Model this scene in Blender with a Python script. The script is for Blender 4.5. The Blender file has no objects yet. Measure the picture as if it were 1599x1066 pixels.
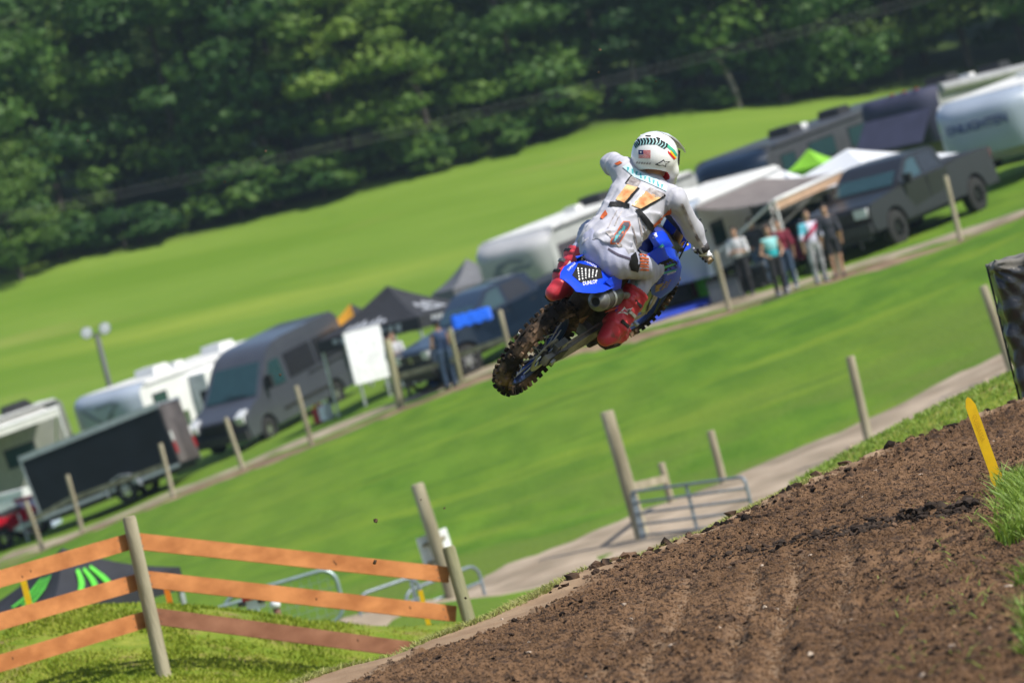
import bpy, bmesh, math, random
import numpy as np
from mathutils import Vector, Matrix, Quaternion
from mathutils.bvhtree import BVHTree

rad = math.radians
random.seed(11)
rng = np.random.default_rng(11)
SC = bpy.context.scene
COL = SC.collection

# ------------------------------------------------------------------ camera, sky, sun, exposure
FPX = 6660.0                                   # focal length in pixels of a 1599 wide frame
ROLL = rad(14.0)
PITCH = math.atan(100.0 / FPX)
FW = Vector((0, math.cos(PITCH), -math.sin(PITCH)))
UP0 = Vector((0, math.sin(PITCH), math.cos(PITCH)))
RT0 = Vector((1, 0, 0))
CX = RT0 * math.cos(ROLL) - UP0 * math.sin(ROLL)
CY = RT0 * math.sin(ROLL) + UP0 * math.cos(ROLL)
CZ = -FW
cam_data = bpy.data.cameras.new('camera')
cam = bpy.data.objects.new('camera', cam_data)
COL.objects.link(cam)
cam.matrix_world = Matrix(((CX.x, CY.x, CZ.x, 0), (CX.y, CY.y, CZ.y, 0), (CX.z, CY.z, CZ.z, 0), (0, 0, 0, 1)))
cam_data.sensor_width = 36.0
cam_data.lens = FPX / 1599.0 * 36.0
cam_data.clip_start = 0.5
cam_data.clip_end = 3000.0
cam_data.dof.use_dof = True
cam_data.dof.focus_distance = 22.4
cam_data.dof.aperture_fstop = 3.7
SC.camera = cam

SUN_H = Vector((0.885, -0.465, 0)).normalized()
SUN_EL = rad(50)
world = bpy.data.worlds.new('World')
SC.world = world
world.use_nodes = True
wn = world.node_tree
bg = wn.nodes['Background']
sky = wn.nodes.new('ShaderNodeTexSky')
sky.sky_type = 'NISHITA'
sky.sun_disc = False
sky.sun_elevation = SUN_EL
sky.sun_rotation = math.atan2(SUN_H.x, SUN_H.y)
wn.links.new(sky.outputs[0], bg.inputs[0])
bg.inputs[1].default_value = 0.11
sun_d = bpy.data.lights.new('sun', 'SUN')
sun_d.energy = 4.5
sun_d.angle = rad(0.5)
sun_d.color = (1.0, 0.95, 0.86)
sun = bpy.data.objects.new('sun', sun_d)
COL.objects.link(sun)
to_sun = SUN_H * math.cos(SUN_EL) + Vector((0, 0, math.sin(SUN_EL)))
sun.rotation_euler = to_sun.to_track_quat('Z', 'Y').to_euler()
sun.location = to_sun * 60
SC.view_settings.view_transform = 'Standard'
SC.view_settings.look = 'None'
SC.view_settings.exposure = 0.32
SC.view_settings.gamma = 1.0
SC.view_settings.use_curve_mapping = False
SC.render.engine = 'CYCLES'
SC.cycles.use_denoising = True
SC.cycles.max_bounces = 6
SC.cycles.transparent_max_bounces = 6


def ray(px, py):
    d = FW + CX * ((px - 799.5) / FPX) - CY * ((py - 533.0) / FPX)
    return d / d.y


def at(px, py, D):
    """the point at distance D that stands at this place of the view"""
    return ray(px, py) * D


# ------------------------------------------------------------------ materials
MATS = {}


def rgb(h):
    """sRGB hex to linear"""
    c = [int(h[i:i + 2], 16) / 255 for i in (0, 2, 4)]
    return tuple((x / 12.92 if x <= .04045 else ((x + .055) / 1.055) ** 2.4) for x in c)


def mat(name, col, rough=0.6, metal=0.0, var=0.12, scale=6.0, bump=0.0, bscale=60.0, spec=0.4, coat=0.0, col2=None, mixrange=(0.35, 0.65), stretch=None, trans=0.0, mud=None):
    if name in MATS:
        return MATS[name]
    m = bpy.data.materials.new(name)
    m.use_nodes = True
    nt = m.node_tree
    b = nt.nodes['Principled BSDF']
    b.inputs['Roughness'].default_value = rough
    b.inputs['Metallic'].default_value = metal
    b.inputs['Specular IOR Level'].default_value = spec
    b.inputs['Coat Weight'].default_value = coat
    tc = nt.nodes.new('ShaderNodeTexCoord')
    src = tc.outputs['Object']
    if stretch:
        mp = nt.nodes.new('ShaderNodeMapping')
        mp.inputs['Scale'].default_value = stretch
        nt.links.new(src, mp.inputs[0])
        src = mp.outputs[0]
    n = nt.nodes.new('ShaderNodeTexNoise')
    n.inputs['Scale'].default_value = scale
    n.inputs['Detail'].default_value = 5
    nt.links.new(src, n.inputs['Vector'])
    mr = nt.nodes.new('ShaderNodeMapRange')
    mr.inputs[1].default_value, mr.inputs[2].default_value = mixrange
    nt.links.new(n.outputs[0], mr.inputs[0])
    mx = nt.nodes.new('ShaderNodeMix')
    mx.data_type = 'RGBA'
    c = tuple(col)[:3]
    lo = tuple(max(0, x * (1 - var)) for x in c)
    hi = tuple(min(1, x * (1 + var)) for x in c) if col2 is None else tuple(col2)
    mx.inputs[6].default_value = lo + (1,)
    mx.inputs[7].default_value = hi + (1,)
    nt.links.new(mr.outputs[0], mx.inputs[0])
    if mud:
        n3 = nt.nodes.new('ShaderNodeTexNoise')
        n3.inputs['Scale'].default_value = mud[0]
        n3.inputs['Detail'].default_value = 6
        n3.inputs['Roughness'].default_value = .7
        nt.links.new(tc.outputs['Object'], n3.inputs['Vector'])
        m3 = nt.nodes.new('ShaderNodeMapRange')
        m3.inputs[1].default_value, m3.inputs[2].default_value, m3.inputs[4].default_value = mud[1], mud[1] + .10, mud[2]
        nt.links.new(n3.outputs[0], m3.inputs[0])
        x3 = nt.nodes.new('ShaderNodeMix')
        x3.data_type = 'RGBA'
        x3.inputs[7].default_value = mud[3] + (1,)
        nt.links.new(m3.outputs[0], x3.inputs[0])
        nt.links.new(mx.outputs[2], x3.inputs[6])
        mx = x3
    nt.links.new(mx.outputs[2], b.inputs['Base Color'])
    if bump > 0:
        n2 = nt.nodes.new('ShaderNodeTexNoise')
        n2.inputs['Scale'].default_value = bscale
        n2.inputs['Detail'].default_value = 4
        nt.links.new(src, n2.inputs['Vector'])
        bp = nt.nodes.new('ShaderNodeBump')
        bp.inputs['Strength'].default_value = bump
        bp.inputs['Distance'].default_value = 0.02
        nt.links.new(n2.outputs[0], bp.inputs['Height'])
        nt.links.new(bp.outputs[0], b.inputs['Normal'])
    if trans > 0:
        tr = nt.nodes.new('ShaderNodeBsdfTranslucent')
        nt.links.new(mx.outputs[2], tr.inputs[0])
        ms = nt.nodes.new('ShaderNodeMixShader')
        ms.inputs[0].default_value = trans
        nt.links.new(b.outputs[0], ms.inputs[1])
        nt.links.new(tr.outputs[0], ms.inputs[2])
        nt.links.new(ms.outputs[0], nt.nodes['Material Output'].inputs[0])
    MATS[name] = m
    return m


def attr_mat(name, cols, rough=0.7, spec=0.3, trans=0.35, attr='tint'):
    """leaves and blades: colour from a per-leaf random value"""
    m = bpy.data.materials.new(name)
    m.use_nodes = True
    nt = m.node_tree
    b = nt.nodes['Principled BSDF']
    b.inputs['Roughness'].default_value = rough
    b.inputs['Specular IOR Level'].default_value = spec
    a = nt.nodes.new('ShaderNodeAttribute')
    a.attribute_name = attr
    oi = nt.nodes.new('ShaderNodeObjectInfo')
    ad = nt.nodes.new('ShaderNodeMath')
    ad.operation = 'MULTIPLY_ADD'
    ad.inputs[1].default_value = 0.46
    nt.links.new(oi.outputs['Random'], ad.inputs[0])
    ml = nt.nodes.new('ShaderNodeMath')
    ml.operation = 'MULTIPLY'
    ml.inputs[1].default_value = 0.54
    nt.links.new(a.outputs['Fac'], ml.inputs[0])
    nt.links.new(ml.outputs[0], ad.inputs[2])
    r = nt.nodes.new('ShaderNodeValToRGB')
    e = r.color_ramp.elements
    while len(e) < len(cols):
        e.new(0.5)
    for i, c in enumerate(cols):
        e[i].position = i / (len(cols) - 1)
        e[i].color = tuple(c) + (1,)
    nt.links.new(ad.outputs[0], r.inputs[0])
    nt.links.new(r.outputs[0], b.inputs['Base Color'])
    if trans > 0:
        tr = nt.nodes.new('ShaderNodeBsdfTranslucent')
        nt.links.new(r.outputs[0], tr.inputs[0])
        ms = nt.nodes.new('ShaderNodeMixShader')
        ms.inputs[0].default_value = trans
        nt.links.new(b.outputs[0], ms.inputs[1])
        nt.links.new(tr.outputs[0], ms.inputs[2])
        nt.links.new(ms.outputs[0], nt.nodes['Material Output'].inputs[0])
    return m


# ------------------------------------------------------------------ mesh and object helpers
def mesh_np(name, V, F, smooth=False):
    """fast mesh from arrays (all faces with the same number of corners)"""
    V = np.asarray(V, np.float32)
    F = np.asarray(F, np.int32)
    me = bpy.data.meshes.new(name)
    me.vertices.add(len(V))
    me.vertices.foreach_set('co', V.ravel())
    k = F.shape[1]
    me.loops.add(F.size)
    me.loops.foreach_set('vertex_index', F.ravel())
    me.polygons.add(len(F))
    me.polygons.foreach_set('loop_start', np.arange(0, F.size, k, dtype=np.int32))
    me.polygons.foreach_set('loop_total', np.full(len(F), k, np.int32))
    me.polygons.foreach_set('use_smooth', np.full(len(F), smooth, bool))
    me.update(calc_edges=True)
    return me


def link(name, data, parent=None, mats=None):
    o = bpy.data.objects.new(name, data)
    COL.objects.link(o)
    if parent is not None:
        o.parent = parent
    if mats is not None and data is not None:
        for m in (mats if isinstance(mats, (list, tuple)) else [mats]):
            data.materials.append(m)
    return o


def obj(name, bm, m, parent=None, smooth=False, bevel=0.0, seg=2, auto=None):
    me = bpy.data.meshes.new(name)
    if bevel > 0:
        bmesh.ops.bevel(bm, geom=[e for e in bm.edges if len(e.link_faces) == 2 and e.calc_face_angle(0) > 0.5], offset=bevel, segments=seg, affect='EDGES', clamp_overlap=True)
    bmesh.ops.recalc_face_normals(bm, faces=bm.faces)
    bm.to_mesh(me)
    bm.free()
    if smooth:
        me.polygons.foreach_set('use_smooth', np.ones(len(me.polygons), bool))
        if auto:
            me.set_sharp_from_angle(angle=rad(auto))
    return link(name, me, parent, m)


def tag(o, label, cat, group=None):
    o['label'] = label
    o['category'] = cat
    if group:
        o['group'] = group
    return o


def thing(name, label, cat, loc=(0, 0, 0), M=None, group=None):
    o = bpy.data.objects.new(name, None)
    o.empty_display_size = 0.2
    COL.objects.link(o)
    if M is not None:
        o.matrix_world = M
    else:
        o.location = loc
    return tag(o, label, cat, group)


def structure(o):
    o['kind'] = 'structure'
    return o


def stuff(o):
    o['kind'] = 'stuff'
    return o


def copy_tree(o, parent=None):
    c = o.copy()
    COL.objects.link(c)
    if parent is not None:
        c.parent = parent
    for ch in o.children:
        copy_tree(ch, c)
    return c


def NB():
    return bmesh.new()


def box(bm, c, s, M=None):
    """box at centre c with size s, optionally turned by M"""
    vs = []
    for dx in (-.5, .5):
        for dy in (-.5, .5):
            for dz in (-.5, .5):
                p = Vector((dx * s[0], dy * s[1], dz * s[2]))
                if M is not None:
                    p = M @ p
                vs.append(bm.verts.new(Vector(c) + p))
    for f in ((0, 1, 3, 2), (4, 6, 7, 5), (0, 4, 5, 1), (2, 3, 7, 6), (0, 2, 6, 4), (1, 5, 7, 3)):
        bm.faces.new([vs[i] for i in f])
    return bm


def frame_of(d):
    d = Vector(d).normalized()
    a = Vector((0, 0, 1)) if abs(d.z) < 0.9 else Vector((1, 0, 0))
    u = d.cross(a).normalized()
    return u, d.cross(u).normalized()


def tube(bm, pts, r, n=8, cap=True, r2=None):
    pts = [Vector(p) for p in pts]
    rings = []
    u = None
    for i, p in enumerate(pts):
        d = (pts[min(i + 1, len(pts) - 1)] - pts[max(i - 1, 0)]).normalized()
        if u is None:
            u, w = frame_of(d)
        else:
            u = (u - d * u.dot(d)).normalized()
            w = d.cross(u)
        if isinstance(r, (list, tuple)):
            rr = r[i]
        else:
            rr = r if r2 is None else r + (r2 - r) * i / (len(pts) - 1)
        rings.append([bm.verts.new(p + (u * math.cos(2 * math.pi * k / n) + w * math.sin(2 * math.pi * k / n)) * rr) for k in range(n)])
    for a, b in zip(rings, rings[1:]):
        for k in range(n):
            bm.faces.new((a[k], a[(k + 1) % n], b[(k + 1) % n], b[k]))
    if cap:
        bm.faces.new(rings[0][::-1])
        bm.faces.new(rings[-1])
    return bm


def lathe(bm, prof, n=24, c=(0, 0, 0), axis='X', closed=False):
    """profile of (radius, along-axis) turned about an axis through c"""
    c = Vector(c)
    rings = []
    for k in range(n):
        a = 2 * math.pi * k / n
        ring = []
        for r, h in prof:
            p = (h, r * math.cos(a), r * math.sin(a)) if axis == 'X' else ((r * math.cos(a), h, r * math.sin(a)) if axis == 'Y' else (r * math.cos(a), r * math.sin(a), h))
            ring.append(bm.verts.new(c + Vector(p)))
        rings.append(ring)
    m = len(prof)
    for k in range(n):
        a, b = rings[k], rings[(k + 1) % n]
        for i in range(m if closed else m - 1):
            j = (i + 1) % m
            bm.faces.new((a[i], a[j], b[j], b[i]))
    if not closed:
        for i in (0, m - 1):
            if prof[i][0] > 1e-5:
                bm.faces.new([rings[k][i] for k in range(n)])
    return bm


def prism(bm, prof, x0, x1, inset=0.0):
    """polygon of (y, z) extruded along x"""
    a = [bm.verts.new((x0, y, z)) for y, z in prof]
    b = [bm.verts.new((x1, y, z)) for y, z in prof]
    n = len(prof)
    for i in range(n):
        bm.faces.new((a[i], a[(i + 1) % n], b[(i + 1) % n], b[i]))
    bm.faces.new(a[::-1])
    bm.faces.new(b)
    return bm


def slab(bm, pts, n, t):
    """flat polygon with thickness t along n"""
    n = Vector(n).normalized() * t
    a = [bm.verts.new(Vector(p)) for p in pts]
    b = [bm.verts.new(Vector(p) + n) for p in pts]
    k = len(pts)
    bm.faces.new(a[::-1])
    bm.faces.new(b)
    for i in range(k):
        bm.faces.new((a[i], a[(i + 1) % k], b[(i + 1) % k], b[i]))
    return bm


def text_mesh(s, size=1.0, ext=0.0, shear=0.0, bold=0.0):
    cu = bpy.data.curves.new('lettering', 'FONT')
    cu.body = s
    cu.size = size
    cu.extrude = ext
    cu.shear = shear
    cu.offset = bold
    cu.align_x = 'CENTER'
    cu.align_y = 'CENTER'
    cu.resolution_u = 3
    o = bpy.data.objects.new('lettering', cu)
    COL.objects.link(o)
    dg = bpy.context.evaluated_depsgraph_get()
    me = bpy.data.meshes.new_from_object(o.evaluated_get(dg))
    bpy.data.objects.remove(o)
    me.name = 'lettering'
    return me


# ------------------------------------------------------------------ noise
def vnoise(x, y, seed=0, scale=1.0):
    """smooth value noise in -1..1"""
    x = x / scale
    y = y / scale
    xi = np.floor(x).astype(np.int64)
    yi = np.floor(y).astype(np.int64)
    fx = x - xi
    fy = y - yi
    fx = fx * fx * fx * (fx * (fx * 6 - 15) + 10)
    fy = fy * fy * fy * (fy * (fy * 6 - 15) + 10)

    def h(a, b):
        n = (a * 374761393 + b * 668265263 + seed * 974711) & 0x7fffffff
        n = ((n ^ (n >> 13)) * 1274126177) & 0x7fffffff
        n = n ^ (n >> 16)
        return (n & 0xffff) / 32767.5 - 1.0
    return (h(xi, yi) * (1 - fx) + h(xi + 1, yi) * fx) * (1 - fy) + (h(xi, yi + 1) * (1 - fx) + h(xi + 1, yi + 1) * fx) * fy


# ------------------------------------------------------------------ terrain
def rail_depth(px, py):
    u = (px - 799.5) * math.cos(ROLL) - (py - 533) * math.sin(ROLL)
    return 105.0 - 0.0106 * u


PADDOCK_POSTS = [((40, 782), (68, 861)), ((105, 741), (130, 833)), ((250, 692), (271, 776)), ((352, 652), (380, 734)), ((462, 602), (487, 694)), ((604, 530), (626, 638)), ((702, 512), (722, 600)),
                 ((780, 484), (802, 572)), ((1116, 392), (1140, 487)), ((1290, 335), (1312, 429)), ((1476, 275), (1501, 378))]
ctl = []


def ctlp(px, py, D, dz=0.0):
    p = at(px, py, D)
    ctl.append((p.x, p.y, p.z + dz))


for t_, b_ in PADDOCK_POSTS:
    ctlp(b_[0], b_[1], rail_depth(*b_))
ctlp(1640, 318, rail_depth(1640, 318))
ctlp(-80, 905, rail_depth(-80, 905))
for (px, py) in ((68, 861), (380, 734), (722, 600), (1140, 487), (1501, 378)):       # rising ground behind the fence
    p = at(px, py, rail_depth(px, py))
    ctl.append((p.x + 4.5, p.y + 8, p.z + (.72 if px > 900 else 1.12)))
    ctl.append((p.x + 12, p.y + 30, p.z + (1.7 if px > 900 else 2.5)))
for (px, py, D) in ((760, 890, 67), (1010, 790, 70), (1300, 675, 72), (1599, 530, 74), (1599, 575, 69), (1360, 712, 66), (720, 952, 60), (560, 960, 58), (440, 1000, 55),
                    (1599, 600, 40), (1440, 672, 36), (1330, 724, 36)):
    ctlp(px, py, D)
ctl += [(0.5, 34, -3.3), (1.0, 45, -4.3), (-1.5, 45, -4.4), (2.2, 55, -4.45), (-6, 62, -4.75), (-10, 70, -4.8), (-12, 55, -5.0), (-7, 48, -4.8), (-4, 43, -4.5)]
for (px, py, D) in ((255, 1050, 33), (0, 1115, 32.5), (0, 1066, 33.4), (150, 945, 36.2), (300, 945, 36.2), (450, 965, 36.0), (620, 985, 36), (0, 985, 36.2), (-150, 1010, 36), (400, 1066, 31), (-100, 1140, 31)):
    ctlp(px, py, D)
ctl += [(-5, 39, -3.2), (-3, 39, -3.5), (-1.2, 34.4, -3.15), (-1.0, 31, -2.9), (-1.8, 27, -2.6), (-4, 27, -2.5), (-1.6, 23.0, -2.15), (-2.0, 19.5, -1.95), (-5, 20, -2.2)]
ctl += [(x, y, -1.72) for x, y in ((0, 4), (0.5, 14), (0.6, 20), (1.6, 17), (3, 14), (2.0, 24), (3.0, 22), (3.2, 27), (5, 20), (5.5, 28), (-8, 4), (8, 4))]
ctl += [(-1, 12, -1.8), (8, 40, -1.9), (30, 40, -1.0), (-30, 40, -4.0), (-40, 100, -4.6), (40, 95, 0.5)]
TREEBASE = [(-60, 452), (0, 425), (200, 384), (400, 340), (600, 283), (800, 236), (950, 192), (1100, 172), (1350, 150), (1600, 110)]
for i, (px, py) in enumerate(TREEBASE):
    ctlp(px, py, 226 + 1.6 * i)
    p = at(px, py, 226 + 1.6 * i)
    ctl.append((p.x * 1.1, p.y + 30, p.z + 5.5))
    ctl.append((p.x * 1.5, p.y + 110, p.z + 30))
for (px, py, D) in ((100, 560, 165), (600, 400, 170), (1000, 300, 170), (1500, 160, 172)):
    pass
ctl = np.array(ctl)


def tps_fit(pts):
    n = len(pts)
    S = 50.0
    X = pts[:, :2] / S
    d2 = ((X[:, None] - X[None]) ** 2).sum(-1)
    K = np.where(d2 > 0, 0.5 * d2 * np.log(d2 + 1e-12), 0) + np.eye(n) * 1e-4
    Pm = np.hstack([np.ones((n, 1)), X])
    A = np.zeros((n + 3, n + 3))
    A[:n, :n] = K
    A[:n, n:] = Pm
    A[n:, :n] = Pm.T
    b = np.zeros(n + 3)
    b[:n] = pts[:, 2]
    w = np.linalg.solve(A, b)

    def f(x, y):
        sh = np.shape(x)
        x = np.clip(np.ravel(np.asarray(x, float)), -70, 70) / S
        y = np.clip(np.ravel(np.asarray(y, float)), -5, 350) / S
        out = np.empty(len(x))
        for i in range(0, len(x), 20000):
            q = np.stack([x[i:i + 20000], y[i:i + 20000]], 1)
            d2 = ((q[:, None] - X[None]) ** 2).sum(-1)
            out[i:i + 20000] = (0.5 * d2 * np.log(d2 + 1e-12)) @ w[:n] + w[n] + q @ w[n + 1:]
        return out.reshape(sh)
    return f


terr = tps_fit(ctl)


def zt(x, y):
    return float(terr(np.array([x]), np.array([y]))[0])


_GD = np.linspace(20, 300, 1500)


def G(px, py, dmin=26.0):
    """where the line of sight through this place meets the ground"""
    d = ray(px, py)
    D = _GD[_GD >= dmin]
    g = terr(d.x * D, D) - d.z * D
    i = np.argmax(g > 0)
    if g[i] <= 0:
        i = len(D) - 1
    if i > 0:
        t = g[i - 1] / (g[i - 1] - g[i])
        dd = D[i - 1] + t * (D[i] - D[i - 1])
    else:
        dd = D[0]
    return Vector((d.x * dd, dd, zt(d.x * dd, dd)))


def ground_material():
    m = bpy.data.materials.new('meadow_grass')
    m.use_nodes = True
    nt = m.node_tree
    L = nt.links.new
    b = nt.nodes['Principled BSDF']
    b.inputs['Roughness'].default_value = 0.9
    b.inputs['Specular IOR Level'].default_value = 0.15
    geo = nt.nodes.new('ShaderNodeNewGeometry')
    sep = nt.nodes.new('ShaderNodeSeparateXYZ')
    L(geo.outputs['Position'], sep.inputs[0])

    def noise(scale, detail=4, stretch=(1, 1, 1)):
        mp = nt.nodes.new('ShaderNodeMapping')
        mp.inputs['Scale'].default_value = stretch
        L(geo.outputs['Position'], mp.inputs[0])
        n = nt.nodes.new('ShaderNodeTexNoise')
        n.inputs['Scale'].default_value = scale
        n.inputs['Detail'].default_value = detail
        n.inputs['Roughness'].default_value = 0.6
        L(mp.outputs[0], n.inputs['Vector'])
        return n.outputs[0]

    def rng_(x, a, b_, c=0.0, d=1.0):
        r = nt.nodes.new('ShaderNodeMapRange')
        r.inputs[1].default_value, r.inputs[2].default_value, r.inputs[3].default_value, r.inputs[4].default_value = a, b_, c, d
        L(x, r.inputs[0])
        return r.outputs[0]

    def mix(f, a, b_):
        x = nt.nodes.new('ShaderNodeMix')
        x.data_type = 'RGBA'
        L(f, x.inputs[0])
        for s, i in ((a, 6), (b_, 7)):
            if isinstance(s, tuple):
                x.inputs[i].default_value = s + (1,)
            else:
                L(s, x.inputs[i])
        return x.outputs[2]
    # mown slope between the gravel road and the paddock: deeper green; the hay meadow beyond: yellower
    slope = mix(rng_(noise(1.0, 6, (1, .3, 1)), .40, .62), (.070, .156, .009), (.110, .208, .014))
    slope = mix(rng_(noise(.16, 4, (.7, .25, 1)), .48, .68, 0, .55), slope, (.15, .215, .022))
    slope = mix(rng_(noise(5.0, 3), .60, .80, 0, .35), slope, (.045, .105, .008))
    slope = mix(rng_(noise(.45, 6, (.35, 1.1, 1)), .54, .66, 0, .7), slope, (.165, .245, .018))
    slope = mix(rng_(noise(.8, 6, (.3, .9, 1)), .56, .70, 0, .6), slope, (.048, .112, .008))
    rd = nt.nodes.new('ShaderNodeMath')
    rd.operation = 'MULTIPLY_ADD'
    L(sep.outputs[0], rd.inputs[0])
    rd.inputs[1].default_value = -.68
    L(sep.outputs[1], rd.inputs[2])
    ml = nt.nodes.new('ShaderNodeMath')
    ml.operation = 'MULTIPLY'
    L(rng_(rd.outputs[0], 70, 84, 1, 0), ml.inputs[0])
    L(rng_(noise(.55, 5, (.6, .5, 1)), .40, .58), ml.inputs[1])
    slope = mix(ml.outputs[0], slope, (.112, .172, .022))
    mead = mix(rng_(noise(.09, 4, (.35, 1, 1)), .35, .65), (.112, .200, .016), (.165, .252, .034))
    mead = mix(rng_(noise(.5, 4, (.3, 1, 1)), .50, .74, 0, .5), mead, (.105, .205, .016))
    mead = mix(rng_(noise(.05, 6, (.5, 1.6, 1)), .55, .70, 0, .7), mead, (.235, .300, .040))
    mead = mix(rng_(noise(1.4, 5, (.35, 1, 1)), .58, .72, 0, .6), mead, (.085, .175, .012))
    mead = mix(rng_(noise(.22, 6, (.25, 1.4, 1)), .60, .70, 0, .5), mead, (.22, .245, .055))
    y = rng_(sep.outputs[1], 108, 128)
    col = mix(y, slope, mead)
    # worn, weedy ground near the road and on the bank by the fence
    near = mix(rng_(noise(3.2, 6), .40, .66), (.13, .19, .015), (.24, .26, .04))
    near = mix(rng_(noise(1.6, 5), .52, .64, 0, .8), near, (.19, .125, .065))
    col = mix(rng_(sep.outputs[1], 40, 47), near, col)
    # under the trees: litter and shade plants
    forest = mix(rng_(noise(.7, 4), .4, .6), (.030, .050, .012), (.05, .085, .015))
    fy = nt.nodes.new('ShaderNodeMath')
    fy.operation = 'MULTIPLY_ADD'
    L(noise(.15, 3), fy.inputs[0])
    fy.inputs[1].default_value = 7.0
    fx = nt.nodes.new('ShaderNodeMath')
    fx.operation = 'MULTIPLY_ADD'
    L(sep.outputs[0], fx.inputs[0])
    fx.inputs[1].default_value = -0.24
    L(sep.outputs[1], fx.inputs[2])
    L(fx.outputs[0], fy.inputs[2])
    col = mix(rng_(fy.outputs[0], 235.0, 238.5), col, forest)
    L(col, b.inputs['Base Color'])
    bp = nt.nodes.new('ShaderNodeBump')
    bp.inputs['Strength'].default_value = 0.8
    bp.inputs['Distance'].default_value = 0.06
    L(noise(7.0, 5), bp.inputs['Height'])
    L(bp.outputs[0], b.inputs['Normal'])
    return m


def grid_mesh(name, xs, ys, zf, smooth=True):
    X, Y = np.meshgrid(xs, ys, indexing='ij')
    Z = zf(X, Y)
    V = np.stack([X, Y, Z], -1).reshape(-1, 3)
    nx, ny = len(xs), len(ys)
    I = np.arange(nx * ny).reshape(nx, ny)
    F = np.stack([I[:-1, :-1], I[1:, :-1], I[1:, 1:], I[:-1, 1:]], -1).reshape(-1, 4)
    return mesh_np(name, V, F, smooth)


def ter_z(X, Y):
    Z = terr(X, Y)
    m = (Y > 40) & (Y < 128)
    Z = Z + np.where(m, 0.035 * vnoise(X, Y, 3, 1.1) + 0.02 * vnoise(X, Y, 4, 0.5), 0)
    return Z


xs = np.concatenate([np.linspace(-220, -80, 6), np.linspace(-72, -26, 24), np.arange(-25, 25.01, .5), np.linspace(26, 72, 24), np.linspace(80, 220, 6)])
ys = np.concatenate([np.linspace(-60, 10, 8), np.linspace(12, 26, 10), np.arange(27, 50, .4), np.arange(50, 130, .7), np.arange(130, 290, 3), np.linspace(300, 420, 9)])
structure(link('ground', grid_mesh('ground', xs, ys, ter_z), None, ground_material()))


def ribbon(name, left, right, m, off=0.03, step=0.8, wob=0.0):
    """a strip laid over the ground between two edges given in plan"""
    def resample(pl):
        pl = [np.array(p[:2]) for p in pl]
        d = [0]
        for a, b_ in zip(pl, pl[1:]):
            d.append(d[-1] + np.linalg.norm(b_ - a))
        return np.array(pl), np.array(d)
    A, da = resample(left)
    B_, db = resample(right)
    n = int(max(da[-1], db[-1]) / step) + 2
    t = np.linspace(0, 1, n)
    pa = np.stack([np.interp(t * da[-1], da, A[:, k]) for k in (0, 1)], 1)
    pb = np.stack([np.interp(t * db[-1], db, B_[:, k]) for k in (0, 1)], 1)
    m_ = 9
    s = np.linspace(0, 1, m_)
    V = pa[:, None] * (1 - s)[None, :, None] + pb[:, None] * s[None, :, None]
    if wob:
        nrm = (pb - pa) / np.linalg.norm(pb - pa, axis=1)[:, None]
        V[:, 0] += nrm * (wob * vnoise(pa[:, 0], pa[:, 1], 21, 1.3))[:, None]
        V[:, -1] += nrm * (wob * vnoise(pb[:, 0], pb[:, 1], 22, 1.3))[:, None]
    V = V.reshape(-1, 2)
    Z = ter_z(V[:, 0], V[:, 1]) + off
    I = np.arange(n * m_).reshape(n, m_)
    Z = Z.reshape(n, m_)
    Z[:, 0] -= off * 2.5
    Z[:, -1] -= off * 2.5
    F = np.stack([I[:-1, :-1], I[1:, :-1], I[1:, 1:], I[:-1, 1:]], -1).reshape(-1, 4)
    return structure(link(name, mesh_np(name, np.column_stack([V, Z.ravel()]), F, True), None, m))


gravel = mat('road_gravel', (.33, .265, .19), .95, var=.25, scale=.9, bump=.5, bscale=9, col2=(.43, .345, .26), spec=.1, mud=(1.2, .55, .6, (.27, .20, .14)))
soil = mat('bare_soil', (.20, .135, .085), .95, var=.25, scale=1.2, bump=.5, bscale=8, col2=(.30, .22, .14), spec=.1)
path_m = mat('path_gravel', (.30, .25, .17), .95, var=.3, scale=.8, bump=.4, bscale=8, col2=(.40, .34, .25), spec=.1)
ra = [at(560, 985, 60), at(640, 940, 63), at(760, 890, 67), at(1010, 790, 70), at(1300, 675, 72), at(1599, 530, 74), at(1750, 460, 76)]
rb = [at(440, 1075, 50), at(545, 1040, 52.5), at(690, 1000, 55.5), at(960, 915, 59.5), at(1180, 806, 63), at(1330, 720, 65.8), at(1599, 575, 69), at(1750, 500, 71)]
ribbon('gravel_road', rb, ra, gravel, 0.03, wob=.3)
# worn earth along the near side of the road where the posts stand
sa = [(p[0], p[1] + .05) for p in (at(1180, 790, 64.5), at(1330, 717, 66), at(1599, 575, 69), at(1750, 500, 71))]
sb = [(p[0] + .2, p[1] - 2.2) for p in (at(1180, 790, 64.5), at(1330, 717, 66), at(1599, 575, 69), at(1750, 500, 71))]
ribbon('road_shoulder', sb, sa, soil, 0.022, wob=.4)
fl = []
for t_, b_ in [((0, 0), (-60, 905))] + PADDOCK_POSTS + [((0, 0), (1640, 318))]:
    p = at(b_[0], b_[1], rail_depth(*b_))
    fl.append(p)
fdir = (fl[-1] - fl[0])
fdir.z = 0
fdir.normalize()
fnor = Vector((fdir.y, -fdir.x, 0))          # towards the camera
ribbon('worn_track', [(p + fnor * 1.1) for p in fl], [(p - fnor * .35) for p in fl], soil, 0.022, wob=.3)
ribbon('paddock_path', [(p - fnor * .9) for p in fl], [(p - fnor * 2.7) for p in fl], path_m, 0.026, wob=.25)

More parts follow.
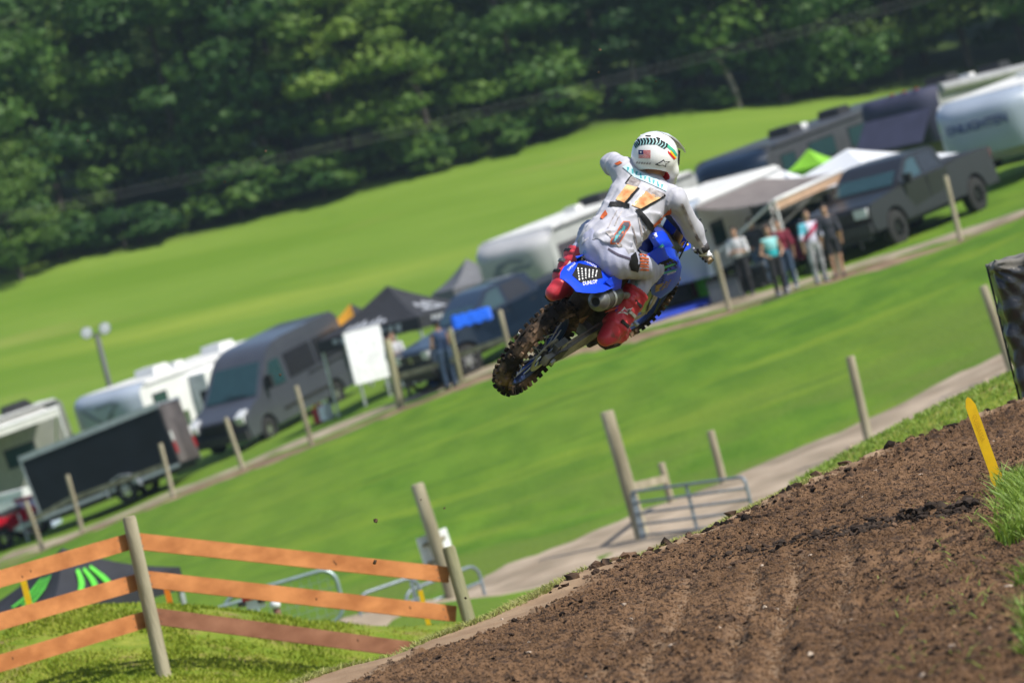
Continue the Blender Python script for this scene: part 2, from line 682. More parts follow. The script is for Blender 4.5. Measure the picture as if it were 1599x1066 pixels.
# ------------------------------------------------------------------ dirt track
EL_Y = [6, 19.7, 20.23, 20.89, 21.3, 21.61, 22.14, 22.79, 23.3, 23.8, 24.3, 25.0, 25.5, 26.4, 27.1, 27.97, 28.4, 31, 40]
EL_X = [-8.5, -1.3, -.95, -.58, -.32, -.15, .13, .43, .74, .97, 1.2, 1.48, 1.80, 2.08, 2.53, 3.08, 3.31, 5.2, 11]
ER_Y = [6, 13.3, 14.5, 18.2, 21.3, 21.8, 22.3, 23]
ER_X = [.70, 1.25, 1.36, 1.78, 2.18, 2.5, 3.6, 9]


def dirt_fields(X, Y):
    el = np.interp(Y, EL_Y, EL_X) + .05 * vnoise(X * 0 + 3, Y, 31, .45) + .03 * vnoise(X, Y, 32, .16)
    dl = (X - el) * .88                              # distance inside the outer edge
    dr = np.interp(Y, ER_Y, ER_X) - X                 # distance inside the grass edge
    return dl, dr


def dirt_z(X, Y, fine=True):
    dl, dr = dirt_fields(X, Y)
    s = X * .88 - Y * .47                             # across the track
    q = X * .47 + Y * .88                             # along it
    z = -1.615 + .035 * vnoise(X, Y, 1, 1.3) + .02 * vnoise(X, Y, 2, .55)
    gx = X - .094 * Y + .03 * vnoise(X * 0, Y, 19, 1.6)
    grv = sum(np.exp(-((gx - c) / .042) ** 2) * a for c, a in ((-.56, .6), (-.80, 1.0), (-.98, .8), (-1.32, 1.0), (-1.52, .7))) * np.clip((20.6 - Y) / 1.5, 0, 1)
    z = z - .022 * grv + .010 * sum(np.exp(-((gx - c) / .04) ** 2) for c in (-.69, -.89, -1.08, -1.42)) * np.clip((20.6 - Y) / 1.5, 0, 1)
    rough = np.clip((dl - np.interp(Y, [20, 21.2, 22.2], [.42, .30, .06]) - .08 * vnoise(X, Y, 9, .3)) / .12, 0, 1)
    rough = rough * (1 - .55 * np.clip(grv, 0, 1))
    rut = np.sin(s * 13.0 + 1.2 * vnoise(s, q, 5, 1.4)) * np.clip(vnoise(s, q * .4, 6, .8) + .55, 0, 1)
    z = z + .006 * rut * rough
    if fine:
        a = vnoise(s, q * .8, 11, .17)
        b = vnoise(s, q, 12, .075)
        c = vnoise(s, q, 13, .036)
        d = vnoise(s, q, 14, .018)
        patch = np.clip(vnoise(X, Y, 15, .9) * .6 + .75, .3, 1.3)
        z = z + rough * patch * (.004 * a + .009 * b + .011 * c + .008 * d + .022 * np.clip(b * .6 + c * .6 - .42, 0, 1) + .02 * np.clip(a * .6 + b * .55 - .55, 0, 1))
        z = z + (1 - rough) * (.004 * b + .002 * c)
        # crumbling berm on the outer edge
        berm = np.exp(-((dl - .10) / .12) ** 2) * np.clip((Y - 22.2) / 1.5, 0, 1)
        z = z + berm * (.004 + .014 * np.clip(b + .3, 0, 1) + .008 * c)
    # low ridge across the near track, standing in for a cast shadow band
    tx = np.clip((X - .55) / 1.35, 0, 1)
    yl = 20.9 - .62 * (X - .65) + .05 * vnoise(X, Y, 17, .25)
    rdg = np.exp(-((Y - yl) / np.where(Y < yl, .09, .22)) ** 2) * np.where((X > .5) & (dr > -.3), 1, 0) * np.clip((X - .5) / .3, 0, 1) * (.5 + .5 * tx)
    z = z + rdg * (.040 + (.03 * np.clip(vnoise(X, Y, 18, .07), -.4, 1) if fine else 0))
    out = np.clip(-dl, 0, None)
    z = z - np.where(out > 0, .30 * out + .5 * np.clip(out - .35, 0, None), 0)
    return z, rough


xs = np.concatenate([np.arange(-2.3, 3.7, .0135), np.linspace(3.72, 7.5, 60)])
ysd = [11.0]
while ysd[-1] < 30.5:
    ysd.append(ysd[-1] + .018 * (ysd[-1] / 15) ** 1.2)
ysd = np.array(ysd)
X, Y = np.meshgrid(xs, ysd, indexing='ij')
Z, RGH = dirt_z(X, Y)
dl, dr = dirt_fields(X, Y)
I = np.arange(X.size).reshape(X.shape)
F = np.stack([I[:-1, :-1], I[1:, :-1], I[1:, 1:], I[:-1, 1:]], -1)
keep = (dl[:-1, :-1] > -1.5) & (np.abs(X[:-1, :-1]) / Y[:-1, :-1] < .17)
F = F[keep]
used = np.zeros(X.size, bool)
used[F.ravel()] = True
remap = np.cumsum(used) - 1
V = np.stack([X.ravel(), Y.ravel(), Z.ravel()], 1)[used]
me = mesh_np('dirt_track', V, remap[F], True)
at_ = me.attributes.new('loose', 'FLOAT', 'POINT')
at_.data.foreach_set('value', RGH.ravel()[used].astype(np.float32))
zc = dirt_z(X, Y, False)[0]
hgt = np.clip((Z - zc) / .05 + .4, 0, 1).ravel()[used]


def dirt_material():
    m = bpy.data.materials.new('tilled_dirt')
    m.use_nodes = True
    nt = m.node_tree
    L = nt.links.new
    b = nt.nodes['Principled BSDF']
    b.inputs['Roughness'].default_value = .92
    b.inputs['Specular IOR Level'].default_value = .18
    tc = nt.nodes.new('ShaderNodeTexCoord')

    def noise(s, d=4, st=(1, 1, 1)):
        mp = nt.nodes.new('ShaderNodeMapping')
        mp.inputs['Scale'].default_value = st
        L(tc.outputs['Object'], mp.inputs[0])
        n = nt.nodes.new('ShaderNodeTexNoise')
        n.inputs['Scale'].default_value = s
        n.inputs['Detail'].default_value = d
        L(mp.outputs[0], n.inputs['Vector'])
        return n.outputs[0]

    def rg(x, a, b_, c=0., d=1.):
        r = nt.nodes.new('ShaderNodeMapRange')
        r.inputs[1].default_value, r.inputs[2].default_value, r.inputs[3].default_value, r.inputs[4].default_value = a, b_, c, d
        L(x, r.inputs[0])
        return r.outputs[0]

    def mix(f, a, b_):
        x = nt.nodes.new('ShaderNodeMix')
        x.data_type = 'RGBA'
        L(f, x.inputs[0])
        for s, i in ((a, 6), (b_, 7)):
            if isinstance(s, tuple):
                x.inputs[i].default_value = s + (1,)
            else:
                L(s, x.inputs[i])
        return x.outputs[2]
    loose = mix(rg(noise(1.3, 5), .38, .62), (.118, .066, .034), (.180, .104, .056))
    loose = mix(rg(noise(17, 4), .52, .60, 0, .9), loose, (.046, .029, .020))
    loose = mix(rg(noise(6, 4), .56, .68, 0, .6), loose, (.07, .043, .029))
    loose = mix(rg(noise(60, 3), .62, .74, 0, .55), loose, (.30, .20, .13))
    packed = mix(rg(noise(3, 5), .4, .6), (.25, .165, .10), (.33, .23, .145))
    a = nt.nodes.new('ShaderNodeAttribute')
    a.attribute_name = 'loose'
    L(mix(a.outputs['Fac'], packed, loose), b.inputs['Base Color'])
    bp = nt.nodes.new('ShaderNodeBump')
    bp.inputs['Strength'].default_value = .7
    bp.inputs['Distance'].default_value = .008
    L(noise(110, 3), bp.inputs['Height'])
    L(bp.outputs[0], b.inputs['Normal'])
    return m


DIRT = dirt_material()
structure(link('dirt_track', me, None, DIRT))


def scatter_lumps(name, P_, R_, m, flat=.75, jit=.28, octa=False):
    """many small irregular lumps as one mesh"""
    bm = bmesh.new()
    if octa:
        vs = [bm.verts.new(p) for p in ((1, 0, 0), (-1, 0, 0), (0, 1, 0), (0, -1, 0), (0, 0, 1), (0, 0, -1))]
        for a in ((0, 2, 4), (2, 1, 4), (1, 3, 4), (3, 0, 4)):
            bm.faces.new([vs[i] for i in a])
        bm.verts.index_update()
    else:
        bmesh.ops.create_icosphere(bm, subdivisions=1, radius=1)
    bv = np.array([v.co[:] for v in bm.verts])
    bf = np.array([[v.index for v in f.verts] for f in bm.faces])
    bm.free()
    n = len(P_)
    V = bv[None] * (1 + jit * rng.standard_normal((n, len(bv), 1)))
    V[..., 2] *= flat
    ang = rng.uniform(0, 6.28, n)
    c, s = np.cos(ang)[:, None], np.sin(ang)[:, None]
    V = np.stack([V[..., 0] * c * 1.2 - V[..., 1] * s, V[..., 0] * s * 1.2 + V[..., 1] * c, V[..., 2]], -1)
    V = V * R_[:, None, None] + P_[:, None]
    F = bf[None] + (np.arange(n) * len(bv))[:, None, None]
    return link(name, mesh_np(name, V.reshape(-1, 3), F.reshape(-1, 3), False), None, m)


clod_m = mat('damp_clod', (.040, .027, .020), .9, var=.6, scale=5, spec=.15, col2=(.15, .092, .058), mixrange=(.42, .62))
n = 32000
yy = 11.5 + 17 * rng.random(n) ** .8
xx = yy * rng.uniform(-.075, .135, n)
dl, dr = dirt_fields(xx, yy)
keep = (dl > np.interp(yy, [20, 21.2, 22.2], [.40, .28, .1]) + .12 * rng.random(n)) & (vnoise(xx, yy, 41, .5) + .5 * vnoise(xx, yy, 42, .2) > -.35)
xx, yy = xx[keep], yy[keep]
rr = .0040 * (1 - rng.random(len(xx))) ** -.36
rr = np.clip(rr, .0035, .017)
zz = dirt_z(xx, yy)[0]
stuff(scatter_lumps('dirt_clods', np.stack([xx, yy, zz + rr * .3], 1), rr, clod_m))
# crumbs of the same soil all over the loose part
n = 300000
yy = 12.0 + 16.2 * rng.random(n) ** .85
xx = yy * rng.uniform(-.072, .132, n)
dl, dr = dirt_fields(xx, yy)
k = (dl > np.interp(yy, [20, 21.2, 22.2], [.40, .28, .05]) + .12 * rng.random(n)) & (dr > -1.2) & (rng.random(n) < .25 + .75 * dirt_z(xx, yy, False)[1])
xx, yy = xx[k], yy[k]
rr = np.clip(.0042 * (1 - rng.random(len(xx))) ** -.30, .004, .013)
cr = scatter_lumps('soil_crumbs', np.stack([xx, yy, dirt_z(xx, yy)[0] + rr * .1], 1), rr, DIRT, .9, .35, True)
ca = cr.data.attributes.new('loose', 'FLOAT', 'POINT')
ca.data.foreach_set('value', np.ones(len(cr.data.vertices), np.float32))
stuff(cr)
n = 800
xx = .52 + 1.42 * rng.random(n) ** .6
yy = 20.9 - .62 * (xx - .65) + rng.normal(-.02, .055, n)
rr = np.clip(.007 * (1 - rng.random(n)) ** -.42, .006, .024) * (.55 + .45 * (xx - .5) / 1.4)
stuff(scatter_lumps('shadow_band_clods', np.stack([xx, yy, dirt_z(xx, yy)[0] + rr * .35], 1), rr, mat('shadow_band_soil', (.042, .029, .021), .85, var=.4, scale=6, spec=.2)))  # dark clod colour stands in for the shadow band across the dirt
# larger clods along the outer edge
n = 300
yy = rng.uniform(21.5, 28.3, n)
xx = np.interp(yy, EL_Y, EL_X) + np.abs(rng.normal(.05, .16, n))
rr = np.clip(.007 * (1 - rng.random(n)) ** -.55, .006, .034)
stuff(scatter_lumps('edge_clods', np.stack([xx, yy, dirt_z(xx, yy)[0] + rr * .35], 1), rr, clod_m))
n = 90
yy = rng.uniform(12.5, 26, n)
xx = yy * rng.uniform(-.03, .12, n)
dl, dr = dirt_fields(xx, yy)
xx, yy = xx[dl > .1], yy[dl > .1]
rr = rng.uniform(.005, .014, len(xx))
stuff(scatter_lumps('pebbles', np.stack([xx, yy, dirt_z(xx, yy)[0] + rr * .4], 1), rr, mat('pale_stone', (.42, .33, .25), .8, var=.3, scale=9)))


# ------------------------------------------------------------------ grass blades
def blades(name, R_, H_, W_, lean, m, segs=2, tint=None, lod=None):
    n = len(R_)
    ang = rng.uniform(0, 6.28, n)
    side = np.stack([np.cos(ang), np.sin(ang), np.zeros(n)], 1)
    la = rng.uniform(0, 6.28, n)
    ld = np.stack([np.cos(la), np.sin(la), np.zeros(n)], 1) * (lean * rng.uniform(.3, 1.3, n) * H_)[:, None]
    pts = []
    for k in range(segs):
        t = k / segs
        c = R_ + ld * (t ** 1.7)[None] if False else R_ + ld * t ** 1.7
        c = c + np.array([0, 0, 1.]) * (H_ * (t - .25 * lean * t * t))[:, None]
        w = (W_ * (1 - .45 * t))[:, None]
        pts += [c - side * w, c + side * w]
    pts.append(R_ + ld + np.array([0, 0, 1.]) * (H_ * (1 - .25 * lean))[:, None])
    V = np.stack(pts, 1)
    f = []
    for k in range(segs - 1):
        a = 2 * k
        f += [(a, a + 1, a + 3), (a, a + 3, a + 2)]
    f.append((2 * segs - 2, 2 * segs - 1, 2 * segs))
    F = np.array(f)[None] + (np.arange(n) * V.shape[1])[:, None, None]
    me = mesh_np(name, V.reshape(-1, 3), F.reshape(-1, 3), False)
    at_ = me.attributes.new('tint', 'FLOAT', 'POINT')
    t = rng.random(n) if tint is None else tint
    at_.data.foreach_set('value', np.repeat(t, V.shape[1]).astype(np.float32))
    return stuff(link(name, me, None, m))


grass_m = attr_mat('grass_blade', [(.10, .19, .02), (.17, .28, .03), (.27, .37, .06), (.44, .45, .17)], .5, .4, .35)
dry_m = attr_mat('mound_blade', [(.13, .20, .012), (.22, .29, .022), (.33, .37, .04), (.40, .33, .12)], .65, .25, .3)
verge_m = attr_mat('verge_blade', [(.16, .22, .03), (.25, .30, .06), (.36, .37, .12), (.42, .36, .18)], .65, .25, .3)
# tall tufts beside the stake and down the near edge of the track
tufts = []
for (ya, yb, xa, xb, n, h) in ((18.0, 21.25, .09, .95, 14000, .15), (16.0, 16.9, .15, .7, 2800, .12), (12.6, 14.9, .13, .6, 6500, .13), (17.0, 17.9, .20, .8, 700, .08), (15.0, 15.9, .2, .7, 600, .07)):
    y = rng.uniform(ya, yb, n)
    x = np.interp(y, ER_Y[:5], ER_X[:5]) + xa + (xb - xa) * rng.random(n) ** .8 + .10 * vnoise(y * 0, y, 51, .22)
    k = vnoise(x, y, 52, .16) + rng.normal(0, .35, n) > -.25
    tufts.append(np.stack([x[k], y[k], np.full(k.sum(), h)], 1))
t = np.concatenate(tufts)
z = dirt_z(t[:, 0], t[:, 1])[0]
blades('grass_tufts', np.stack([t[:, 0], t[:, 1], z - .01], 1), t[:, 2] * rng.uniform(.45, 1.35, len(t)), rng.uniform(.003, .0062, len(t)), .75, grass_m, 3,
       np.clip(rng.beta(1.6, 2.2, len(t)) + .15 * vnoise(t[:, 0], t[:, 1], 53, .2), 0, 1))
# stray blades and straw on the dirt near them
n = 160
y = rng.uniform(13, 21.5, n)
x = np.interp(y, ER_Y[:5], ER_X[:5]) - np.abs(rng.normal(0, .22, n))
blades('straw', np.stack([x, y, dirt_z(x, y)[0]], 1), rng.uniform(.02, .07, n), rng.uniform(.002, .0035, n), 1.6, grass_m, 2, rng.uniform(.5, 1, n))
# short turf on the lip of the track
n = 54000
y = rng.uniform(18.8, 25.6, n)
w = np.interp(y, [19, 21, 22.5, 25.6], [.30, .40, .55, .4])
x = np.interp(y, EL_Y, EL_X) - w * rng.random(n) ** .9 + .02
k = (vnoise(x, y, 55, .3) + rng.normal(0, .4, n) > -.55)
x, y = x[k], y[k]
blades('verge_grass', np.stack([x, y, dirt_z(x, y, False)[0] - .012], 1), rng.uniform(.02, .06, len(x)), rng.uniform(.003, .006, len(x)), .8, verge_m, 2, np.clip(rng.beta(2, 1.8, len(x)), 0, 1))
# bank behind the track
n = 26000
y = 27 + 16 * rng.random(n) ** 1.4
x = y * rng.uniform(.055, .135, n)
blades('bank_grass', np.stack([x, y, ter_z(x, y) - .01], 1), rng.uniform(.03, .075, n), rng.uniform(.006, .011, n), .7, grass_m, 2, rng.beta(1.7, 2.4, n))
# the mound with the board fence
n = 95000
y = 28.5 + 9.5 * rng.random(n)
x = y * rng.uniform(-.14, -.012, n)
k = (.8 * vnoise(x, y, 61, .7) + .7 * vnoise(x, y, 62, .25) + rng.normal(0, .25, n) > -.18)
x, y = x[k], y[k]
tn = np.clip(.45 + .35 * vnoise(x, y, 63, .6) + .25 * rng.standard_normal(len(x)), 0, 1)
blades('mound_grass', np.stack([x, y, ter_z(x, y) - .01], 1), rng.uniform(.02, .075, len(x)) * (.8 + .4 * vnoise(x, y, 64, .4)), rng.uniform(.006, .011, len(x)), .8, dry_m, 2, tn)

# ------------------------------------------------------------------ forest
leaf_m = attr_mat('leaf', [(.014, .048, .017), (.034, .096, .020), (.080, .165, .026), (.165, .235, .032)], .6, .3, .34)
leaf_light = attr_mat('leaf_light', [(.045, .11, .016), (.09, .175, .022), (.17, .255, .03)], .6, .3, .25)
bark_m = mat('bark', (.055, .047, .038), .9, var=.35, scale=3, bump=.6, bscale=20, stretch=(1, 1, .2))
pale_bark = mat('pale_bark', (.20, .175, .14), .9, var=.3, scale=3, bump=.5, bscale=20, stretch=(1, 1, .2))


def crown_mesh(seed, h, r, base, K=46, per=150, size=.42):
    g = np.random.default_rng(seed)
    u = g.standard_normal((K, 3))
    u /= np.linalg.norm(u, axis=1)[:, None]
    rad_ = g.uniform(.45, 1.0, K) ** .6
    zc = (h + base) / 2
    hz = (h - base) / 2
    prof = np.clip(1.0 - .35 * np.clip(u[:, 2], 0, 1) + .15 * np.clip(-u[:, 2], 0, 1), 0, 2)
    C = np.stack([u[:, 0] * r * rad_ * prof, u[:, 1] * r * rad_ * prof, zc + u[:, 2] * hz * .92 * rad_], 1)
    cr = g.uniform(.85, 1.9, K) * r / 4
    ct = g.random(K)
    d = g.standard_normal((K, per, 3))
    d /= np.linalg.norm(d, axis=2)[..., None]
    d[..., 2] = np.where(d[..., 2] < 0, d[..., 2] * .45, d[..., 2] * .8)
    pr = g.uniform(.55, 1.08, (K, per, 1))
    Pp = C[:, None] + d * cr[:, None, None] * pr * np.array([1.15, 1.15, .8])
    nrm = d + .55 * g.standard_normal((K, per, 3)) + np.array([0, 0, .35])
    nrm /= np.linalg.norm(nrm, axis=2)[..., None]
    a = np.cross(nrm, np.array([.3, .2, .9]))
    a /= np.linalg.norm(a, axis=2)[..., None] + 1e-6
    b = np.cross(nrm, a)
    s = size * g.uniform(.5, 1.1, (K, per, 1))
    q = np.stack([Pp - a * s * .5, Pp + b * s * .36 - a * s * .05, Pp + a * s * .55, Pp - b * s * .36], 2).reshape(-1, 3)
    F = np.arange(len(q)).reshape(-1, 4)
    me = mesh_np('crown', q, F, False)
    at_ = me.attributes.new('tint', 'FLOAT', 'POINT')
    tn = np.clip(.70 * ct[:, None] + .30 * g.random((K, per)), 0, 1)
    at_.data.foreach_set('value', np.repeat(tn.ravel(), 4).astype(np.float32))
    return me


def trunk_mesh(seed, h, r0, limbs=7, spread=2.2, lean=.4):
    g = random.Random(seed)
    bm = NB()
    top = Vector((g.uniform(-lean, lean), g.uniform(-lean, lean), h * .85))
    pts = [Vector((0, 0, -.4))]
    for i in range(1, 6):
        t = i / 5
        pts.append(Vector((top.x * t + g.uniform(-.12, .12), top.y * t + g.uniform(-.12, .12), top.z * t)))
    tube(bm, pts, [r0 * (1 - .8 * i / 5) for i in range(6)], 8)
    for k in range(limbs):
        t = g.uniform(.3, .9)
        p = pts[int(t * 5)].lerp(pts[min(5, int(t * 5) + 1)], t * 5 % 1)
        a = g.uniform(0, 6.28)
        L_ = spread * g.uniform(.6, 1.2) * (1.2 - t)
        q = p + Vector((math.cos(a) * L_, math.sin(a) * L_, L_ * g.uniform(.4, 1.0)))
        tube(bm, [p, p.lerp(q, .5) + Vector((0, 0, -.05 * L_)), q], [r0 * .35 * (1.2 - t), r0 * .22 * (1.2 - t), r0 * .08], 6)
    me = bpy.data.meshes.new('trunk')
    bm.to_mesh(me)
    bm.free()
    return me


TREES = []
for i in range(9):
    h = [15, 17, 14, 19, 16, 18, 13, 15.5, 17.5][i]
    r = [4.2, 4.0, 4.4, 4.6, 3.8, 4.3, 3.9, 4.8, 3.6][i]
    cm = crown_mesh(100 + i, h, r, [.3, .8, .2, 1.2, .5, .8, .2, .4, 1.4][i], 46, 200, .46)
    cm.materials.append(leaf_m)
    tm = trunk_mesh(200 + i, h, .26)
    tm.materials.append(bark_m)
    TREES.append((cm, tm))


def plant_tree(x, y, v, s, rz, label, group, name='forest_tree', cmat=None):
    t = thing(name, label, 'tree', (x, y, zt(x, y) - .1), group=group)
    t.scale = (s, s, s * random.uniform(.92, 1.08))
    t.rotation_euler = (0, 0, rz)
    c = link('crown', TREES[v][0], t)
    link('trunk', TREES[v][1], t)
    if cmat:
        c.material_slots[0].link = 'OBJECT'
        c.material_slots[0].material = cmat
    return t


rows = [(1.5, 5.0, 'dense green broadleaf tree in the front row of the forest edge'), (8, 5.2, 'green broadleaf tree in the second row of the hillside forest'),
        (15, 5.6, 'green broadleaf tree deeper in the hillside forest'), (24, 6.0, 'tall green broadleaf tree high on the wooded hillside')]
bx = [at(px, py, 226 + 1.6 * i) for i, (px, py) in enumerate(TREEBASE)]
for ri, (dy, sp, lab) in enumerate(rows):
    x = -36.0 + ri * 1.3
    while x < 44:
        if not (ri >= 3 and x > 10):
            xx = x + random.uniform(-1.3, 1.3)
            y0 = float(np.interp(xx, [b.x for b in bx], [b.y for b in bx]))
            lit = random.random() < (.26 if xx < -6 else .10)
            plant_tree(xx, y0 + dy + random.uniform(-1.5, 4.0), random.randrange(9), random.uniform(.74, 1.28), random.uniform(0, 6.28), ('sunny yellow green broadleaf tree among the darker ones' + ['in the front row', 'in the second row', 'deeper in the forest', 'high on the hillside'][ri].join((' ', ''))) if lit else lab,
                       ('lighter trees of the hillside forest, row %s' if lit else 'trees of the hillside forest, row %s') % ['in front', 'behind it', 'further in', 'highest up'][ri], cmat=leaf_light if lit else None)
        x += sp
# the lighter tree that stands out from the edge
p = G(34, 437, 150)
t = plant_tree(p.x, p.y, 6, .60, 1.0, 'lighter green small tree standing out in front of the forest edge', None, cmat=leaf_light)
# low shrubs along the foot of the forest
sm = crown_mesh(400, 1.7, 1.25, .0, 22, 70, .30)
sm.materials.append(leaf_m)
sm2 = crown_mesh(401, 1.5, 1.3, .0, 22, 70, .30)
sm2.materials.append(leaf_light)
tw = trunk_mesh(402, 1.3, .05, 5, .7, .2)
tw.materials.append(bark_m)
for i in range(24):
    px = -20 + 1420 * (i + random.uniform(-.4, 1.4)) / 24
    py = np.interp(px, [a for a, _ in TREEBASE], [b for _, b in TREEBASE])
    D = np.interp(px, [a for a, _ in TREEBASE], [226 + 1.6 * k for k in range(len(TREEBASE))])
    p = at(px, py, D)
    y = p.y + random.uniform(-1.2, 3.0)
    light = 880 < px < 1010
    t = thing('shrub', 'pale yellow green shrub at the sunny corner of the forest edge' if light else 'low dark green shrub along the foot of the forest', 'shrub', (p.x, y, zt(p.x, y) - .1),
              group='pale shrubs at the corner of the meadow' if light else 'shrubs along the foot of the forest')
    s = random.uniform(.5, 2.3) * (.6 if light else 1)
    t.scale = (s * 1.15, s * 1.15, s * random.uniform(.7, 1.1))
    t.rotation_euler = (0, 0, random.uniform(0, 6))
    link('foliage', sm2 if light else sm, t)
    link('stem', tw, t)


def bare_tree(p0, p1, r0, label, seed):
    g = random.Random(seed)
    t = thing('bare_tree', label, 'tree', p0)
    v = p1 - p0
    bm = NB()
    pts = [v * (i / 6) + Vector((g.uniform(-.15, .15), g.uniform(-.15, .15), 0)) * (1 if i else 0) for i in range(7)]
    pts[0] = Vector((0, 0, -.3))
    tube(bm, pts, [r0 * (1 - .6 * i / 6) for i in range(7)], 8)
    obj('trunk', bm, pale_bark, t, True)
    for k in range(5):
        bm = NB()
        q = v * g.uniform(.45, .95)
        a = g.uniform(0, 6.28)
        L_ = g.uniform(1, 2.2)
        e = q + Vector((math.cos(a) * L_, math.sin(a) * L_ * .6, L_ * .7))
        tube(bm, [q, q.lerp(e, .5) + Vector((0, 0, .1)), e], [r0 * .35, r0 * .22, r0 * .08], 6)
        obj('branch', bm, pale_bark, t, True)


bare_tree(at(1154, 164, 237.0), at(1090, 12, 238), .20, 'leaning pale bare trunk at the forest edge above the meadow', 5)
bare_tree(at(1012, 200, 240), at(958, -35, 241), .17, 'tall pale trunk showing between the leaves high above the helmet', 6)
bare_tree(at(1318, 152, 246), at(1262, -12, 247), .15, 'thin pale trunk in the dark wood above the parked campers', 7)

# overhead wires between two poles outside the view
wire_m = mat('wire', (.07, .07, .07), .6)
pole_m = mat('pole_wood', (.20, .16, .12), .9, bump=.4, bscale=30, stretch=(1, 1, .1))
wa, wb = at(-520, 470, 196), at(2300, -232, 216)
for k, dz in enumerate((0, -.30)):
    pts = []
    for i in range(41):
        s = i / 40
        q = wa.lerp(wb, s)
        q.z += dz - 4 * 1.6 * s * (1 - s) + (1.05 if True else 0)
        pts.append(q)
    o = obj('overhead_wire', tube(NB(), pts, .014, 5), wire_m)
    tag(o, ['upper of two thin overhead wires crossing in front of the forest', 'lower of two thin overhead wires crossing in front of the forest'][k], 'wire', 'overhead wires')
for q, lab in ((wa, 'wooden utility pole carrying the overhead wires at the western end'), (wb, 'wooden utility pole carrying the overhead wires at the eastern end')):
    z0 = zt(q.x, q.y)
    t = thing('utility_pole', lab, 'pole', (q.x, q.y, z0))
    obj('pole', tube(NB(), [(0, 0, -.5), (0, 0, q.z - z0 + 1.4)], .15, 10, r2=.11), pole_m, t, True)
    obj('crossarm', box(NB(), (0, .1, q.z - z0 + .95), (.12, 1.6, .12)), pole_m, t)

# ------------------------------------------------------------------ fences, posts and gates
post_m = mat('weathered_post', (.31, .265, .175), .9, var=.25, scale=5, bump=.5, bscale=40, stretch=(1, 1, .15), col2=(.43, .38, .27), mud=(7, .60, .5, (.17, .14, .10)))
green_post = mat('treated_post', (.26, .25, .13), .9, var=.25, scale=6, bump=.5, bscale=40, stretch=(1, 1, .15), col2=(.40, .37, .24))
board_m = mat('stained_board', (.50, .175, .055), .7, var=.2, scale=2.2, bump=.35, bscale=50, stretch=(.25, 3, 3), col2=(.62, .245, .085), spec=.25, mud=(9, .66, .6, (.30, .10, .035)))
old_board = mat('faded_board', (.26, .105, .06), .85, var=.2, scale=2.2, bump=.4, bscale=50, stretch=(.25, 3, 3), col2=(.33, .15, .09), spec=.2)


def post_bm(p0, p1, r, n=10, dome=True, wob=.0):
    bm = NB()
    v = p1 - p0
    pts = [p0 - v.normalized() * .35, p0, p0.lerp(p1, .33), p0.lerp(p1, .66), p1 - v.normalized() * .02, p1]
    tube(bm, pts, [r * 1.04, r * 1.03, r * 1.0, r * .97, r * .95, r * .80], n)
    return bm


def local(pts, o):
    return [Vector(p) - o for p in pts]


def board(a, b, h, t, up=Vector((0, 0, 1))):
    """plank from a to b"""
    a, b = Vector(a), Vector(b)
    d = (b - a).normalized()
    s = d.cross(up).normalized()
    u = s.cross(d).normalized()
    M = Matrix((d, s, u)).transposed()
    return box(NB(), (a + b) / 2, ((b - a).length, t, h), M)


t = thing('board_fence', 'orange stained three rail board fence on the grassy mound', 'fence', at(255, 1050, 33))
o0 = t.location.copy()
pl0, pl1 = at(256, 1052, 33), at(201, 806, 33)
pr1 = at(700, 853, 34.4)
pr0 = pr1 + Vector((.05, 0, -1.62))
pq1 = at(-330, 940, 31.0)
pq0 = pq1 + Vector((.02, 0, -1.3))
for a, b, r, mm in ((pl0, pl1, .056, post_m), (pr0, pr1, .056, green_post), (pq0, pq1, .056, post_m)):
    obj('post', post_bm(*local((a, b), o0), r, 12), mm, t, True, auto=50)
for (a, b, mm, lab) in (((-335, 1000, 31.05), (202, 845, 33.08), board_m, None), ((-335, 1066, 31.05), (213, 908.5, 33.08), board_m, None), ((-335, 1136, 31.05), (227, 966.5, 33.08), board_m, None),
                   ((204, 843.5, 33.08), (700, 897, 34.47), board_m, None), ((218, 902.5, 33.08), (711, 958, 34.47), board_m, None), ((233, 960.5, 33.08), (722, 1024, 34.47), old_board, 'faded brown lowest rail')):
    q = obj('rail', board(at(*a) - o0, at(*b) - o0, .128, .032), mm, t, bevel=.004)
    if lab:
        q['label'] = lab
    a_, b_2 = at(*a) - o0, at(*b) - o0
    dd = (b_2 - a_).normalized()
    for e_, sg in ((a_, 1), (b_2, -1)):
        for dz in (-.032, .032):
            nl = obj('nail', lathe(NB(), [(0, -.004), (.006, -.003), (.006, .004), (0, .004)], 8, e_ + dd * sg * .10 + Vector((0, -.019, dz)), axis='Y'), pole_m, q)
    for kk in range(2):
        tt = random.uniform(.2, .85)
        obj('knot', lathe(NB(), [(0, -.0015), (.011, -.001), (.014, .002), (0, .002)], 10, a_.lerp(b_2, tt) + Vector((0, -.0165, random.uniform(-.035, .035))), axis='Y'), mat('knot_wood', (.10, .04, .018), .8, var=.4, scale=30), q)

t = thing('paddock_fence', 'long row of slim wooden posts with a few rails along the paddock', 'fence', fl[1])
o0 = t.location.copy()
tops = []
for i, (t_, b_) in enumerate(PADDOCK_POSTS):
    D = rail_depth(*b_)
    p0 = at(b_[0], b_[1], D)
    p1 = at(t_[0], t_[1], D)
    tops.append((p0, p1))
    obj('post', post_bm(*local((p0, p1), o0), .11 if i == 5 else .062, 8), green_post if i in (5, 6) else post_m, t, True, auto=50)
for i, j, s in ((0, 1, .62), (1, 2, .60), (5, 6, .45), (6, 7, .50)):
    a = tops[i][0].lerp(tops[i][1], s) + Vector((0, .08, 0)) - o0
    b = tops[j][0].lerp(tops[j][1], s) + Vector((0, .08, 0)) - o0
    obj('rail', board(a, b, .13, .04), post_m, t)


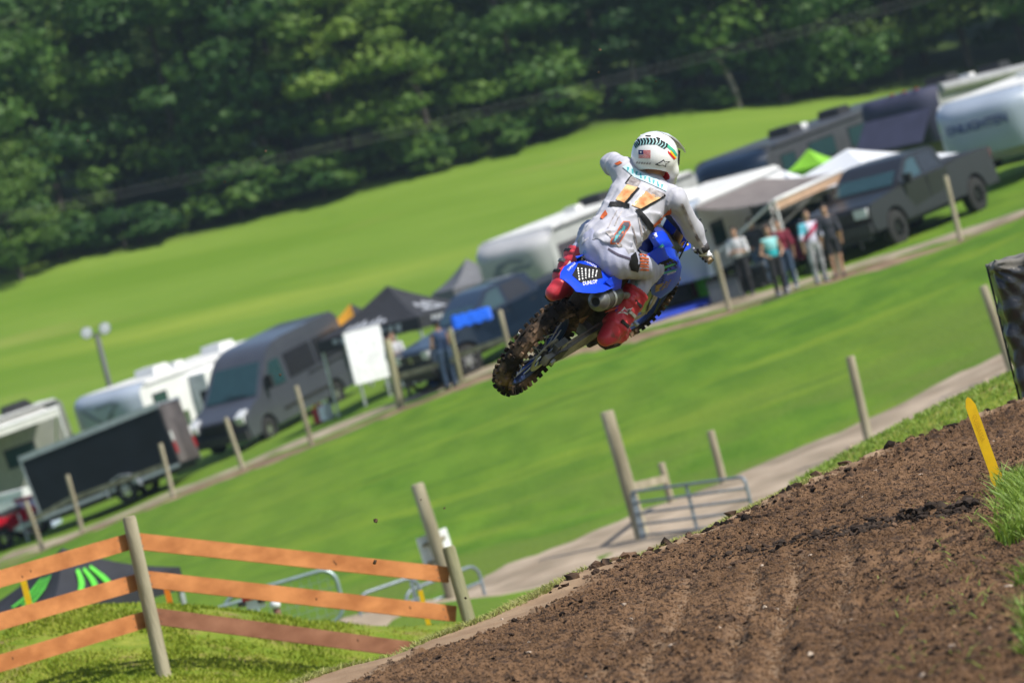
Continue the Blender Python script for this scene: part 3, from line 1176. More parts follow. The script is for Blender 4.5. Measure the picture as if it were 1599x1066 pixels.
def lone_post(px0, py0, px1, py1, D, r, label, m=None, name='fence_post', group=None):
    p0, p1 = at(px0, py0, D), at(px1, py1, D)
    z = zt(p0.x, p0.y)
    lo = Vector((p0.x, p0.y, min(p0.z, z) if abs(p0.z - z) < 1.2 else p0.z))
    o = tag(obj(name, post_bm(Vector((0, 0, 0)), p1 - lo, r, 10), m or post_m, None, True, auto=50), label, 'post', group)
    o.location = lo
    return lo, p1


lone_post(1355, 681, 1327, 556, 66.8, .075, 'slim wooden post on the worn road edge with a pale stone beside it')
lone_post(1579, 571, 1535, 446, 69.2, .075, 'slim wooden post on the road edge close to the black wrapped bale')
gp0, gp1 = lone_post(1012, 868, 947, 642, 65, .115, 'thick tall gatepost carrying the blue grey tube gate')
lone_post(1142, 800, 1109, 672, 69.5, .07, 'slim wooden post standing behind the free end of the tube gate')
q0, q1 = lone_post(1063, 838, 1032, 722, 69.0, .065, 'short slim post behind the middle of the tube gate')
sp0, sp1 = lone_post(726, 990, 651, 755, 58, .10, 'tall grey post with a white board fixed to it beside the road')
o = obj('fence_rail', board(gp0.lerp(gp1, .47) + Vector((0, .13, 0)), q0.lerp(q1, .78), .13, .05), post_m)
tag(o, 'pale wooden rail joining the gatepost to the short post', 'rail')
sb_m = mat('white_board', (.78, .79, .80), .5)
c = at(681, 858, 58.2)
M = Matrix.Rotation(rad(38), 3, 'Z') @ Matrix.Rotation(rad(-4), 3, 'Y')
t = thing('sign_board', 'blank white board fixed behind the tall grey post', 'sign', c)
obj('panel', box(NB(), (0, 0, 0), (.54, .012, .48), M), sb_m, t, bevel=.004)
obj('batten', box(NB(), (0, -.02, .12), (.40, .02, .05), M), post_m, t)
obj('batten', box(NB(), (0, -.02, -.14), (.40, .02, .05), M), post_m, t)


def tube_gate(label, A, B, h, bars, stiles, m, r=.022, name='tube_gate', mesh=False, cor=.18):
    """A and B: top corners at hinge and free end"""
    A, B = Vector(A), Vector(B)
    d = B - A
    L_ = d.length
    d.normalize()
    t = thing(name, label, 'gate', A - Vector((0, 0, h)))
    z = Vector((0, 0, 1))
    base = Vector((0, 0, 0))

    def q(s, v):
        return base + d * s + z * v
    c = cor
    pts = []
    for (cx_, cz_, a0) in ((c, h - c, 180), (L_ - c, h - c, 90), (L_ - c, c, 0), (c, c, -90)):
        for k in range(5):
            a = rad(a0 - 90 * k / 4)
            pts.append(q(cx_ + c * math.cos(a), cz_ + c * math.sin(a)))
    pts.append(pts[0])
    obj('frame', tube(NB(), pts, r, 8, cap=False), m, t, True)
    for v in bars:
        obj('bar', tube(NB(), [q(0, v), q(L_, v)], r * .85, 8), m, t, True)
    for s in stiles:
        obj('stile', box(NB(), q(s * L_, h / 2), (.05, .03, h)), m, t)
    if mesh:
        bm = NB()
        k = int(L_ / .1)
        for i in range(1, k):
            tube(bm, [q(i * L_ / k, 0.02), q(i * L_ / k, h - .02)], .003, 4, cap=False)
        for i in range(1, int(h / .1)):
            tube(bm, [q(0.02, i * .1), q(L_ - .02, i * .1)], .003, 4, cap=False)
        obj('wire_mesh', bm, m, t)
    return t


gate_blue = mat('gate_paint', (.23, .27, .31), .45, metal=.3, var=.15)
gate_green = mat('galvanised', (.33, .41, .40), .4, metal=.5, var=.15)
A = at(984, 768, 64.8)
B = at(1162, 744, 62.0)
tube_gate('blue grey five bar tube gate standing open by the thick gatepost', A, B, 1.06, (.89, .72, .55, .38, .2), (.03, .5), gate_blue, .024, cor=.11)
tube_gate('galvanised mesh gate panel with a rounded corner behind the board fence', at(345, 936, 50), at(521, 885, 50), .62, (), (), gate_green, .026, 'mesh_gate', True)
tube_gate('low galvanised mesh gate panel half hidden behind the grassy mound', at(215, 985, 49), at(398, 932, 49), .62, (), (), gate_green, .024, 'mesh_gate', True)
tube_gate('blue grey tube gate seen between the rails beside the white board post', at(556, 930, 56), at(650, 898, 56.5), .80, (.25, .5), (.9,), gate_blue, .024)
tube_gate('darker tube gate across the gravel road by the end post of the board fence', at(630, 925, 57.5), at(745, 880, 58.5), .75, (.25, .5), (), gate_blue, .024)


def stake(p, h, w, m, label, tilt=0.0, name='course_stake', t=.012, shape=True):
    """flat pointed plastic stake"""
    prof = [(-.5 * w, 0), (-.5 * w, h * .90), (-.25 * w, h * .975), (0, h), (.25 * w, h * .975), (.5 * w, h * .90), (.5 * w, 0)] if shape else [(-.5 * w, 0), (-.5 * w, h - .01), (-.42 * w, h), (.42 * w, h), (.5 * w, h - .01), (.5 * w, 0)]
    if shape:
        prof = [(-.38 * w, -.15), (-.38 * w, -.01), (-.55 * w, .02), (-.62 * w, .05), (-.5 * w, .075)] + prof[1:-1] + [(.5 * w, .075), (.62 * w, .05), (.55 * w, .02), (.38 * w, -.01), (.38 * w, -.15)]
    bm = NB()
    slab(bm, [(x, 0, z) for x, z in prof], (0, 1, 0), t)
    o = obj(name, bm, m, None, bevel=.002)
    tag(o, label, 'stake')
    o.location = p
    o.rotation_euler = (0, tilt, 0)
    return o


yel = mat('yellow_plastic', (.80, .48, .005), .45, var=.06, scale=20, spec=.4)
ora = mat('orange_plastic', (.75, .20, .01), .5, var=.06)
b_ = at(1560, 755, 21.45)
sz = float(dirt_z(np.array([b_.x]), np.array([b_.y]), False)[0][0])
o = stake((b_.x, b_.y, sz),   .475, .052, yel, 'yellow plastic course stake leaning beside the grass tuft on the dirt', rad(-6.0))
lt = text_mesh('CUEBASSA', .030)
q = link('lettering', lt, o, mat('faded_ink', (.62, .37, .005), .7))
q.matrix_local = Matrix.Translation((0, -.0025, .31)) @ Matrix.Rotation(rad(90), 4, 'Y') @ Matrix.Rotation(rad(90), 4, 'X') if False else Matrix.Translation((0.0, -.003, .31)) @ Matrix(((0, 1, 0, 0), (0, 0, -1, 0), (-1, 0, 0, 0), (0, 0, 0, 1)))
for (px, py, D, w, m, lab) in ((36, 905, 39.0, .055, yel, 'yellow course stake seen between the rails in front of the black canopy'), (656, 921, 40.0, .042, yel, 'thin yellow course stake between the rails near the end post'),
                           (259, 915, 38.6, .05, ora, 'orange course stake between the rails beside the mesh gates')):
    p = at(px, py, D)
    z = zt(p.x, p.y)
    stake((p.x, p.y, z), p.z - z, w, m, lab, 0, shape=False)
# stones on the road edge
st_m = mat('pale_stone', (.42, .33, .25), .8)
rs = np.random.default_rng(3)
for k, (px, py, D, r, lab) in enumerate(((1327, 691, 67.6, .10, 'pale rock beside the slim post on the road edge'), (1420, 655, 67.8, .07, 'small pale rock on the road edge between two posts'), (1540, 590, 69.0, .08, 'pale rock at the foot of the post near the black bale'))):
    bm = NB()
    bmesh.ops.create_icosphere(bm, subdivisions=2, radius=r)
    for v in bm.verts:
        v.co *= 1 + .18 * rs.standard_normal()
        v.co.z *= .7
    o = tag(obj('rock', bm, st_m), lab, 'rock', 'rocks on the road edge')
    p = at(px, py, D)
    o.location = (p.x, p.y, zt(p.x, p.y) + r * .35)
# clods thrown up by the wheels
for k, (px, py, D, r) in enumerate(((587, 812, 25.5, .014), (585, 877, 25.0, .014), (657, 780, 25, .006), (694, 793, 26, .006), (727, 933, 24.6, .006), (137, 220, 26, .006), (415, 236, 25.5, .007), (351, 284, 26, .007), (937, 78, 25.5, .009),
                              (935, 113, 25, .007), (1024, 127, 25, .006), (971, 157, 25.5, .006), (438, 585, 25, .007))):
    bm = NB()
    bmesh.ops.create_icosphere(bm, subdivisions=1, radius=r)
    for v in bm.verts:
        v.co *= 1 + .3 * rs.standard_normal()
    o = tag(obj('flying_clod', bm, clod_m), 'tiny clod of dirt flung into the air behind the motorcycle', 'clod', 'dirt clods flung into the air')
    o.location = at(px, py, D)

# ------------------------------------------------------------------ implicit surfaces (for bodies, boots, helmet)
def nrm(v):
    v = np.asarray(v, float)
    return v / np.linalg.norm(v)


def s_rc(a, b, ra, rb):
    a, b = np.asarray(a, float), np.asarray(b, float)
    ab = b - a
    L2 = max(ab @ ab, 1e-9)

    def f(p):
        t = np.clip(((p - a) @ ab) / L2, 0, 1)
        return np.linalg.norm(p - a - t[:, None] * ab, axis=1) - (ra + (rb - ra) * t)
    return f


def s_ell(c, r, A=None):
    c, r = np.asarray(c, float), np.asarray(r, float)
    A = np.eye(3) if A is None else np.asarray(A, float)       # rows are axes

    def f(p):
        q = ((p - c) @ A.T) / r
        k = np.linalg.norm(q, axis=1)
        return (k - 1) * (r.min() + (r.max() - r.min()) * .3) if r.max() > 2.5 * r.min() else (k - 1) * k / np.maximum(np.linalg.norm(q / r, axis=1), 1e-6)
    return f


def s_box(c, h, A=None, rr=.01):
    c, h = np.asarray(c, float), np.asarray(h, float) - rr
    A = np.eye(3) if A is None else np.asarray(A, float)

    def f(p):
        q = np.abs((p - c) @ A.T) - h
        return np.linalg.norm(np.maximum(q, 0), axis=1) + np.minimum(q.max(1), 0) - rr
    return f


def smin(a, b, k):
    h = np.clip(.5 + .5 * (b - a) / k, 0, 1)
    return b * (1 - h) + a * h - k * h * (1 - h)


def s_union(fs, k=.03):
    def f(p):
        d = fs[0](p)
        for g in fs[1:]:
            d = smin(d, g(p), k)
        return d
    return f


def s_sub(a, b, k=.01):
    def f(p):
        return -smin(-a(p), b(p), k)
    return f


def surface(f, lo, hi, h):
    """surface nets: vertices and quads of the zero set of f"""
    lo, hi = np.asarray(lo, float), np.asarray(hi, float)
    n = np.ceil((hi - lo) / h).astype(int) + 1
    ax = [lo[i] + h * np.arange(n[i]) for i in range(3)]
    Pn = np.stack(np.meshgrid(*ax, indexing='ij'), -1).reshape(-1, 3)
    v = np.empty(len(Pn))
    for i in range(0, len(Pn), 400000):
        v[i:i + 400000] = f(Pn[i:i + 400000])
    v = v.reshape(n)
    c = n - 1
    acc = np.zeros(tuple(c) + (3,))
    cnt = np.zeros(tuple(c))
    offs = [(i, j, k) for i in (0, 1) for j in (0, 1) for k in (0, 1)]

    def cut(o):
        return v[o[0]:o[0] + c[0], o[1]:o[1] + c[1], o[2]:o[2] + c[2]]
    for a in offs:
        for d in range(3):
            if a[d]:
                continue
            b = list(a)
            b[d] = 1
            va, vb = cut(a), cut(b)
            m = (va < 0) != (vb < 0)
            t = np.where(m, va / np.where(m, va - vb, 1), 0)
            for e in range(3):
                acc[..., e] += np.where(m, a[e] + (t if e == d else 0), 0)
            cnt += m
    act = cnt > 0
    idx = -np.ones(tuple(c), int)
    idx[act] = np.arange(act.sum())
    cell = np.argwhere(act)
    V = lo + h * (cell + acc[act] / cnt[act][:, None])
    Fs = []
    for d in range(3):
        e, g = (d + 1) % 3, (d + 2) % 3
        s0 = [slice(1, c[0]), slice(1, c[1]), slice(1, c[2])]
        s0[d] = slice(0, c[d])
        s1 = list(s0)
        s1[d] = slice(1, c[d] + 1)
        a, b = v[tuple(s0)], v[tuple(s1)]
        m = (a < 0) != (b < 0)
        ijk = np.argwhere(m)
        ijk[:, e] += 1
        ijk[:, g] += 1
        q = []
        for (x, y) in ((-1, -1), (0, -1), (0, 0), (-1, 0)):
            w = ijk.copy()
            w[:, e] += x
            w[:, g] += y
            q.append(idx[w[:, 0], w[:, 1], w[:, 2]])
        q = np.stack(q, 1)
        fl_ = (a < 0)[m]
        q = np.where(fl_[:, None], q, q[:, ::-1])
        Fs.append(q)
    F = np.concatenate(Fs)
    F = F[(F >= 0).all(1)]
    return V, F


def sdf_obj(name, f, lo, hi, h, m, parent, keep=None, mat_fn=None, smooth=True):
    V, F = surface(f, lo, hi, h)
    if keep is not None:
        cen = V[F].mean(1)
        F = F[keep(cen)]
        used = np.zeros(len(V), bool)
        used[F.ravel()] = True
        rm = np.cumsum(used) - 1
        V, F = V[used], rm[F]
    me = mesh_np(name, V, F, smooth)
    o = link(name, me, parent, m)
    if mat_fn is not None:
        me.polygons.foreach_set('material_index', mat_fn(V[F].mean(1)).astype(np.int32))
    return o


# ------------------------------------------------------------------ the motorcycle in its own frame: x across, y forward, z up from the rear axle
R_B = Vector((.5632, -.2559, -.7857)).normalized()
F_B = Vector((.4601, .8869, .0409))
F_B = (F_B - R_B * F_B.dot(R_B)).normalized()
U_B = R_B.cross(F_B)
O_B = Vector((.12344, 24.2, -.4316))
M_B = Matrix(((R_B.x, F_B.x, U_B.x, O_B.x), (R_B.y, F_B.y, U_B.y, O_B.y), (R_B.z, F_B.z, U_B.z, O_B.z), (0, 0, 0, 1)))
M_BI = M_B.inverted()

blue = mat('bike_blue', rgb('0b3fd6'), .38, var=.08, scale=6, spec=.3, coat=.0, bump=.05, mud=(16, .62, .28, (.16, .105, .07)))
rim_blue = mat('muddy_blue_rim', (.004, .035, .22), .4, var=.4, scale=10, col2=(.03, .05, .13), metal=.3)
black_pl = mat('black_plastic', (.018, .018, .020), .5, var=.3, scale=8)
rubber = mat('tyre_rubber', (.030, .024, .020), .9, var=.3, scale=9, spec=.15, bump=.3, bscale=80, col2=(.17, .11, .07), mixrange=(.46, .66))
dusty = mat('dusty_tread', (.030, .024, .020), .9, var=.4, scale=9, spec=.15, col2=(.26, .165, .105), mixrange=(.47, .66))
alu = mat('cast_aluminium', (.40, .40, .40), .45, metal=.85, var=.3, scale=9, bump=.2)
dirty_alu = mat('muddy_aluminium', (.22, .20, .18), .6, metal=.6, var=.45, scale=12, bump=.3, col2=(.36, .34, .31))
dark_m = mat('dark_metal', (.045, .042, .040), .55, metal=.4, var=.4, scale=12, bump=.3)
muddy = mat('muddy_black', (.030, .025, .020), .85, var=.5, scale=10, bump=.5, spec=.2, col2=(.085, .06, .042))
gold = mat('fork_gold', (.42, .28, .14), .4, metal=.5, var=.2, scale=8)
white_ink = mat('white_print', (.80, .80, .80), .5, var=.03)
blk_ink = mat('black_print', (.014, .014, .016), .6, var=.1, spec=.15)
teal_ink = mat('teal_print', rgb('3aa0a8'), .55, var=.1, scale=30)
green_ink = mat('green_print', rgb('3fae8a'), .5, var=.1)
oran_ink = mat('orange_print', rgb('d8854a'), .6, var=.12, scale=18, col2=rgb('e8c28a'), mixrange=(.38, .62))
dark_oran = mat('dark_orange_print', rgb('b8562a'), .6, var=.15, scale=25)
chrome_ink = mat('grey_print', rgb('7d7272'), .6, var=.2, scale=30, col2=rgb('b9b2b2'))
yellow_ink = mat('yellow_print', rgb('f0c81e'), .5, var=.05)
red_ink = mat('red_print', rgb('d02020'), .5, var=.05)

bike = thing('dirt_bike', 'blue motocross bike with dirt crusted tyres in mid jump under the rider', 'motorcycle', M=M_B)


def torus_prof(R_, w, hgt, n=14):
    return [(R_ - hgt / 2 + hgt / 2 * math.cos(a), w * math.sin(a)) for a in [2 * math.pi * k / n for k in range(n)]]


def mx_wheel(c, Ro, w, rim_r, knobs, steer, discr, spoke_n=32):
    hub = obj('wheel', lathe(NB(), [(.0, -.07), (.028, -.07), (.03, -.055), (.055, -.05), (.055, -.04), (.022, -.03), (.022, .03), (.055, .04), (.055, .05), (.03, .055), (.028, .07), (0, .07)], 20), dark_m, bike, True, auto=40)
    hub.matrix_local = Matrix.Translation(c) @ Matrix.Rotation(steer, 4, 'Z')
    obj('tyre', lathe(NB(), torus_prof(Ro - .014, w * .80, Ro - rim_r - .014, 16), 56, closed=True), rubber, hub, True)
    bm = NB()
    for k in range(knobs):
        a = 2 * math.pi * k / knobs
        rows_ = ((-.20, .26, 0, .012), (.20, .26, 0, .012)) if k % 2 == 0 else ((-.52, .30, -.35, .016), (.52, .30, .35, .016))
        rows_ = rows_ + ((-.86, .24, -.80, .045), (.86, .24, .80, .045))
        for (s, ww, tilt, drop) in rows_:
            r = Ro - .012 - drop * .9
            M = Matrix.Rotation(a, 3, 'X') @ Matrix.Rotation(tilt, 3, 'Y')
            p = Matrix.Rotation(a, 3, 'X') @ Vector((s * w, 0, r))
            box(bm, p, (ww * w, .024 if knobs > 30 else .022, .034), M)
    obj('tread', bm, dusty, hub)
    obj('rim', lathe(NB(), [(rim_r + .012, -.030), (rim_r - .004, -.030), (rim_r - .018, -.012), (rim_r - .018, .012), (rim_r - .004, .030), (rim_r + .012, .030)], 48, closed=True), rim_blue, hub, True, auto=40)
    bm = NB()
    for k in range(spoke_n):
        a = 2 * math.pi * k / spoke_n
        b = a + (.28 if k % 4 < 2 else -.28)
        s = .045 if k % 2 else -.045
        tube(bm, [(s, .05 * math.cos(a), .05 * math.sin(a)), (s * .2, (rim_r - .016) * math.cos(b), (rim_r - .016) * math.sin(b))], .0026, 4, cap=False)
    obj('spokes_set' if False else 'spoke', bm, alu, hub)
    bm = NB()
    lathe(bm, [(discr, .062), (discr * .72, .062), (discr * .72, .066), (discr, .066)], 40, closed=True)
    for k in range(6):
        a = 2 * math.pi * k / 6
        tube(bm, [(.064, .05 * math.cos(a), .05 * math.sin(a)), (.064, discr * .75 * math.cos(a + .4), discr * .75 * math.sin(a + .4))], .006, 5)
    obj('brake_disc', bm, alu, hub)
    return hub


rear = mx_wheel(Vector((0, 0, 0)), .335, .062, .238, 40, 0, .118)
lathe_b = lathe(NB(), [(.10, -.062), (.070, -.062), (.070, -.066), (.105, -.066)], 40, closed=True)
obj('sprocket', lathe_b, dark_m, rear)
STEER = -rad(14.5)
front = mx_wheel(Vector((-.065, 1.455, .02)), .345, .047, .262, 44, STEER, .13)

# swingarm with axle, chain guide and brake caliper
bm = NB()
for s in (-1, 1):
    x = s * .098
    pr = [(-.06, -.028), (-.06, .022), (.10, .035), (.40, .110), (.60, .150), (.62, .08), (.45, .018), (.20, -.030), (.05, -.036)]
    prism(bm, pr, x - .016, x + .016)
box(bm, (0, .46, .085), (.20, .09, .06))
obj('swingarm', bm, dirty_alu, bike, bevel=.006)
bm = NB()
tube(bm, [(-.135, 0, 0), (.135, 0, 0)], .0125, 10)
lathe(bm, [(.0, .116), (.022, .116), (.022, .134), (0, .134)], 6)
obj('axle', bm, alu, bike)
bm = NB()
box(bm, (.088, .075, .075), (.030, .095, .055), Matrix.Rotation(rad(25), 3, 'X'))
box(bm, (.100, .085, .085), (.018, .060, .040), Matrix.Rotation(rad(25), 3, 'X'))
tube(bm, [(.1, .12, .09), (.105, .30, .135), (.11, .5, .19)], .006, 6)
obj('brake_caliper', bm, alu, bike, bevel=.005)
bm = NB()
slab(bm, [(.117, -.03, -.03), (.117, .13, -.005), (.117, .16, .05), (.117, .05, .055), (.117, -.03, .03)], (1, 0, 0), .005)
obj('disc_guard', bm, dark_m, bike)
bm = NB()
for k in range(2):
    tube(bm, [(-.07, -.02, .10 - .2 * k), (-.07, .62, .16 - .12 * k)], .007, 5)
obj('chain', bm, dark_m, bike)
# shock, airbox, inner fender and mud
obj('shock_absorber', tube(NB(), [(0, .42, .12), (0, .52, .46)], .034, 10), gold, bike, True, auto=40)
f_air = s_union([s_box((0, .34, .46), (.085, .20, .10), None, .03), s_box((0, .30, .33), (.055, .13, .14), None, .03), s_ell((0, .12, .52), (.075, .20, .035))], .04)
sdf_obj('airbox', f_air, (-.13, -.12, .1), (.13, .62, .62), .011, muddy, bike)
# engine with cylinder, covers and frame
f_eng = s_union([s_box((0, .78, .14), (.12, .17, .13), None, .03), s_box((0, .86, .34), (.085, .085, .14), Matrix.Rotation(rad(-12), 3, 'X'), .02), s_ell((.12, .76, .13), (.045, .11, .10)), s_ell((-.12, .76, .13), (.045, .11, .10)),
                 s_box((0, .80, -.01), (.09, .20, .025), None, .01)], .025)
sdf_obj('engine', f_eng, (-.2, .5, -.08), (.2, 1.08, .52), .012, muddy, bike)
bm = NB()
for s in (-1, 1):
    tube(bm, [(s * .03, 1.03, .62), (s * .13, .84, .60), (s * .145, .62, .44), (s * .13, .56, .22), (s * .12, .56, .08)], .026, 8)
    tube(bm, [(s * .02, 1.04, .55), (s * .07, 1.02, .25), (s * .08, .92, -.03), (s * .09, .60, -.03)], .020, 8)
    tube(bm, [(s * .11, .60, .50), (s * .085, .06, .565)], .012, 6)
    tube(bm, [(s * .12, .60, .30), (s * .085, .10, .545)], .012, 6)
obj('frame', bm, dark_m, bike, True)
bm = NB()
for s in (-1, 1):
    box(bm, (s * .20, .50, .115), (.10, .055, .022))
    tube(bm, [(s * .12, .52, .10), (s * .20, .50, .112)], .014, 6)
    for k in range(4):
        box(bm, (s * (.165 + .024 * k), .475 + .05 * (k % 2), .130), (.008, .012, .012))
obj('foot_peg', bm, dirty_alu, bike, bevel=.003)
bm = NB()
tube(bm, [(.14, .62, .12), (.155, .80, .10), (.16, .92, .115)], .009, 6)
box(bm, (.165, .93, .12), (.03, .035, .015))
obj('brake_pedal', bm, alu, bike)
# exhaust
mu0, mu1 = np.array((.140, -.01, .462)), np.array((.142, .40, .445))
mat_can = mat('muffler_can', (.075, .072, .070), .4, metal=.6, var=.35, scale=14, bump=.1)


def aligned(a, b):
    a, b = Vector(a), Vector(b)
    return Matrix.Translation(a) @ (b - a).to_track_quat('Y', 'Z').to_matrix().to_4x4()


muf = obj('muffler', lathe(NB(), [(.046, .02), (.056, .045), (.060, .09), (.060, .24), (.044, .30), (.024, .34)], 28, axis='Y'), mat_can, bike, True, auto=45)
muf.matrix_local = aligned(mu0, mu1)
obj('end_cap', lathe(NB(), [(.024, .06), (.024, -.012), (.030, -.018), (.036, -.012), (.040, .0), (.057, .012), (.0612, .03), (.0615, .055)], 28, axis='Y'), mat('end_cap_grey', (.20, .20, .20), .4, metal=.6, var=.3, scale=20), muf, True, auto=45)
obj('outlet', lathe(NB(), [(.0238, -.010), (.0238, .06), (0, .06)], 20, axis='Y'), blk_ink, muf)
obj('mount_band', lathe(NB(), [(.0615, .13), (.063, .13), (.063, .155), (.0615, .155)], 28, axis='Y', closed=True), alu, muf)
bm = NB()
for (a, y) in ((2.9, .075), (1.9, .065)):
    M = Matrix.Rotation(a, 3, 'Y')
    p = M @ Vector((.0605, y, 0))
    box(bm, p, (.002, .024, .020), M)
obj('sticker', bm, yellow_ink, muf)
heat = mat('red_heat_shield', rgb('a8202a'), .45, var=.1)
bm = NB()
slab(bm, [(.206, .10, .435), (.206, .24, .43), (.190, .24, .385), (.185, .12, .39)], (-1, 0, -.3), .004)
obj('heat_shield', bm, heat, bike)
obj('header_pipe', tube(NB(), [(.141, .30, .45), (.145, .52, .40), (.10, .66, .36), (.12, .86, .30), (.06, 1.0, .30), (0, .95, .42)], .021, 10), dirty_alu, bike, True)


# bodywork
def patch(name, rows_, m, parent, t=.004, smooth=True):
    """a curved plate through rows of points"""
    bm = NB()
    g = [[bm.verts.new(Vector(p)) for p in r] for r in rows_]
    for a, b in zip(g, g[1:]):
        for i in range(len(a) - 1):
            bm.faces.new((a[i], a[i + 1], b[i + 1], b[i]))
    bmesh.ops.subdivide_edges(bm, edges=bm.edges[:], cuts=2, use_grid_fill=True, smooth=.6)
    bmesh.ops.recalc_face_normals(bm, faces=bm.faces)
    bmesh.ops.solidify(bm, geom=bm.faces[:], thickness=t)
    return obj(name, bm, m, parent, smooth, auto=50)


def cross(y, z, w, droop, cx=.02, n=7, lift=0.0):
    r = []
    for i in range(n):
        s = -1 + 2 * i / (n - 1)
        r.append((cx + s * w, y, z - droop * abs(s) ** 2.4 + lift * (1 - abs(s))))
    return r


fender = patch('rear_fender', [cross(-.245, .535, .060, .008, .012), cross(-.205, .546, .088, .012, .014), cross(-.12, .562, .118, .020, .018), cross(-.03, .578, .128, .032, .022), cross(.08, .598, .126, .050, .022), cross(.20, .622, .118, .070, .018), cross(.32, .645, .10, .07, .01)], blue, bike, .005)
patch('fender_underside', [cross(-.20, .530, .075, .02, .014), cross(-.05, .550, .10, .03, .02), cross(.12, .575, .10, .045, .02)], muddy, bike, .006)
seat_m = mat('seat_cover', (.02, .035, .22), .75, var=.2, scale=40, bump=.2, bscale=200)
f_seat = s_union([s_rc((.015, .14, .625), (0, .55, .625), .055, .062), s_rc((0, .5, .625), (-.01, .86, .655), .064, .055), s_box((0, .45, .60), (.065, .32, .035), None, .02)], .03)
sdf_obj('seat', f_seat, (-.12, .02, .5), (.14, .98, .76), .012, seat_m, bike)
f_tank = s_union([s_ell((-.01, .88, .60), (.12, .17, .09)), s_box((-.01, .90, .55), (.125, .15, .10), None, .05)], .04)
sdf_obj('fuel_tank', f_tank, (-.18, .66, .40), (.16, 1.1, .74), .012, black_pl, bike)
# side plates, shrouds and forks, each side on its own
for s in (-1, 1):
    x = s * .135 + .005
    patch('side_panel', [[(x - s * .03, .0, .585), (x - s * .03, .10, .60), (x - s * .035, .22, .61)], [(x, .06, .56), (x + s * .004, .14, .55), (x, .23, .545)], [(x + s * .012, .22, .47), (x + s * .014, .27, .45), (x + s * .005, .32, .45)], [(x + s * .014, .36, .36), (x + s * .014, .39, .345), (x + s * .01, .42, .345)],
                         [(x + s * .012, .50, .25), (x + s * .012, .51, .25), (x + s * .012, .52, .25)]], blue, bike, .004)
    x = s * .15
    patch('radiator_shroud', [[(x - s * .05, .44, .67), (x - s * .05, .60, .705), (x - s * .045, .78, .685), (x - s * .04, .95, .63)], [(x - s * .01, .52, .61), (x + s * .01, .72, .63), (x + s * .015, .92, .60), (x + s * .01, 1.08, .52)],
                              [(x, .62, .52), (x + s * .025, .80, .52), (x + s * .03, 1.02, .47), (x + s * .02, 1.19, .40)], [(x, .76, .43), (x + s * .025, .90, .42), (x + s * .03, 1.06, .37), (x + s * .02, 1.17, .33)],
                              [(x, .90, .34), (x + s * .015, .97, .32), (x + s * .02, 1.06, .29), (x + s * .01, 1.12, .28)]], blue, bike, .005)
    patch('tank_cover', [[(s * .03 - .02, .58, .735), (s * .035 - .02, .78, .735), (s * .035 - .02, .98, .66)], [(s * .085 - .01, .60, .70), (s * .10 - .01, .80, .70), (s * .10 - .01, 1.0, .62)], [(s * .11 - .01, .62, .62), (s * .13 - .01, .82, .61), (s * .125 - .01, 1.02, .54)]], blue, bike, .004)
    obj('radiator', box(NB(), (s * .11, 1.0, .44), (.06, .05, .24), Matrix.Rotation(rad(-10), 3, 'X')), dark_m, bike, bevel=.005)
for s in (-1, 1):
    ax = Vector((-.065, 1.455, .02)) + Matrix.Rotation(STEER, 3, 'Z') @ Vector((s * .092, 0, 0))
    tp = Vector((-.05, 1.02, .74)) + Matrix.Rotation(STEER, 3, 'Z') @ Vector((s * .105, 0, 0))
    k = ax.lerp(tp, .52)
    obj('fork_tube', tube(NB(), [k.lerp(ax, .04), k.lerp(tp, .3), tp], [.026, .029, .029], 12), gold, bike, True, auto=40)
    obj('fork_slider', tube(NB(), [ax, ax.lerp(k, .15), k], [.030, .021, .021], 12), alu, bike, True, auto=40)
    d = (tp - ax).normalized()
    slab_o = Vector((0, -.032, 0))
    g = NB()
    a, b = ax.lerp(tp, .02), ax.lerp(tp, .50)
    slab(g, [a + Vector((s * .035, .0, -.03)), a + Vector((s * .02, .045, -.02)), b + Vector((s * .02, .04, 0)), b + Vector((s * .04, -.01, 0))], (s, 0, 0), .004)
    obj('fork_guard', g, gold if s > 0 else blue, bike)
bm = NB()
RS = Matrix.Rotation(STEER, 3, 'Z')
for (y, z) in ((1.02, .74), (1.09, .60)):
    box(bm, (-.03, y, z), (.26, .07, .030), RS)
obj('triple_clamp', bm, dark_m, bike, bevel=.008)
BC = Vector((-.048, .952, .792))
BR_ = Vector((.334, .850, .752))
BL_ = Vector((-.430, 1.050, .785))
bm = NB()
tube(bm, [BL_, BL_.lerp(BR_, .18), BL_.lerp(BR_, .36) + Vector((0, .03, -.01)), BL_.lerp(BR_, .64) + Vector((0, .03, -.01)), BL_.lerp(BR_, .82), BR_], .013, 10)
obj('handlebar', bm, dark_m, bike, True)
grip_m = mat('gum_grip', (.34, .25, .15), .7, var=.15, scale=40)
for (e, f_) in ((BR_, BL_), (BL_, BR_)):
    d = (f_ - e).normalized()
    gr = obj('grip', tube(NB(), [e - d * .006, e, e + d * .12, e + d * .125], [.021, .0175, .0175, .023], 14), grip_m, bike, True, auto=40)
    bm = NB()
    tube(bm, [e + d * .145 + Vector((0, .02, 0)), e + d * .10 + Vector((0, .055, .0)), e - d * .0 + Vector((0, .065, -.01))], .006, 6)
    box(bm, e + d * .15 + Vector((0, .015, 0)), (.03, .03, .03))
    obj('lever', bm, dark_m, bike, True)
bm = NB()
box(bm, BC + Vector((.03, .02, .035)), (.20, .05, .045), RS)
obj('bar_pad', bm, black_pl, bike, bevel=.012)
bm = NB()
tube(bm, [BR_.lerp(BL_, .2) + Vector((0, .03, .02)), (.16, 1.06, .80), (.08, 1.16, .64), (.10, 1.26, .30), (.10, 1.42, .05)], .005, 6)
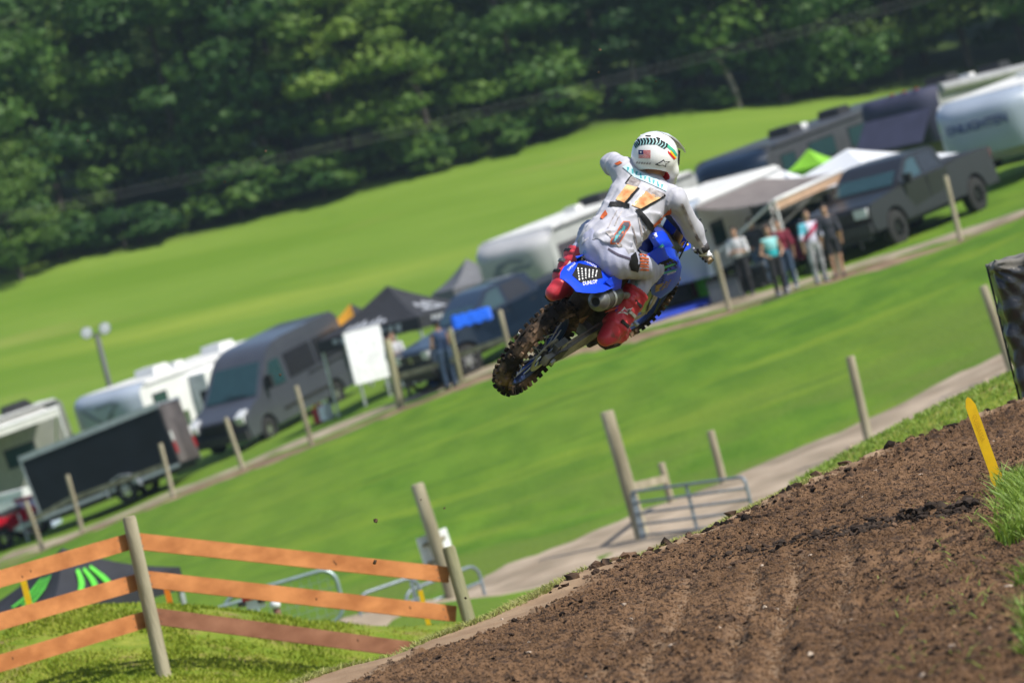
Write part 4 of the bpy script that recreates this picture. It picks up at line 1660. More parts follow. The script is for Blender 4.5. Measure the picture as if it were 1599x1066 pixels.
tube(bm, [BR_.lerp(BL_, .22) + Vector((0, .03, .0)), (.10, 1.04, .84), (.02, 1.10, .70), (0, .95, .55)], .005, 6)
obj('brake_hose', bm, black_pl, bike, True)
fplate = patch('number_plate', [[(-.08, 1.12, .78), (0, 1.15, .80), (.06, 1.11, .77)], [(-.10, 1.13, .70), (0, 1.17, .71), (.085, 1.11, .69)], [(-.09, 1.16, .58), (.0, 1.20, .57), (.085, 1.13, .58)]], blue, bike, .004)
ffen = patch('front_fender', [[(-.07, 1.12, .48), (-.02, 1.12, .505), (.03, 1.12, .48)], [(-.08, 1.25, .49), (-.02, 1.25, .52), (.035, 1.23, .49)], [(-.075, 1.40, .475), (-.02, 1.41, .505), (.035, 1.38, .475)], [(-.05, 1.52, .46), (-.015, 1.53, .48), (.025, 1.50, .46)], [(-.03, 1.60, .45), (-.01, 1.61, .46), (.012, 1.59, .45)]], blue, bike, .004)


# ------------------------------------------------------------------ printed marks laid on to surfaces
bpy.context.view_layer.update()


def bvh_of(objs):
    Vs, Fs, n = [], [], 0
    for o in objs:
        M = o.matrix_world
        Vs += [M @ v.co for v in o.data.vertices]
        Fs += [tuple(i + n for i in p.vertices) for p in o.data.polygons]
        n = len(Vs)
    return BVHTree.FromPolygons(Vs, Fs)


def prep_poly(polys, maxlen):
    bm = NB()
    for pl in polys:
        try:
            bm.faces.new([bm.verts.new((p[0], p[1], 0)) for p in pl])
        except ValueError:
            pass
    bmesh.ops.triangulate(bm, faces=bm.faces[:])
    for _ in range(5):
        lng = [e for e in bm.edges if e.calc_length() > maxlen]
        if not lng:
            break
        bmesh.ops.subdivide_edges(bm, edges=lng, cuts=1)
        bmesh.ops.triangulate(bm, faces=bm.faces[:])
    return bm


def lay(name, bm, tree, m, parent, off=.0022):
    """drop a flat print (drawn as the eye sees it from behind the bike) on to the surface under it"""
    bad = []
    inv = parent.matrix_world.inverted()
    for v in bm.verts:
        d = ray(v.co.x, v.co.y)
        d = Vector(d).normalized()
        loc, n, i, dist = tree.ray_cast(Vector((0, 0, 0)), d)
        if loc is None:
            bad.append(v)
            continue
        if n.dot(d) > 0:
            n = -n
        v.co = inv @ (loc + n * off)
    # drop faces that bridge a jump in depth
    bmesh.ops.delete(bm, geom=bad, context='VERTS')
    L = [f for f in bm.faces if max(e.calc_length() for e in f.edges) > .05]
    bmesh.ops.delete(bm, geom=L, context='FACES')
    me = bpy.data.meshes.new(name)
    bm.to_mesh(me)
    bm.free()
    if len(me.polygons) == 0:
        return None
    me.polygons.foreach_set('use_smooth', np.ones(len(me.polygons), bool))
    return link(name, me, parent, m)


def print_poly(name, polys, tree, m, parent, off=.0022, maxlen=5.0):
    return lay(name, prep_poly(polys, maxlen), tree, m, parent, off)


def print_text(name, s, c, du, hpx, tree, m, parent, off=.0026, shear=0.0, dv=None, bold=0.0):
    """text centred at c, running along du (pixels per em), height hpx"""
    me = text_mesh(s, 1.0, 0, shear, bold)
    bm = NB()
    bm.from_mesh(me)
    bpy.data.meshes.remove(me)
    w = max(v.co.x for v in bm.verts) - min(v.co.x for v in bm.verts)
    L = math.hypot(*du)
    ux, uy = du[0] / w, du[1] / w
    if dv is None:
        vx, vy = (-du[1] / L) * -hpx / .72, (du[0] / L) * -hpx / .72
    else:
        vx, vy = dv[0] / .72, dv[1] / .72
    for v in bm.verts:
        x, y = v.co.x, v.co.y
        v.co = (c[0] + ux * x + vx * y, c[1] + uy * x + vy * y, 0)
    return lay(name, bm, tree, m, parent, off)


T_fen = bvh_of([fender])
ps = [(893, 430), (903, 411), (938, 419), (941, 434), (907, 442)]
print_poly('sponsor_panel', [ps], T_fen, blk_ink, fender)
bm = NB()
a, b, c_, d_ = (898, 432), (906, 415), (935, 422), (909, 439)
for k in range(6):
    t = (k + .5) / 6
    p0 = (898 + (905 - 898) * 0 + 7 * t * 1.0 + 0, 0)
    x0, y0 = 899 + 36 * t, 416 + 6 * t + 0
    x1, y1 = 900 + 30 * t + 2, 434 + 5 * (1 - t) - 2 * t
    # a line of small white print from the upper to the lower side of the panel
    n = 5
    polys = []
    for i in range(n):
        u0, u1 = .06 + i * .19 + random.uniform(0, .03), .06 + i * .19 + random.uniform(.10, .16)
        q = [(x0 + (x1 - x0) * u0 - .9, y0 + (y1 - y0) * u0), (x0 + (x1 - x0) * u0 + .9, y0 + (y1 - y0) * u0 + .2), (x0 + (x1 - x0) * u1 + .9, y0 + (y1 - y0) * u1 + .2), (x0 + (x1 - x0) * u1 - .9, y0 + (y1 - y0) * u1)]
        polys.append(q)
    bq = prep_poly(polys, 6)
    lay('print_line', bq, T_fen, white_ink, fender, .0034)
bm.free()
print_text('lettering', 'DUNLOP', (921, 441.5), (22, -3.6), 6.0, T_fen, white_ink, fender, bold=.012)
print_text('lettering', 'YAMAHA', (922, 412.3), (19, 11), 3.4, T_fen, white_ink, fender)
print_text('lettering', 'YAMAHA', (892.5, 417), (12, -12), 3.6, T_fen, white_ink, fender)
shr = [o for o in bike.children if o.name.startswith('radiator_shroud')][1]
T_shr = bvh_of([shr])
print_poly('graphic', [[(1020, 420), (1030, 410), (1046, 403), (1056, 408), (1058, 417), (1024, 427)], [(1022, 432), (1058, 423), (1057, 436), (1020, 446)]], T_shr, blk_ink, shr)
print_poly('graphic', [[(1026, 419), (1050, 411), (1055, 412), (1030, 422)], [(1024, 428), (1056, 420), (1056, 421.5), (1026, 430)]], T_shr, green_ink, shr, .0032)
print_text('lettering', 'YAMAHA', (1048, 426), (14, -5.5), 3.2, T_shr, white_ink, shr)
print_poly('graphic', [[(1022, 446), (1048, 436), (1040, 450), (1022, 456)]], T_shr, mat('tan_print', (.30, .20, .12), .6, var=.3, scale=30), shr)
T_cov = bvh_of([o for o in bike.children if o.name.startswith(('tank_cover', 'fuel_tank'))])
cov = [o for o in bike.children if o.name.startswith('tank_cover')][1]
print_poly('graphic', [[(1021, 392), (1034, 380), (1037, 384), (1024, 398)]], T_cov, green_ink, cov)
print_poly('graphic', [[(1023, 394), (1034, 384), (1036, 387), (1025, 398)]], T_cov, white_ink, cov, .0032)
print_text('lettering', '3', (1022, 368), (8, -2), 9, T_cov, white_ink, cov, bold=.02)
T_pl = bvh_of([fplate, ffen])
ov = [(1071 + 7.5 * math.cos(k * .4488) , 380 - 2 * math.cos(k * .4488) + 4.2 * math.sin(k * .4488)) for k in range(14)]
print_poly('graphic', [ov], T_pl, yellow_ink, fplate)
ov = [(1071 + 4.5 * math.cos(k * .4488), 380 - 1.2 * math.cos(k * .4488) + 1.6 * math.sin(k * .4488)) for k in range(14)]
print_poly('graphic', [ov], T_pl, red_ink, fplate, .0034)

# ------------------------------------------------------------------ the rider
rider = thing('person', 'motocross rider in pale grey gear, red boots and white helmet riding the airborne bike', 'person', M=M_B)
skin = mat('skin', (.45, .26, .17), .55, var=.1)
jersey_m = mat('jersey_fabric', (.43, .43, .495), .58, var=.08, scale=9, spec=.4, col2=(.51, .505, .56), mud=(8, .68, .3, (.26, .22, .20)))
pants_m = mat('pants_fabric', (.40, .41, .55), .6, var=.10, scale=7, spec=.3, bump=.08, bscale=120, col2=(.48, .49, .62), mud=(11, .66, .35, (.22, .16, .13)))
red_boot = mat('red_boot', (.60, .035, .055), .42, var=.2, scale=7, spec=.5, bump=.1, bscale=50, col2=(.70, .06, .085), mud=(14, .56, .7, (.13, .06, .045)))
PEL, NECK, HEAD = np.array((-.046, .21, .665)), np.array((-.165, .62, .984)), np.array((-.236, .66, 1.112))
SL, SR = np.array((-.305, .55, .955)), np.array((.022, .59, 1.000))
EL_, ER_ = np.array((-.438, .72, .876)), np.array((.168, .765, .862))
WR, WL = np.array((.272, .815, .795)), np.array((-.40, .97, .815))
HL, HR = np.array((-.100, .27, .645)), np.array((.055, .26, .635))
KL, KR = np.array((-.285, .66, .49)), np.array((.105, .685, .548))
AL, AR = np.array((-.20, .44, .20)), np.array((.200, .425, .200))
sp = nrm(NECK - PEL)
lat = nrm(SR - SL)
lat2 = nrm(np.array((1., .05, -.12)))
bk = nrm(np.cross(lat, sp))


def axes(l):
    c = nrm(np.cross(l, sp))
    l = nrm(np.cross(sp, c))
    return np.stack([l, sp, c])


A1, A2 = axes(lat), axes(lat2)
mid = lambda t: PEL + (NECK - PEL) * t


def torso_parts(g=0.0):
    return [s_ell(mid(.68), (.178 + g, .20 + g, .118 + g), A1), s_ell(mid(.36), (.150 + g, .21 + g, .108 + g), axes(lat + lat2)), s_ell(mid(.02), (.150 + g, .15 + g, .118 + g), A2),
            s_rc(SL, SR, .062 + g, .062 + g), s_rc(mid(.9), NECK + sp * .02, .085 + g, .058 + g)]


def arm_parts(g=0.0):
    return [s_rc(SL, EL_, .074 + g, .058 + g), s_rc(EL_, WL, .054 + g, .034 + g), s_rc(SR, ER_, .063 + g, .050 + g), s_rc(ER_, WR, .050 + g, .033 + g)]


def leg_parts(g=0.0):
    return [s_ell(PEL, (.150 + g, .140 + g, .118 + g), A2), s_ell(HL * .85 + np.array((0, -.04, .10)), (.085 + g, .115 + g, .098 + g)), s_ell(HR * .85 + np.array((0, -.04, .10)), (.085 + g, .115 + g, .098 + g)),
            s_rc(HL, KL, .092 + g, .068 + g), s_rc(HR, KR, .096 + g, .070 + g), s_rc(KL, AL, .066 + g, .048 + g), s_rc(KR, AR, .066 + g, .048 + g)]


def wr(p, a, fx, fy, fz, ph=0.0):
    return a * np.sin(p[:, 0] * fx + p[:, 1] * fy + p[:, 2] * fz + 1.6 * np.sin(p[:, 0] * fz * .4 - p[:, 1] * fx * .3 + ph) + ph)


# the body under the clothes, one continuous surface with hands
def hand_parts(E, D_, W_, side):
    """palm, four curled fingers and a thumb closed round the grip; E is the bar end, D_ the direction along the bar inwards"""
    D_ = nrm(D_)
    up = nrm(np.array((0, -.45, .9)) - D_ * (np.array((0, -.45, .9)) @ D_))
    fw_ = nrm(np.cross(D_, up)) * 1.0
    if fw_[1] < 0:
        fw_ = -fw_
    c = E + D_ * .060
    parts_ = [s_ell(c + up * .030 - fw_ * .012, (.043, .030, .016), np.stack([D_, fw_, up])), s_rc(W_, c + up * .024 - fw_ * .02, .028, .026)]
    for i, (o, L_) in enumerate(((-.036, .9), (-.012, 1.0), (.012, 1.02), (.036, .95))):
        b = c + D_ * o
        pts = []
        for a in (100, 55, 5, -50, -100):
            r = .0285 * (1 if a > -40 else .95)
            pts.append(b + up * (r * math.sin(rad(a))) * L_ + fw_ * (r * math.cos(rad(a))) * L_)
        for q, w in zip(pts, pts[1:]):
            parts_.append(s_rc(q, w, .0105, .0098))
    b = c + D_ * .052
    th = [c + D_ * .030 + up * .018 - fw_ * .024, b + up * .0 - fw_ * .029, b - up * .026 - fw_ * .008, b - D_ * .006 - up * .028 + fw_ * .016]
    for q, w in zip(th, th[1:]):
        parts_.append(s_rc(q, w, .0125, .0105))
    return parts_


barL, barR = np.array(BL_), np.array(BR_)
hR = hand_parts(barR, barL - barR, WR, 1)
hL = hand_parts(barL, barR - barL, WL, -1)
MB3 = np.array(M_B.to_3x3().inverted())
hfw = nrm(MB3 @ np.array(CX * .50 - CZ * .82 - CY * .20))
hrt = nrm(np.cross(hfw, MB3 @ np.array(CY - CX * .04)))
hup = nrm(np.cross(hrt, hfw))
HAX = np.stack([hrt, hfw, hup])


def hp(x, y, z):
    return HEAD + hrt * x + hfw * y + hup * z


head_parts = [s_ell(hp(0, -.01, .02), (.078, .098, .10), HAX), s_ell(hp(0, .05, -.055), (.055, .055, .06), HAX), s_rc(hp(0, .095, .0), hp(0, .112, -.025), .010, .014), s_rc(NECK - sp * .05, hp(0, -.02, -.06), .058, .052),
              s_ell(hp(.08, 0, -.005), (.012, .02, .032), HAX), s_ell(hp(-.08, 0, -.005), (.012, .02, .032), HAX), s_rc(hp(-.02, .098, -.065), hp(.02, .098, -.065), .007, .007)]
body_f = s_union(torso_parts(-.012) + arm_parts(-.014) + leg_parts(-.014) + [s_rc(AL, AL + np.array((0, .16, -.05)), .036, .03), s_rc(AR, AR + np.array((0, .16, -.05)), .036, .03)] + head_parts, .03)
hand_f = s_union(hR + hL, .006)
sdf_obj('body', lambda p: np.minimum(body_f(p), hand_f(p) + .003), (-.62, 0, .05), (.45, 1.2, 1.28), .0125, skin, rider)
# jersey
jer_f0 = s_union(torso_parts(.004) + arm_parts(.004), .045)


def folds(p, a, l, seed, sc):
    n = 1 - np.abs(vnoise(a, l, seed, sc)) * 1.6
    return n


def jer_f(p):
    t = (p - PEL) @ sp
    a = (p - PEL) @ A1[0]
    c = (p - PEL) @ bk
    loose = .014 * np.clip((.22 - t) / .25, 0, 1.2)
    w1 = folds(p, a * 1.0 - t * .75 + c * .4, t * .20 + a * .18, 71, .044)
    w2 = folds(p, a * .7 + t * 1.0, t * .22 - a * .25 + c * .5, 74, .055)
    w3 = folds(p, p[:, 0] * 1.2 + p[:, 2] * .8 - p[:, 1] * .5, p[:, 1] * .35 - p[:, 0] * .2, 72, .034)
    amp = np.clip((.46 - t) / .30, .30, 1)
    w = -.010 * w1 * amp - .007 * w2 * amp - .0065 * w3
    d = jer_f0(p) - loose + w + .007
    side = (p - PEL) @ A2[0]
    hem = -.050 - .055 * np.abs(side / .17) ** 2 + .02 * side / .17 + .006 * np.sin(side * 70)
    d = np.maximum(d, hem - t)
    d = np.where(np.linalg.norm(p - NECK, axis=1) < .15, np.maximum(d, (p - NECK) @ sp - .034), d)
    for W_, E_ in ((WR, ER_), (WL, EL_)):
        cut = (p - W_) @ nrm(W_ - E_) - .012
        near = np.linalg.norm(p - W_, axis=1) < .12
        d = np.where(near, np.maximum(d, cut), d)
    return d


jersey = sdf_obj('jersey', jer_f, (-.62, .03, .40), (.40, 1.15, 1.16), .0078, jersey_m, rider)
# trousers
pan_f0 = s_union(leg_parts(.004), .045)


def pan_f(p):
    kn = np.exp(-(np.minimum(np.linalg.norm(p - KR, axis=1), np.linalg.norm(p - KL, axis=1)) / .12) ** 2)
    return pan_f0(p) + wr(p, .0015, 70, 60, 90, .4) + kn * wr(p, .003, 20, 160, 130, 1.1) - .006 * np.exp(-(np.linalg.norm(p - KR, axis=1) / .07) ** 2)


trousers = sdf_obj('trousers', pan_f, (-.46, -.02, .12), (.32, .82, .92), .0085, pants_m, rider, lambda c: ((c - PEL) @ sp < .10) | (c[:, 2] < .70))


# boots
def boot(K_, A_, side):
    top = A_ + (K_ - A_) * .60
    sh = nrm(K_ - A_)
    toe = A_ + np.array((.01 * side, .20, -.045))
    heel = A_ + np.array((.005 * side, -.045, -.04))
    ball = A_ + np.array((.01 * side, .13, -.04))
    A_ax = np.stack([nrm(np.cross(np.array((0, 1., 0)), sh)), np.array((0, 1., 0)), sh])
    bf = s_union([s_rc(top, A_ + sh * .05, .082, .067), s_rc(A_ + sh * .06, A_, .066, .060), s_rc(heel, ball, .048, .048), s_rc(ball, toe, .048, .038), s_ell(A_ + sh * .16 + np.array((.0, -.035, 0)), (.05, .035, .10))], .03)

    def f(p):
        d = bf(p)
        h = (p - A_) @ sh
        ridge = .007 * (np.abs(((h * 13) % 1) - .5) < .14) + .004 * np.sin(p[:, 1] * 70 + h * 50) + .004 * vnoise(p[:, 0] + p[:, 1], h, 81, .03)
        return d - ridge * np.clip((h + .03) * 20, 0, 1)
    lo = np.minimum(np.minimum(top, toe), heel) - .11
    hi = np.maximum(np.maximum(top, toe), heel) + .11
    o = sdf_obj('boot', f, lo, hi, .0075, red_boot, rider, lambda c: (c - top) @ sh < .012)
    # sole
    bm = NB()
    pr = [(-.055, .0), (-.04, .038), (.06, .046), (.14, .048), (.21, .034), (.235, .0), (.21, -.034), (.14, -.042), (.06, -.036), (-.04, -.034)]
    slab(bm, [Vector(A_) + Vector((x + .006 * side, y, -.098)) for y, x in pr], (0, 0, 1), .022)
    obj('sole', bm, muddy, o, bevel=.004)
    for k, hh in enumerate((.20, .13, .06)):
        c = A_ + sh * hh
        ov = np.array((side * .70, -.70, 0))
        out = nrm(ov - sh * (ov @ sh))
        q = c + out * (.076 + .006 * (hh > .1))
        t_ = nrm(np.cross(sh, out))
        M = Matrix((Vector(out), Vector(t_), Vector(sh))).transposed()
        bm = NB()
        box(bm, q, (.014, .062, .020), M)
        box(bm, q + out * .007, (.006, .030, .012), M)
        obj('buckle', bm, black_pl if k != 1 else alu, o, bevel=.003)
    return o


bR = boot(KR, AR, 1)
bL = boot(KL, AL, -1)
# gloves
glove_m = mat('glove_fabric', (.62, .62, .66), .65, var=.15, scale=30)
glove_d = mat('glove_dark', (.035, .033, .036), .7, var=.3, scale=30)
for (hh, W_, E_) in ((hR, WR, barR), (hL, WL, barL)):
    gf = s_union(hh, .007)
    bx_ = np.stack([W_, E_, E_ + .1 * nrm(np.array((-.04, .95, .78)) - E_)])
    lo, hi = bx_.min(0) - .09, bx_.max(0) + .09
    g = sdf_obj('glove', gf, lo, hi, .0042, [glove_m, glove_d], rider, None, lambda c, E_=E_: (((c - E_)[:, 2] < .012) & (c[:, 1] > E_[1] - .0)).astype(int))
    ax = nrm(W_ - (ER_ if W_[0] > 0 else EL_))
    obj('cuff', tube(NB(), [Vector(W_ - ax * .030), Vector(W_ - ax * .005), Vector(W_ + ax * .012)], [.041, .040, .036], 16), glove_d, g, True)

# helmet
helm_m = mat('helmet_white', (.80, .80, .80), .22, var=.02, scale=5, coat=.5)
helm_in = mat('helmet_lining', rgb('b01824'), .8, var=.15, scale=20)
shell = s_union([s_ell(hp(0, -.012, .012), (.126, .148, .120), HAX), s_ell(hp(0, -.03, -.05), (.118, .115, .085), HAX), s_rc(hp(-.07, .07, -.085), hp(0, .155, -.105), .042, .038), s_rc(hp(.07, .07, -.085), hp(0, .155, -.105), .042, .038)], .05)
shell = s_sub(shell, s_ell(hp(0, -.018, -.165), (.098, .105, .098), HAX), .012)
shell = s_sub(shell, s_box(hp(0, .15, .012), (.098, .085, .052), HAX, .03), .012)
shell = s_sub(shell, s_ell(hp(0, .0, -.01), (.098, .118, .100), HAX), .008)
neck_c, neck_c2 = hp(0, -.018, -.165), hp(0, 0, -.01)
nk_f, in_f = s_ell(neck_c, (.104, .111, .104), HAX), s_ell(neck_c2, (.102, .122, .104), HAX)
helmet = sdf_obj('helmet', shell, HEAD - .26, HEAD + .26, .0058, [helm_m, helm_in], rider, None, lambda c: (np.minimum(nk_f(c), in_f(c)) < 0).astype(int))


def hv(x, y, z):
    return Vector(hp(x, y, z))


rows_ = []
for (y, z, w, dr) in ((-.035, .134, .075, .026), (.03, .144, .098, .040), (.10, .140, .110, .052), (.165, .122, .106, .054), (.215, .102, .090, .044)):
    rows_.append([hv(s * w, y - .03 * abs(s) ** 2, z - dr * abs(s) ** 2) for s in (-1, -.6, -.2, .2, .6, 1)])
visor = patch('visor', rows_, helm_m, helmet, .006)
bm = NB()
box(bm, hv(0, .118, .012), (.165, .03, .085), Matrix((Vector(hrt), Vector(hfw), Vector(hup))).transposed())
obj('goggles', bm, black_pl, helmet, bevel=.012)
bpy.context.view_layer.update()
T_h = bvh_of([helmet])
CH = lambda px, py: (px, py)
# chevron band round the shell
bl, tl = [], []


def band(u, v):
    """u along the band 0..1 from the near side round to the visor, v across it"""
    xs_ = [989.5, 996, 1010, 1027, 1040, 1050, 1058]
    ys_ = [228.5, 222.5, 220.5, 221.5, 229, 237, 247]
    t = u * 6
    x = float(np.interp(t, range(7), xs_))
    y = float(np.interp(t, range(7), ys_))
    e = .05
    x2 = float(np.interp(min(t + e, 6), range(7), xs_)) - float(np.interp(max(t - e, 0), range(7), xs_))
    y2 = float(np.interp(min(t + e, 6), range(7), ys_)) - float(np.interp(max(t - e, 0), range(7), ys_))
    l = math.hypot(x2, y2)
    return (x - y2 / l * v, y + x2 / l * v)


for k in range(13):
    u0, u1 = .01 + k * .052, .01 + k * .052 + .034
    sh = .022
    bl.append([band(u0, -5), band(u1, -5), band(u1 + sh, 0), band(u0 + sh, 0)])
    bl.append([band(u0 + sh, 0), band(u1 + sh, 0), band(u1, 5), band(u0, 5)])
print_poly('band', [[band(i / 20, -5) for i in range(14)] + [band(i / 20, 5) for i in range(13, -1, -1)]], T_h, mat('pale_teal_print', rgb('9fd0d2'), .4), helmet, .0016)
print_poly('band_stripe', bl, T_h, blk_ink, helmet, .0026)
print_poly('band_colour', [[band(.66, -5), band(.84, -4), band(.98, -2), band(.98, 1), band(.84, 0), band(.66, 0)]], T_h, green_ink, helmet)
print_poly('band_colour', [[band(.78, 0), band(.98, 1), band(.98, 3), band(.80, 3)]], T_h, yellow_ink, helmet)
print_poly('band_colour', [[band(.74, 3), band(.98, 3), band(.98, 6), band(.78, 6)]], T_h, red_ink, helmet)
# small flag on the back
FX, FY = Vector((18.5, .4, 0)), Vector((0, 12.5, 0))
fo = Vector((997.5, 234.5, 0))
st = []
for k in range(7):
    a = fo + FY * (2 * k / 13) + FX * (0.42 if k < 4 else 0) * 0
    b = a + FX
    st.append([(a.x, a.y), (b.x, b.y), (b.x, b.y + 12.5 / 13), (a.x, a.y + 12.5 / 13)])
print_poly('flag', [[(fo.x, fo.y), ((fo + FX).x, (fo + FX).y), ((fo + FX + FY).x, (fo + FX + FY).y), ((fo + FY).x, (fo + FY).y)]], T_h, white_ink, helmet, .0018)
print_poly('flag_stripe', st, T_h, red_ink, helmet, .0028)
print_poly('flag_canton', [[(997.5, 234.5), (1004.8, 234.6), (1004.8, 241.2), (997.5, 241.2)]], T_h, mat('navy_print', rgb('1c2a66'), .5), helmet, .0036)
ss = [(1001.2 + (1.9 if k % 2 == 0 else .8) * math.sin(k * math.pi / 5), 237.9 - (1.9 if k % 2 == 0 else .8) * math.cos(k * math.pi / 5)) for k in range(10)]
print_poly('flag_star', [ss], T_h, white_ink, helmet, .0044)
# outlined star mark on the side of the shell and small dark line of print
star_o = [(1022.5, 257), (1031, 252.5), (1036.5, 249), (1038, 252.5), (1047, 252), (1040, 256), (1039.5, 261), (1034.5, 258.2), (1029, 259)]
cx_, cy_ = np.mean(star_o, 0)
star_i = [(cx_ + (x - cx_) * .72, cy_ + (y - cy_) * .66) for x, y in star_o]
print_poly('mark', [star_o], T_h, blk_ink, helmet, .0020)
print_poly('mark', [star_i], T_h, helm_m, helmet, .0030)
print_poly('mark', [[(993 + 4 * k, 253.5 + .25 * k), (996 + 4 * k, 252 + .3 * k), (996.3 + 4 * k, 255.0 + .3 * k), (993.3 + 4 * k, 256 + .25 * k)] for k in range(6)], T_h, chrome_ink, helmet)
for pl_ in ([(995, 214.5), (1000, 213.5), (999, 216), (995.5, 217)], [(1008, 211.5), (1017, 212), (1016, 214), (1008.5, 213.5)], [(1024, 214), (1031, 216), (1031, 218), (1025.5, 217)], [(1032, 219), (1037, 222.5), (1035, 224)]):
    print_poly('vent', [pl_], bvh_of([helmet, visor]), blk_ink, helmet)

# prints on the jersey
bpy.context.view_layer.update()
T_j = bvh_of([jersey])
J = lambda n, pl, m, off=.0048: print_poly(n, pl, T_j, m, jersey, off)
J('number', [[(978, 287), (986, 275.5), (1001, 284), (994, 294.5)], [(1008, 299), (1015, 293), (1038, 303), (1030, 313)]], chrome_ink)
J('number', [[(961.5, 312), (979, 288.5), (996, 293), (975, 316.5)], [(986, 321), (1008, 299), (1031, 309), (1000, 326)]], oran_ink)
J('number_edge', [[(975, 316.5), (996, 293), (999, 295), (978, 318.5)], [(1000, 326), (1031, 309), (1038, 303), (1039.5, 306.5), (1003, 329.5)], [(976, 286.5), (985.5, 273), (987, 274.5), (978.5, 287.5)]], blk_ink)
J('number_edge', [[(988, 320), (1003, 299), (1007, 300.5), (991, 322)]], white_ink)
J('strap', [[(951, 323), (953, 316.5), (966, 314.8), (984, 319), (983, 326), (966, 322.5)]], blk_ink, .0065)
J('strap', [[(991, 328), (998, 326), (1022, 354), (1017, 362), (1012, 358)]], blk_ink, .0065)
J('patch_trim', [[(953, 376), (973, 345.5), (983, 346), (984.5, 352), (966, 381.5), (953.5, 380.5)]], dark_oran, .0044)
J('patch', [[(955, 376), (974, 347.5), (981.5, 347.5), (982.5, 352), (965.5, 379.5), (955.5, 379)]], mat('slate_print', rgb('4a4552'), .6), .0052)
J('patch_script', [[(957 + 2.9 * k + (0 if k % 2 else 1.5), 376 - 3.6 * k), (960 + 2.9 * k, 377 - 3.6 * k), (964.5 + 2.3 * k, 369.5 - 3.1 * k), (961 + 2.4 * k, 368.5 - 3.2 * k)] for k in range(6)], teal_ink, .0060)
J('streak', [[(962, 330), (964, 329), (950, 356), (948, 357)], [(970, 330), (972, 330), (961, 352), (959, 352)], [(996, 340), (998, 340), (1004, 372), (1001, 372)], [(986, 352), (988, 352), (996, 384), (993, 384)], [(1003, 352), (1005, 352), (1010, 368), (1008, 369)], [(945, 362), (952, 360), (972, 384), (966, 386)]], chrome_ink, .0044)
J('sleeve_streak', [[(1062, 318), (1066, 318), (1086, 362), (1082, 362)], [(1072, 336), (1074, 336), (1094, 378), (1091, 379)], [(1084, 368), (1092, 372), (1100, 386), (1094, 386)]], chrome_ink, .0044)
J('yoke_band', [[(972, 261), (980, 257), (1000, 268), (1022, 278), (1042, 291), (1040, 299), (1018, 289), (990, 277)]], mat('pale_blue_print', rgb('b9d3dd'), .6), .0042)
tb = []
for k in range(9):
    x, y = 979 + 6.6 * k, 264.5 + 3.35 * k
    tb.append([(x, y - 4), (x + 2.6, y - 3.2), (x + 3.6, y + 4.5), (x + 1.2, y + 3.6)] if k % 2 else [(x, y - 3.5), (x + 3.8, y - 2.2), (x + 2.4, y + 2), (x + .6, y + 4)])
J('yoke_lettering', tb, teal_ink, .0052)
J('side_panel', [[(1019, 352), (1047, 325), (1049, 332), (1022, 362), (1017, 363)], [(1001, 388), (1012, 372), (1011, 384), (1003, 394)], [(937, 340), (946, 328), (949, 335), (941, 343)]], dark_oran, .0044)
J('cuff_mark', [[(960, 256), (968, 252), (972, 255), (964, 258.5)]], dark_oran, .0044)
T_p = bvh_of([trousers])
print_poly('knee_panel', [[(985, 399), (995, 391), (1004, 394), (1000, 410), (996, 425), (985, 422), (982, 412)]], T_p, blk_ink, trousers, .003)
print_poly('knee_print', [[(999 + 2 * (k % 2), 396 + 4.6 * k), (1012, 399 + 4.2 * k), (1013, 401.5 + 4.2 * k), (998, 398.8 + 4.6 * k)] for k in range(6)], T_p, dark_oran, trousers, .004)
print_poly('plum_strip', [[(950, 387), (965, 396), (985, 403), (985, 406), (964, 399.5), (949, 390)]], T_p, mat('plum_print', rgb('4a4358'), .7), trousers, .003)  # dark plum strip laid on below the jersey hem
print_text('lettering', 'DURA', (994, 442), (-8, 15), 6.0, T_p, teal_ink, trousers)
print_text('lettering', 'D', (913.5, 394), (4, 2), 5.0, T_p, teal_ink, trousers)
T_b = bvh_of([bR])
star_b = [(964.5, 490), (972.5, 483), (975, 478.5), (978, 483), (988, 480.5), (981.5, 486.5), (980, 491.5), (974, 488.5)]
cx_, cy_ = np.mean(star_b, 0)
print_poly('mark', [star_b], T_b, white_ink, bR, .003)
print_poly('mark', [[(cx_ + (x - cx_) * .60, cy_ + (y - cy_) * .55) for x, y in star_b]], T_b, red_boot, bR, .004)
T_l = bvh_of([bL])
print_poly('mark', [[(883, 417), (890, 407), (892, 409), (888, 416), (884, 421)]], T_l, white_ink, bL, .003)

# ------------------------------------------------------------------ paddock: vehicles
glass = mat('window_glass', (.022, .055, .060), .08, var=.1, spec=.8, coat=.3)
tint_glass = mat('tinted_glass', (.020, .021, .026), .18, var=.1, spec=.6)
wheel_rub = mat('road_tyre', (.020, .020, .020), .85, var=.2)
rim_dark = mat('dark_rim', (.03, .03, .032), .4, metal=.6)
rim_silver = mat('silver_rim', (.45, .45, .46), .35, metal=.8)
chrome = mat('chrome', (.62, .63, .65), .18, metal=1.0, var=.05)
lens = mat('lamp_lens', (.62, .64, .66), .12, var=.1, coat=.5)
red_lens = mat('red_lens', (.45, .012, .02), .25, coat=.3)
white_pt = mat('white_paint', (.74, .74, .73), .35, var=.05, scale=2, coat=.2)
grey_pt = mat('grey_paint', (.070, .076, .095), .28, var=.06, scale=2, coat=.4, metal=.2)
truck_pt = mat('truck_grey_paint', (.015, .015, .018), .30, var=.06, scale=2, coat=.1, metal=.0)
navy_pt = mat('navy_paint', (.009, .020, .042), .28, var=.06, scale=2, coat=.5, metal=.3)
trim_black = mat('trim_black', (.022, .022, .024), .55, var=.2)
awn_white = mat('awning_white', (.70, .69, .64), .6, var=.06)

HV = Vector((-.527, -.850, 0))


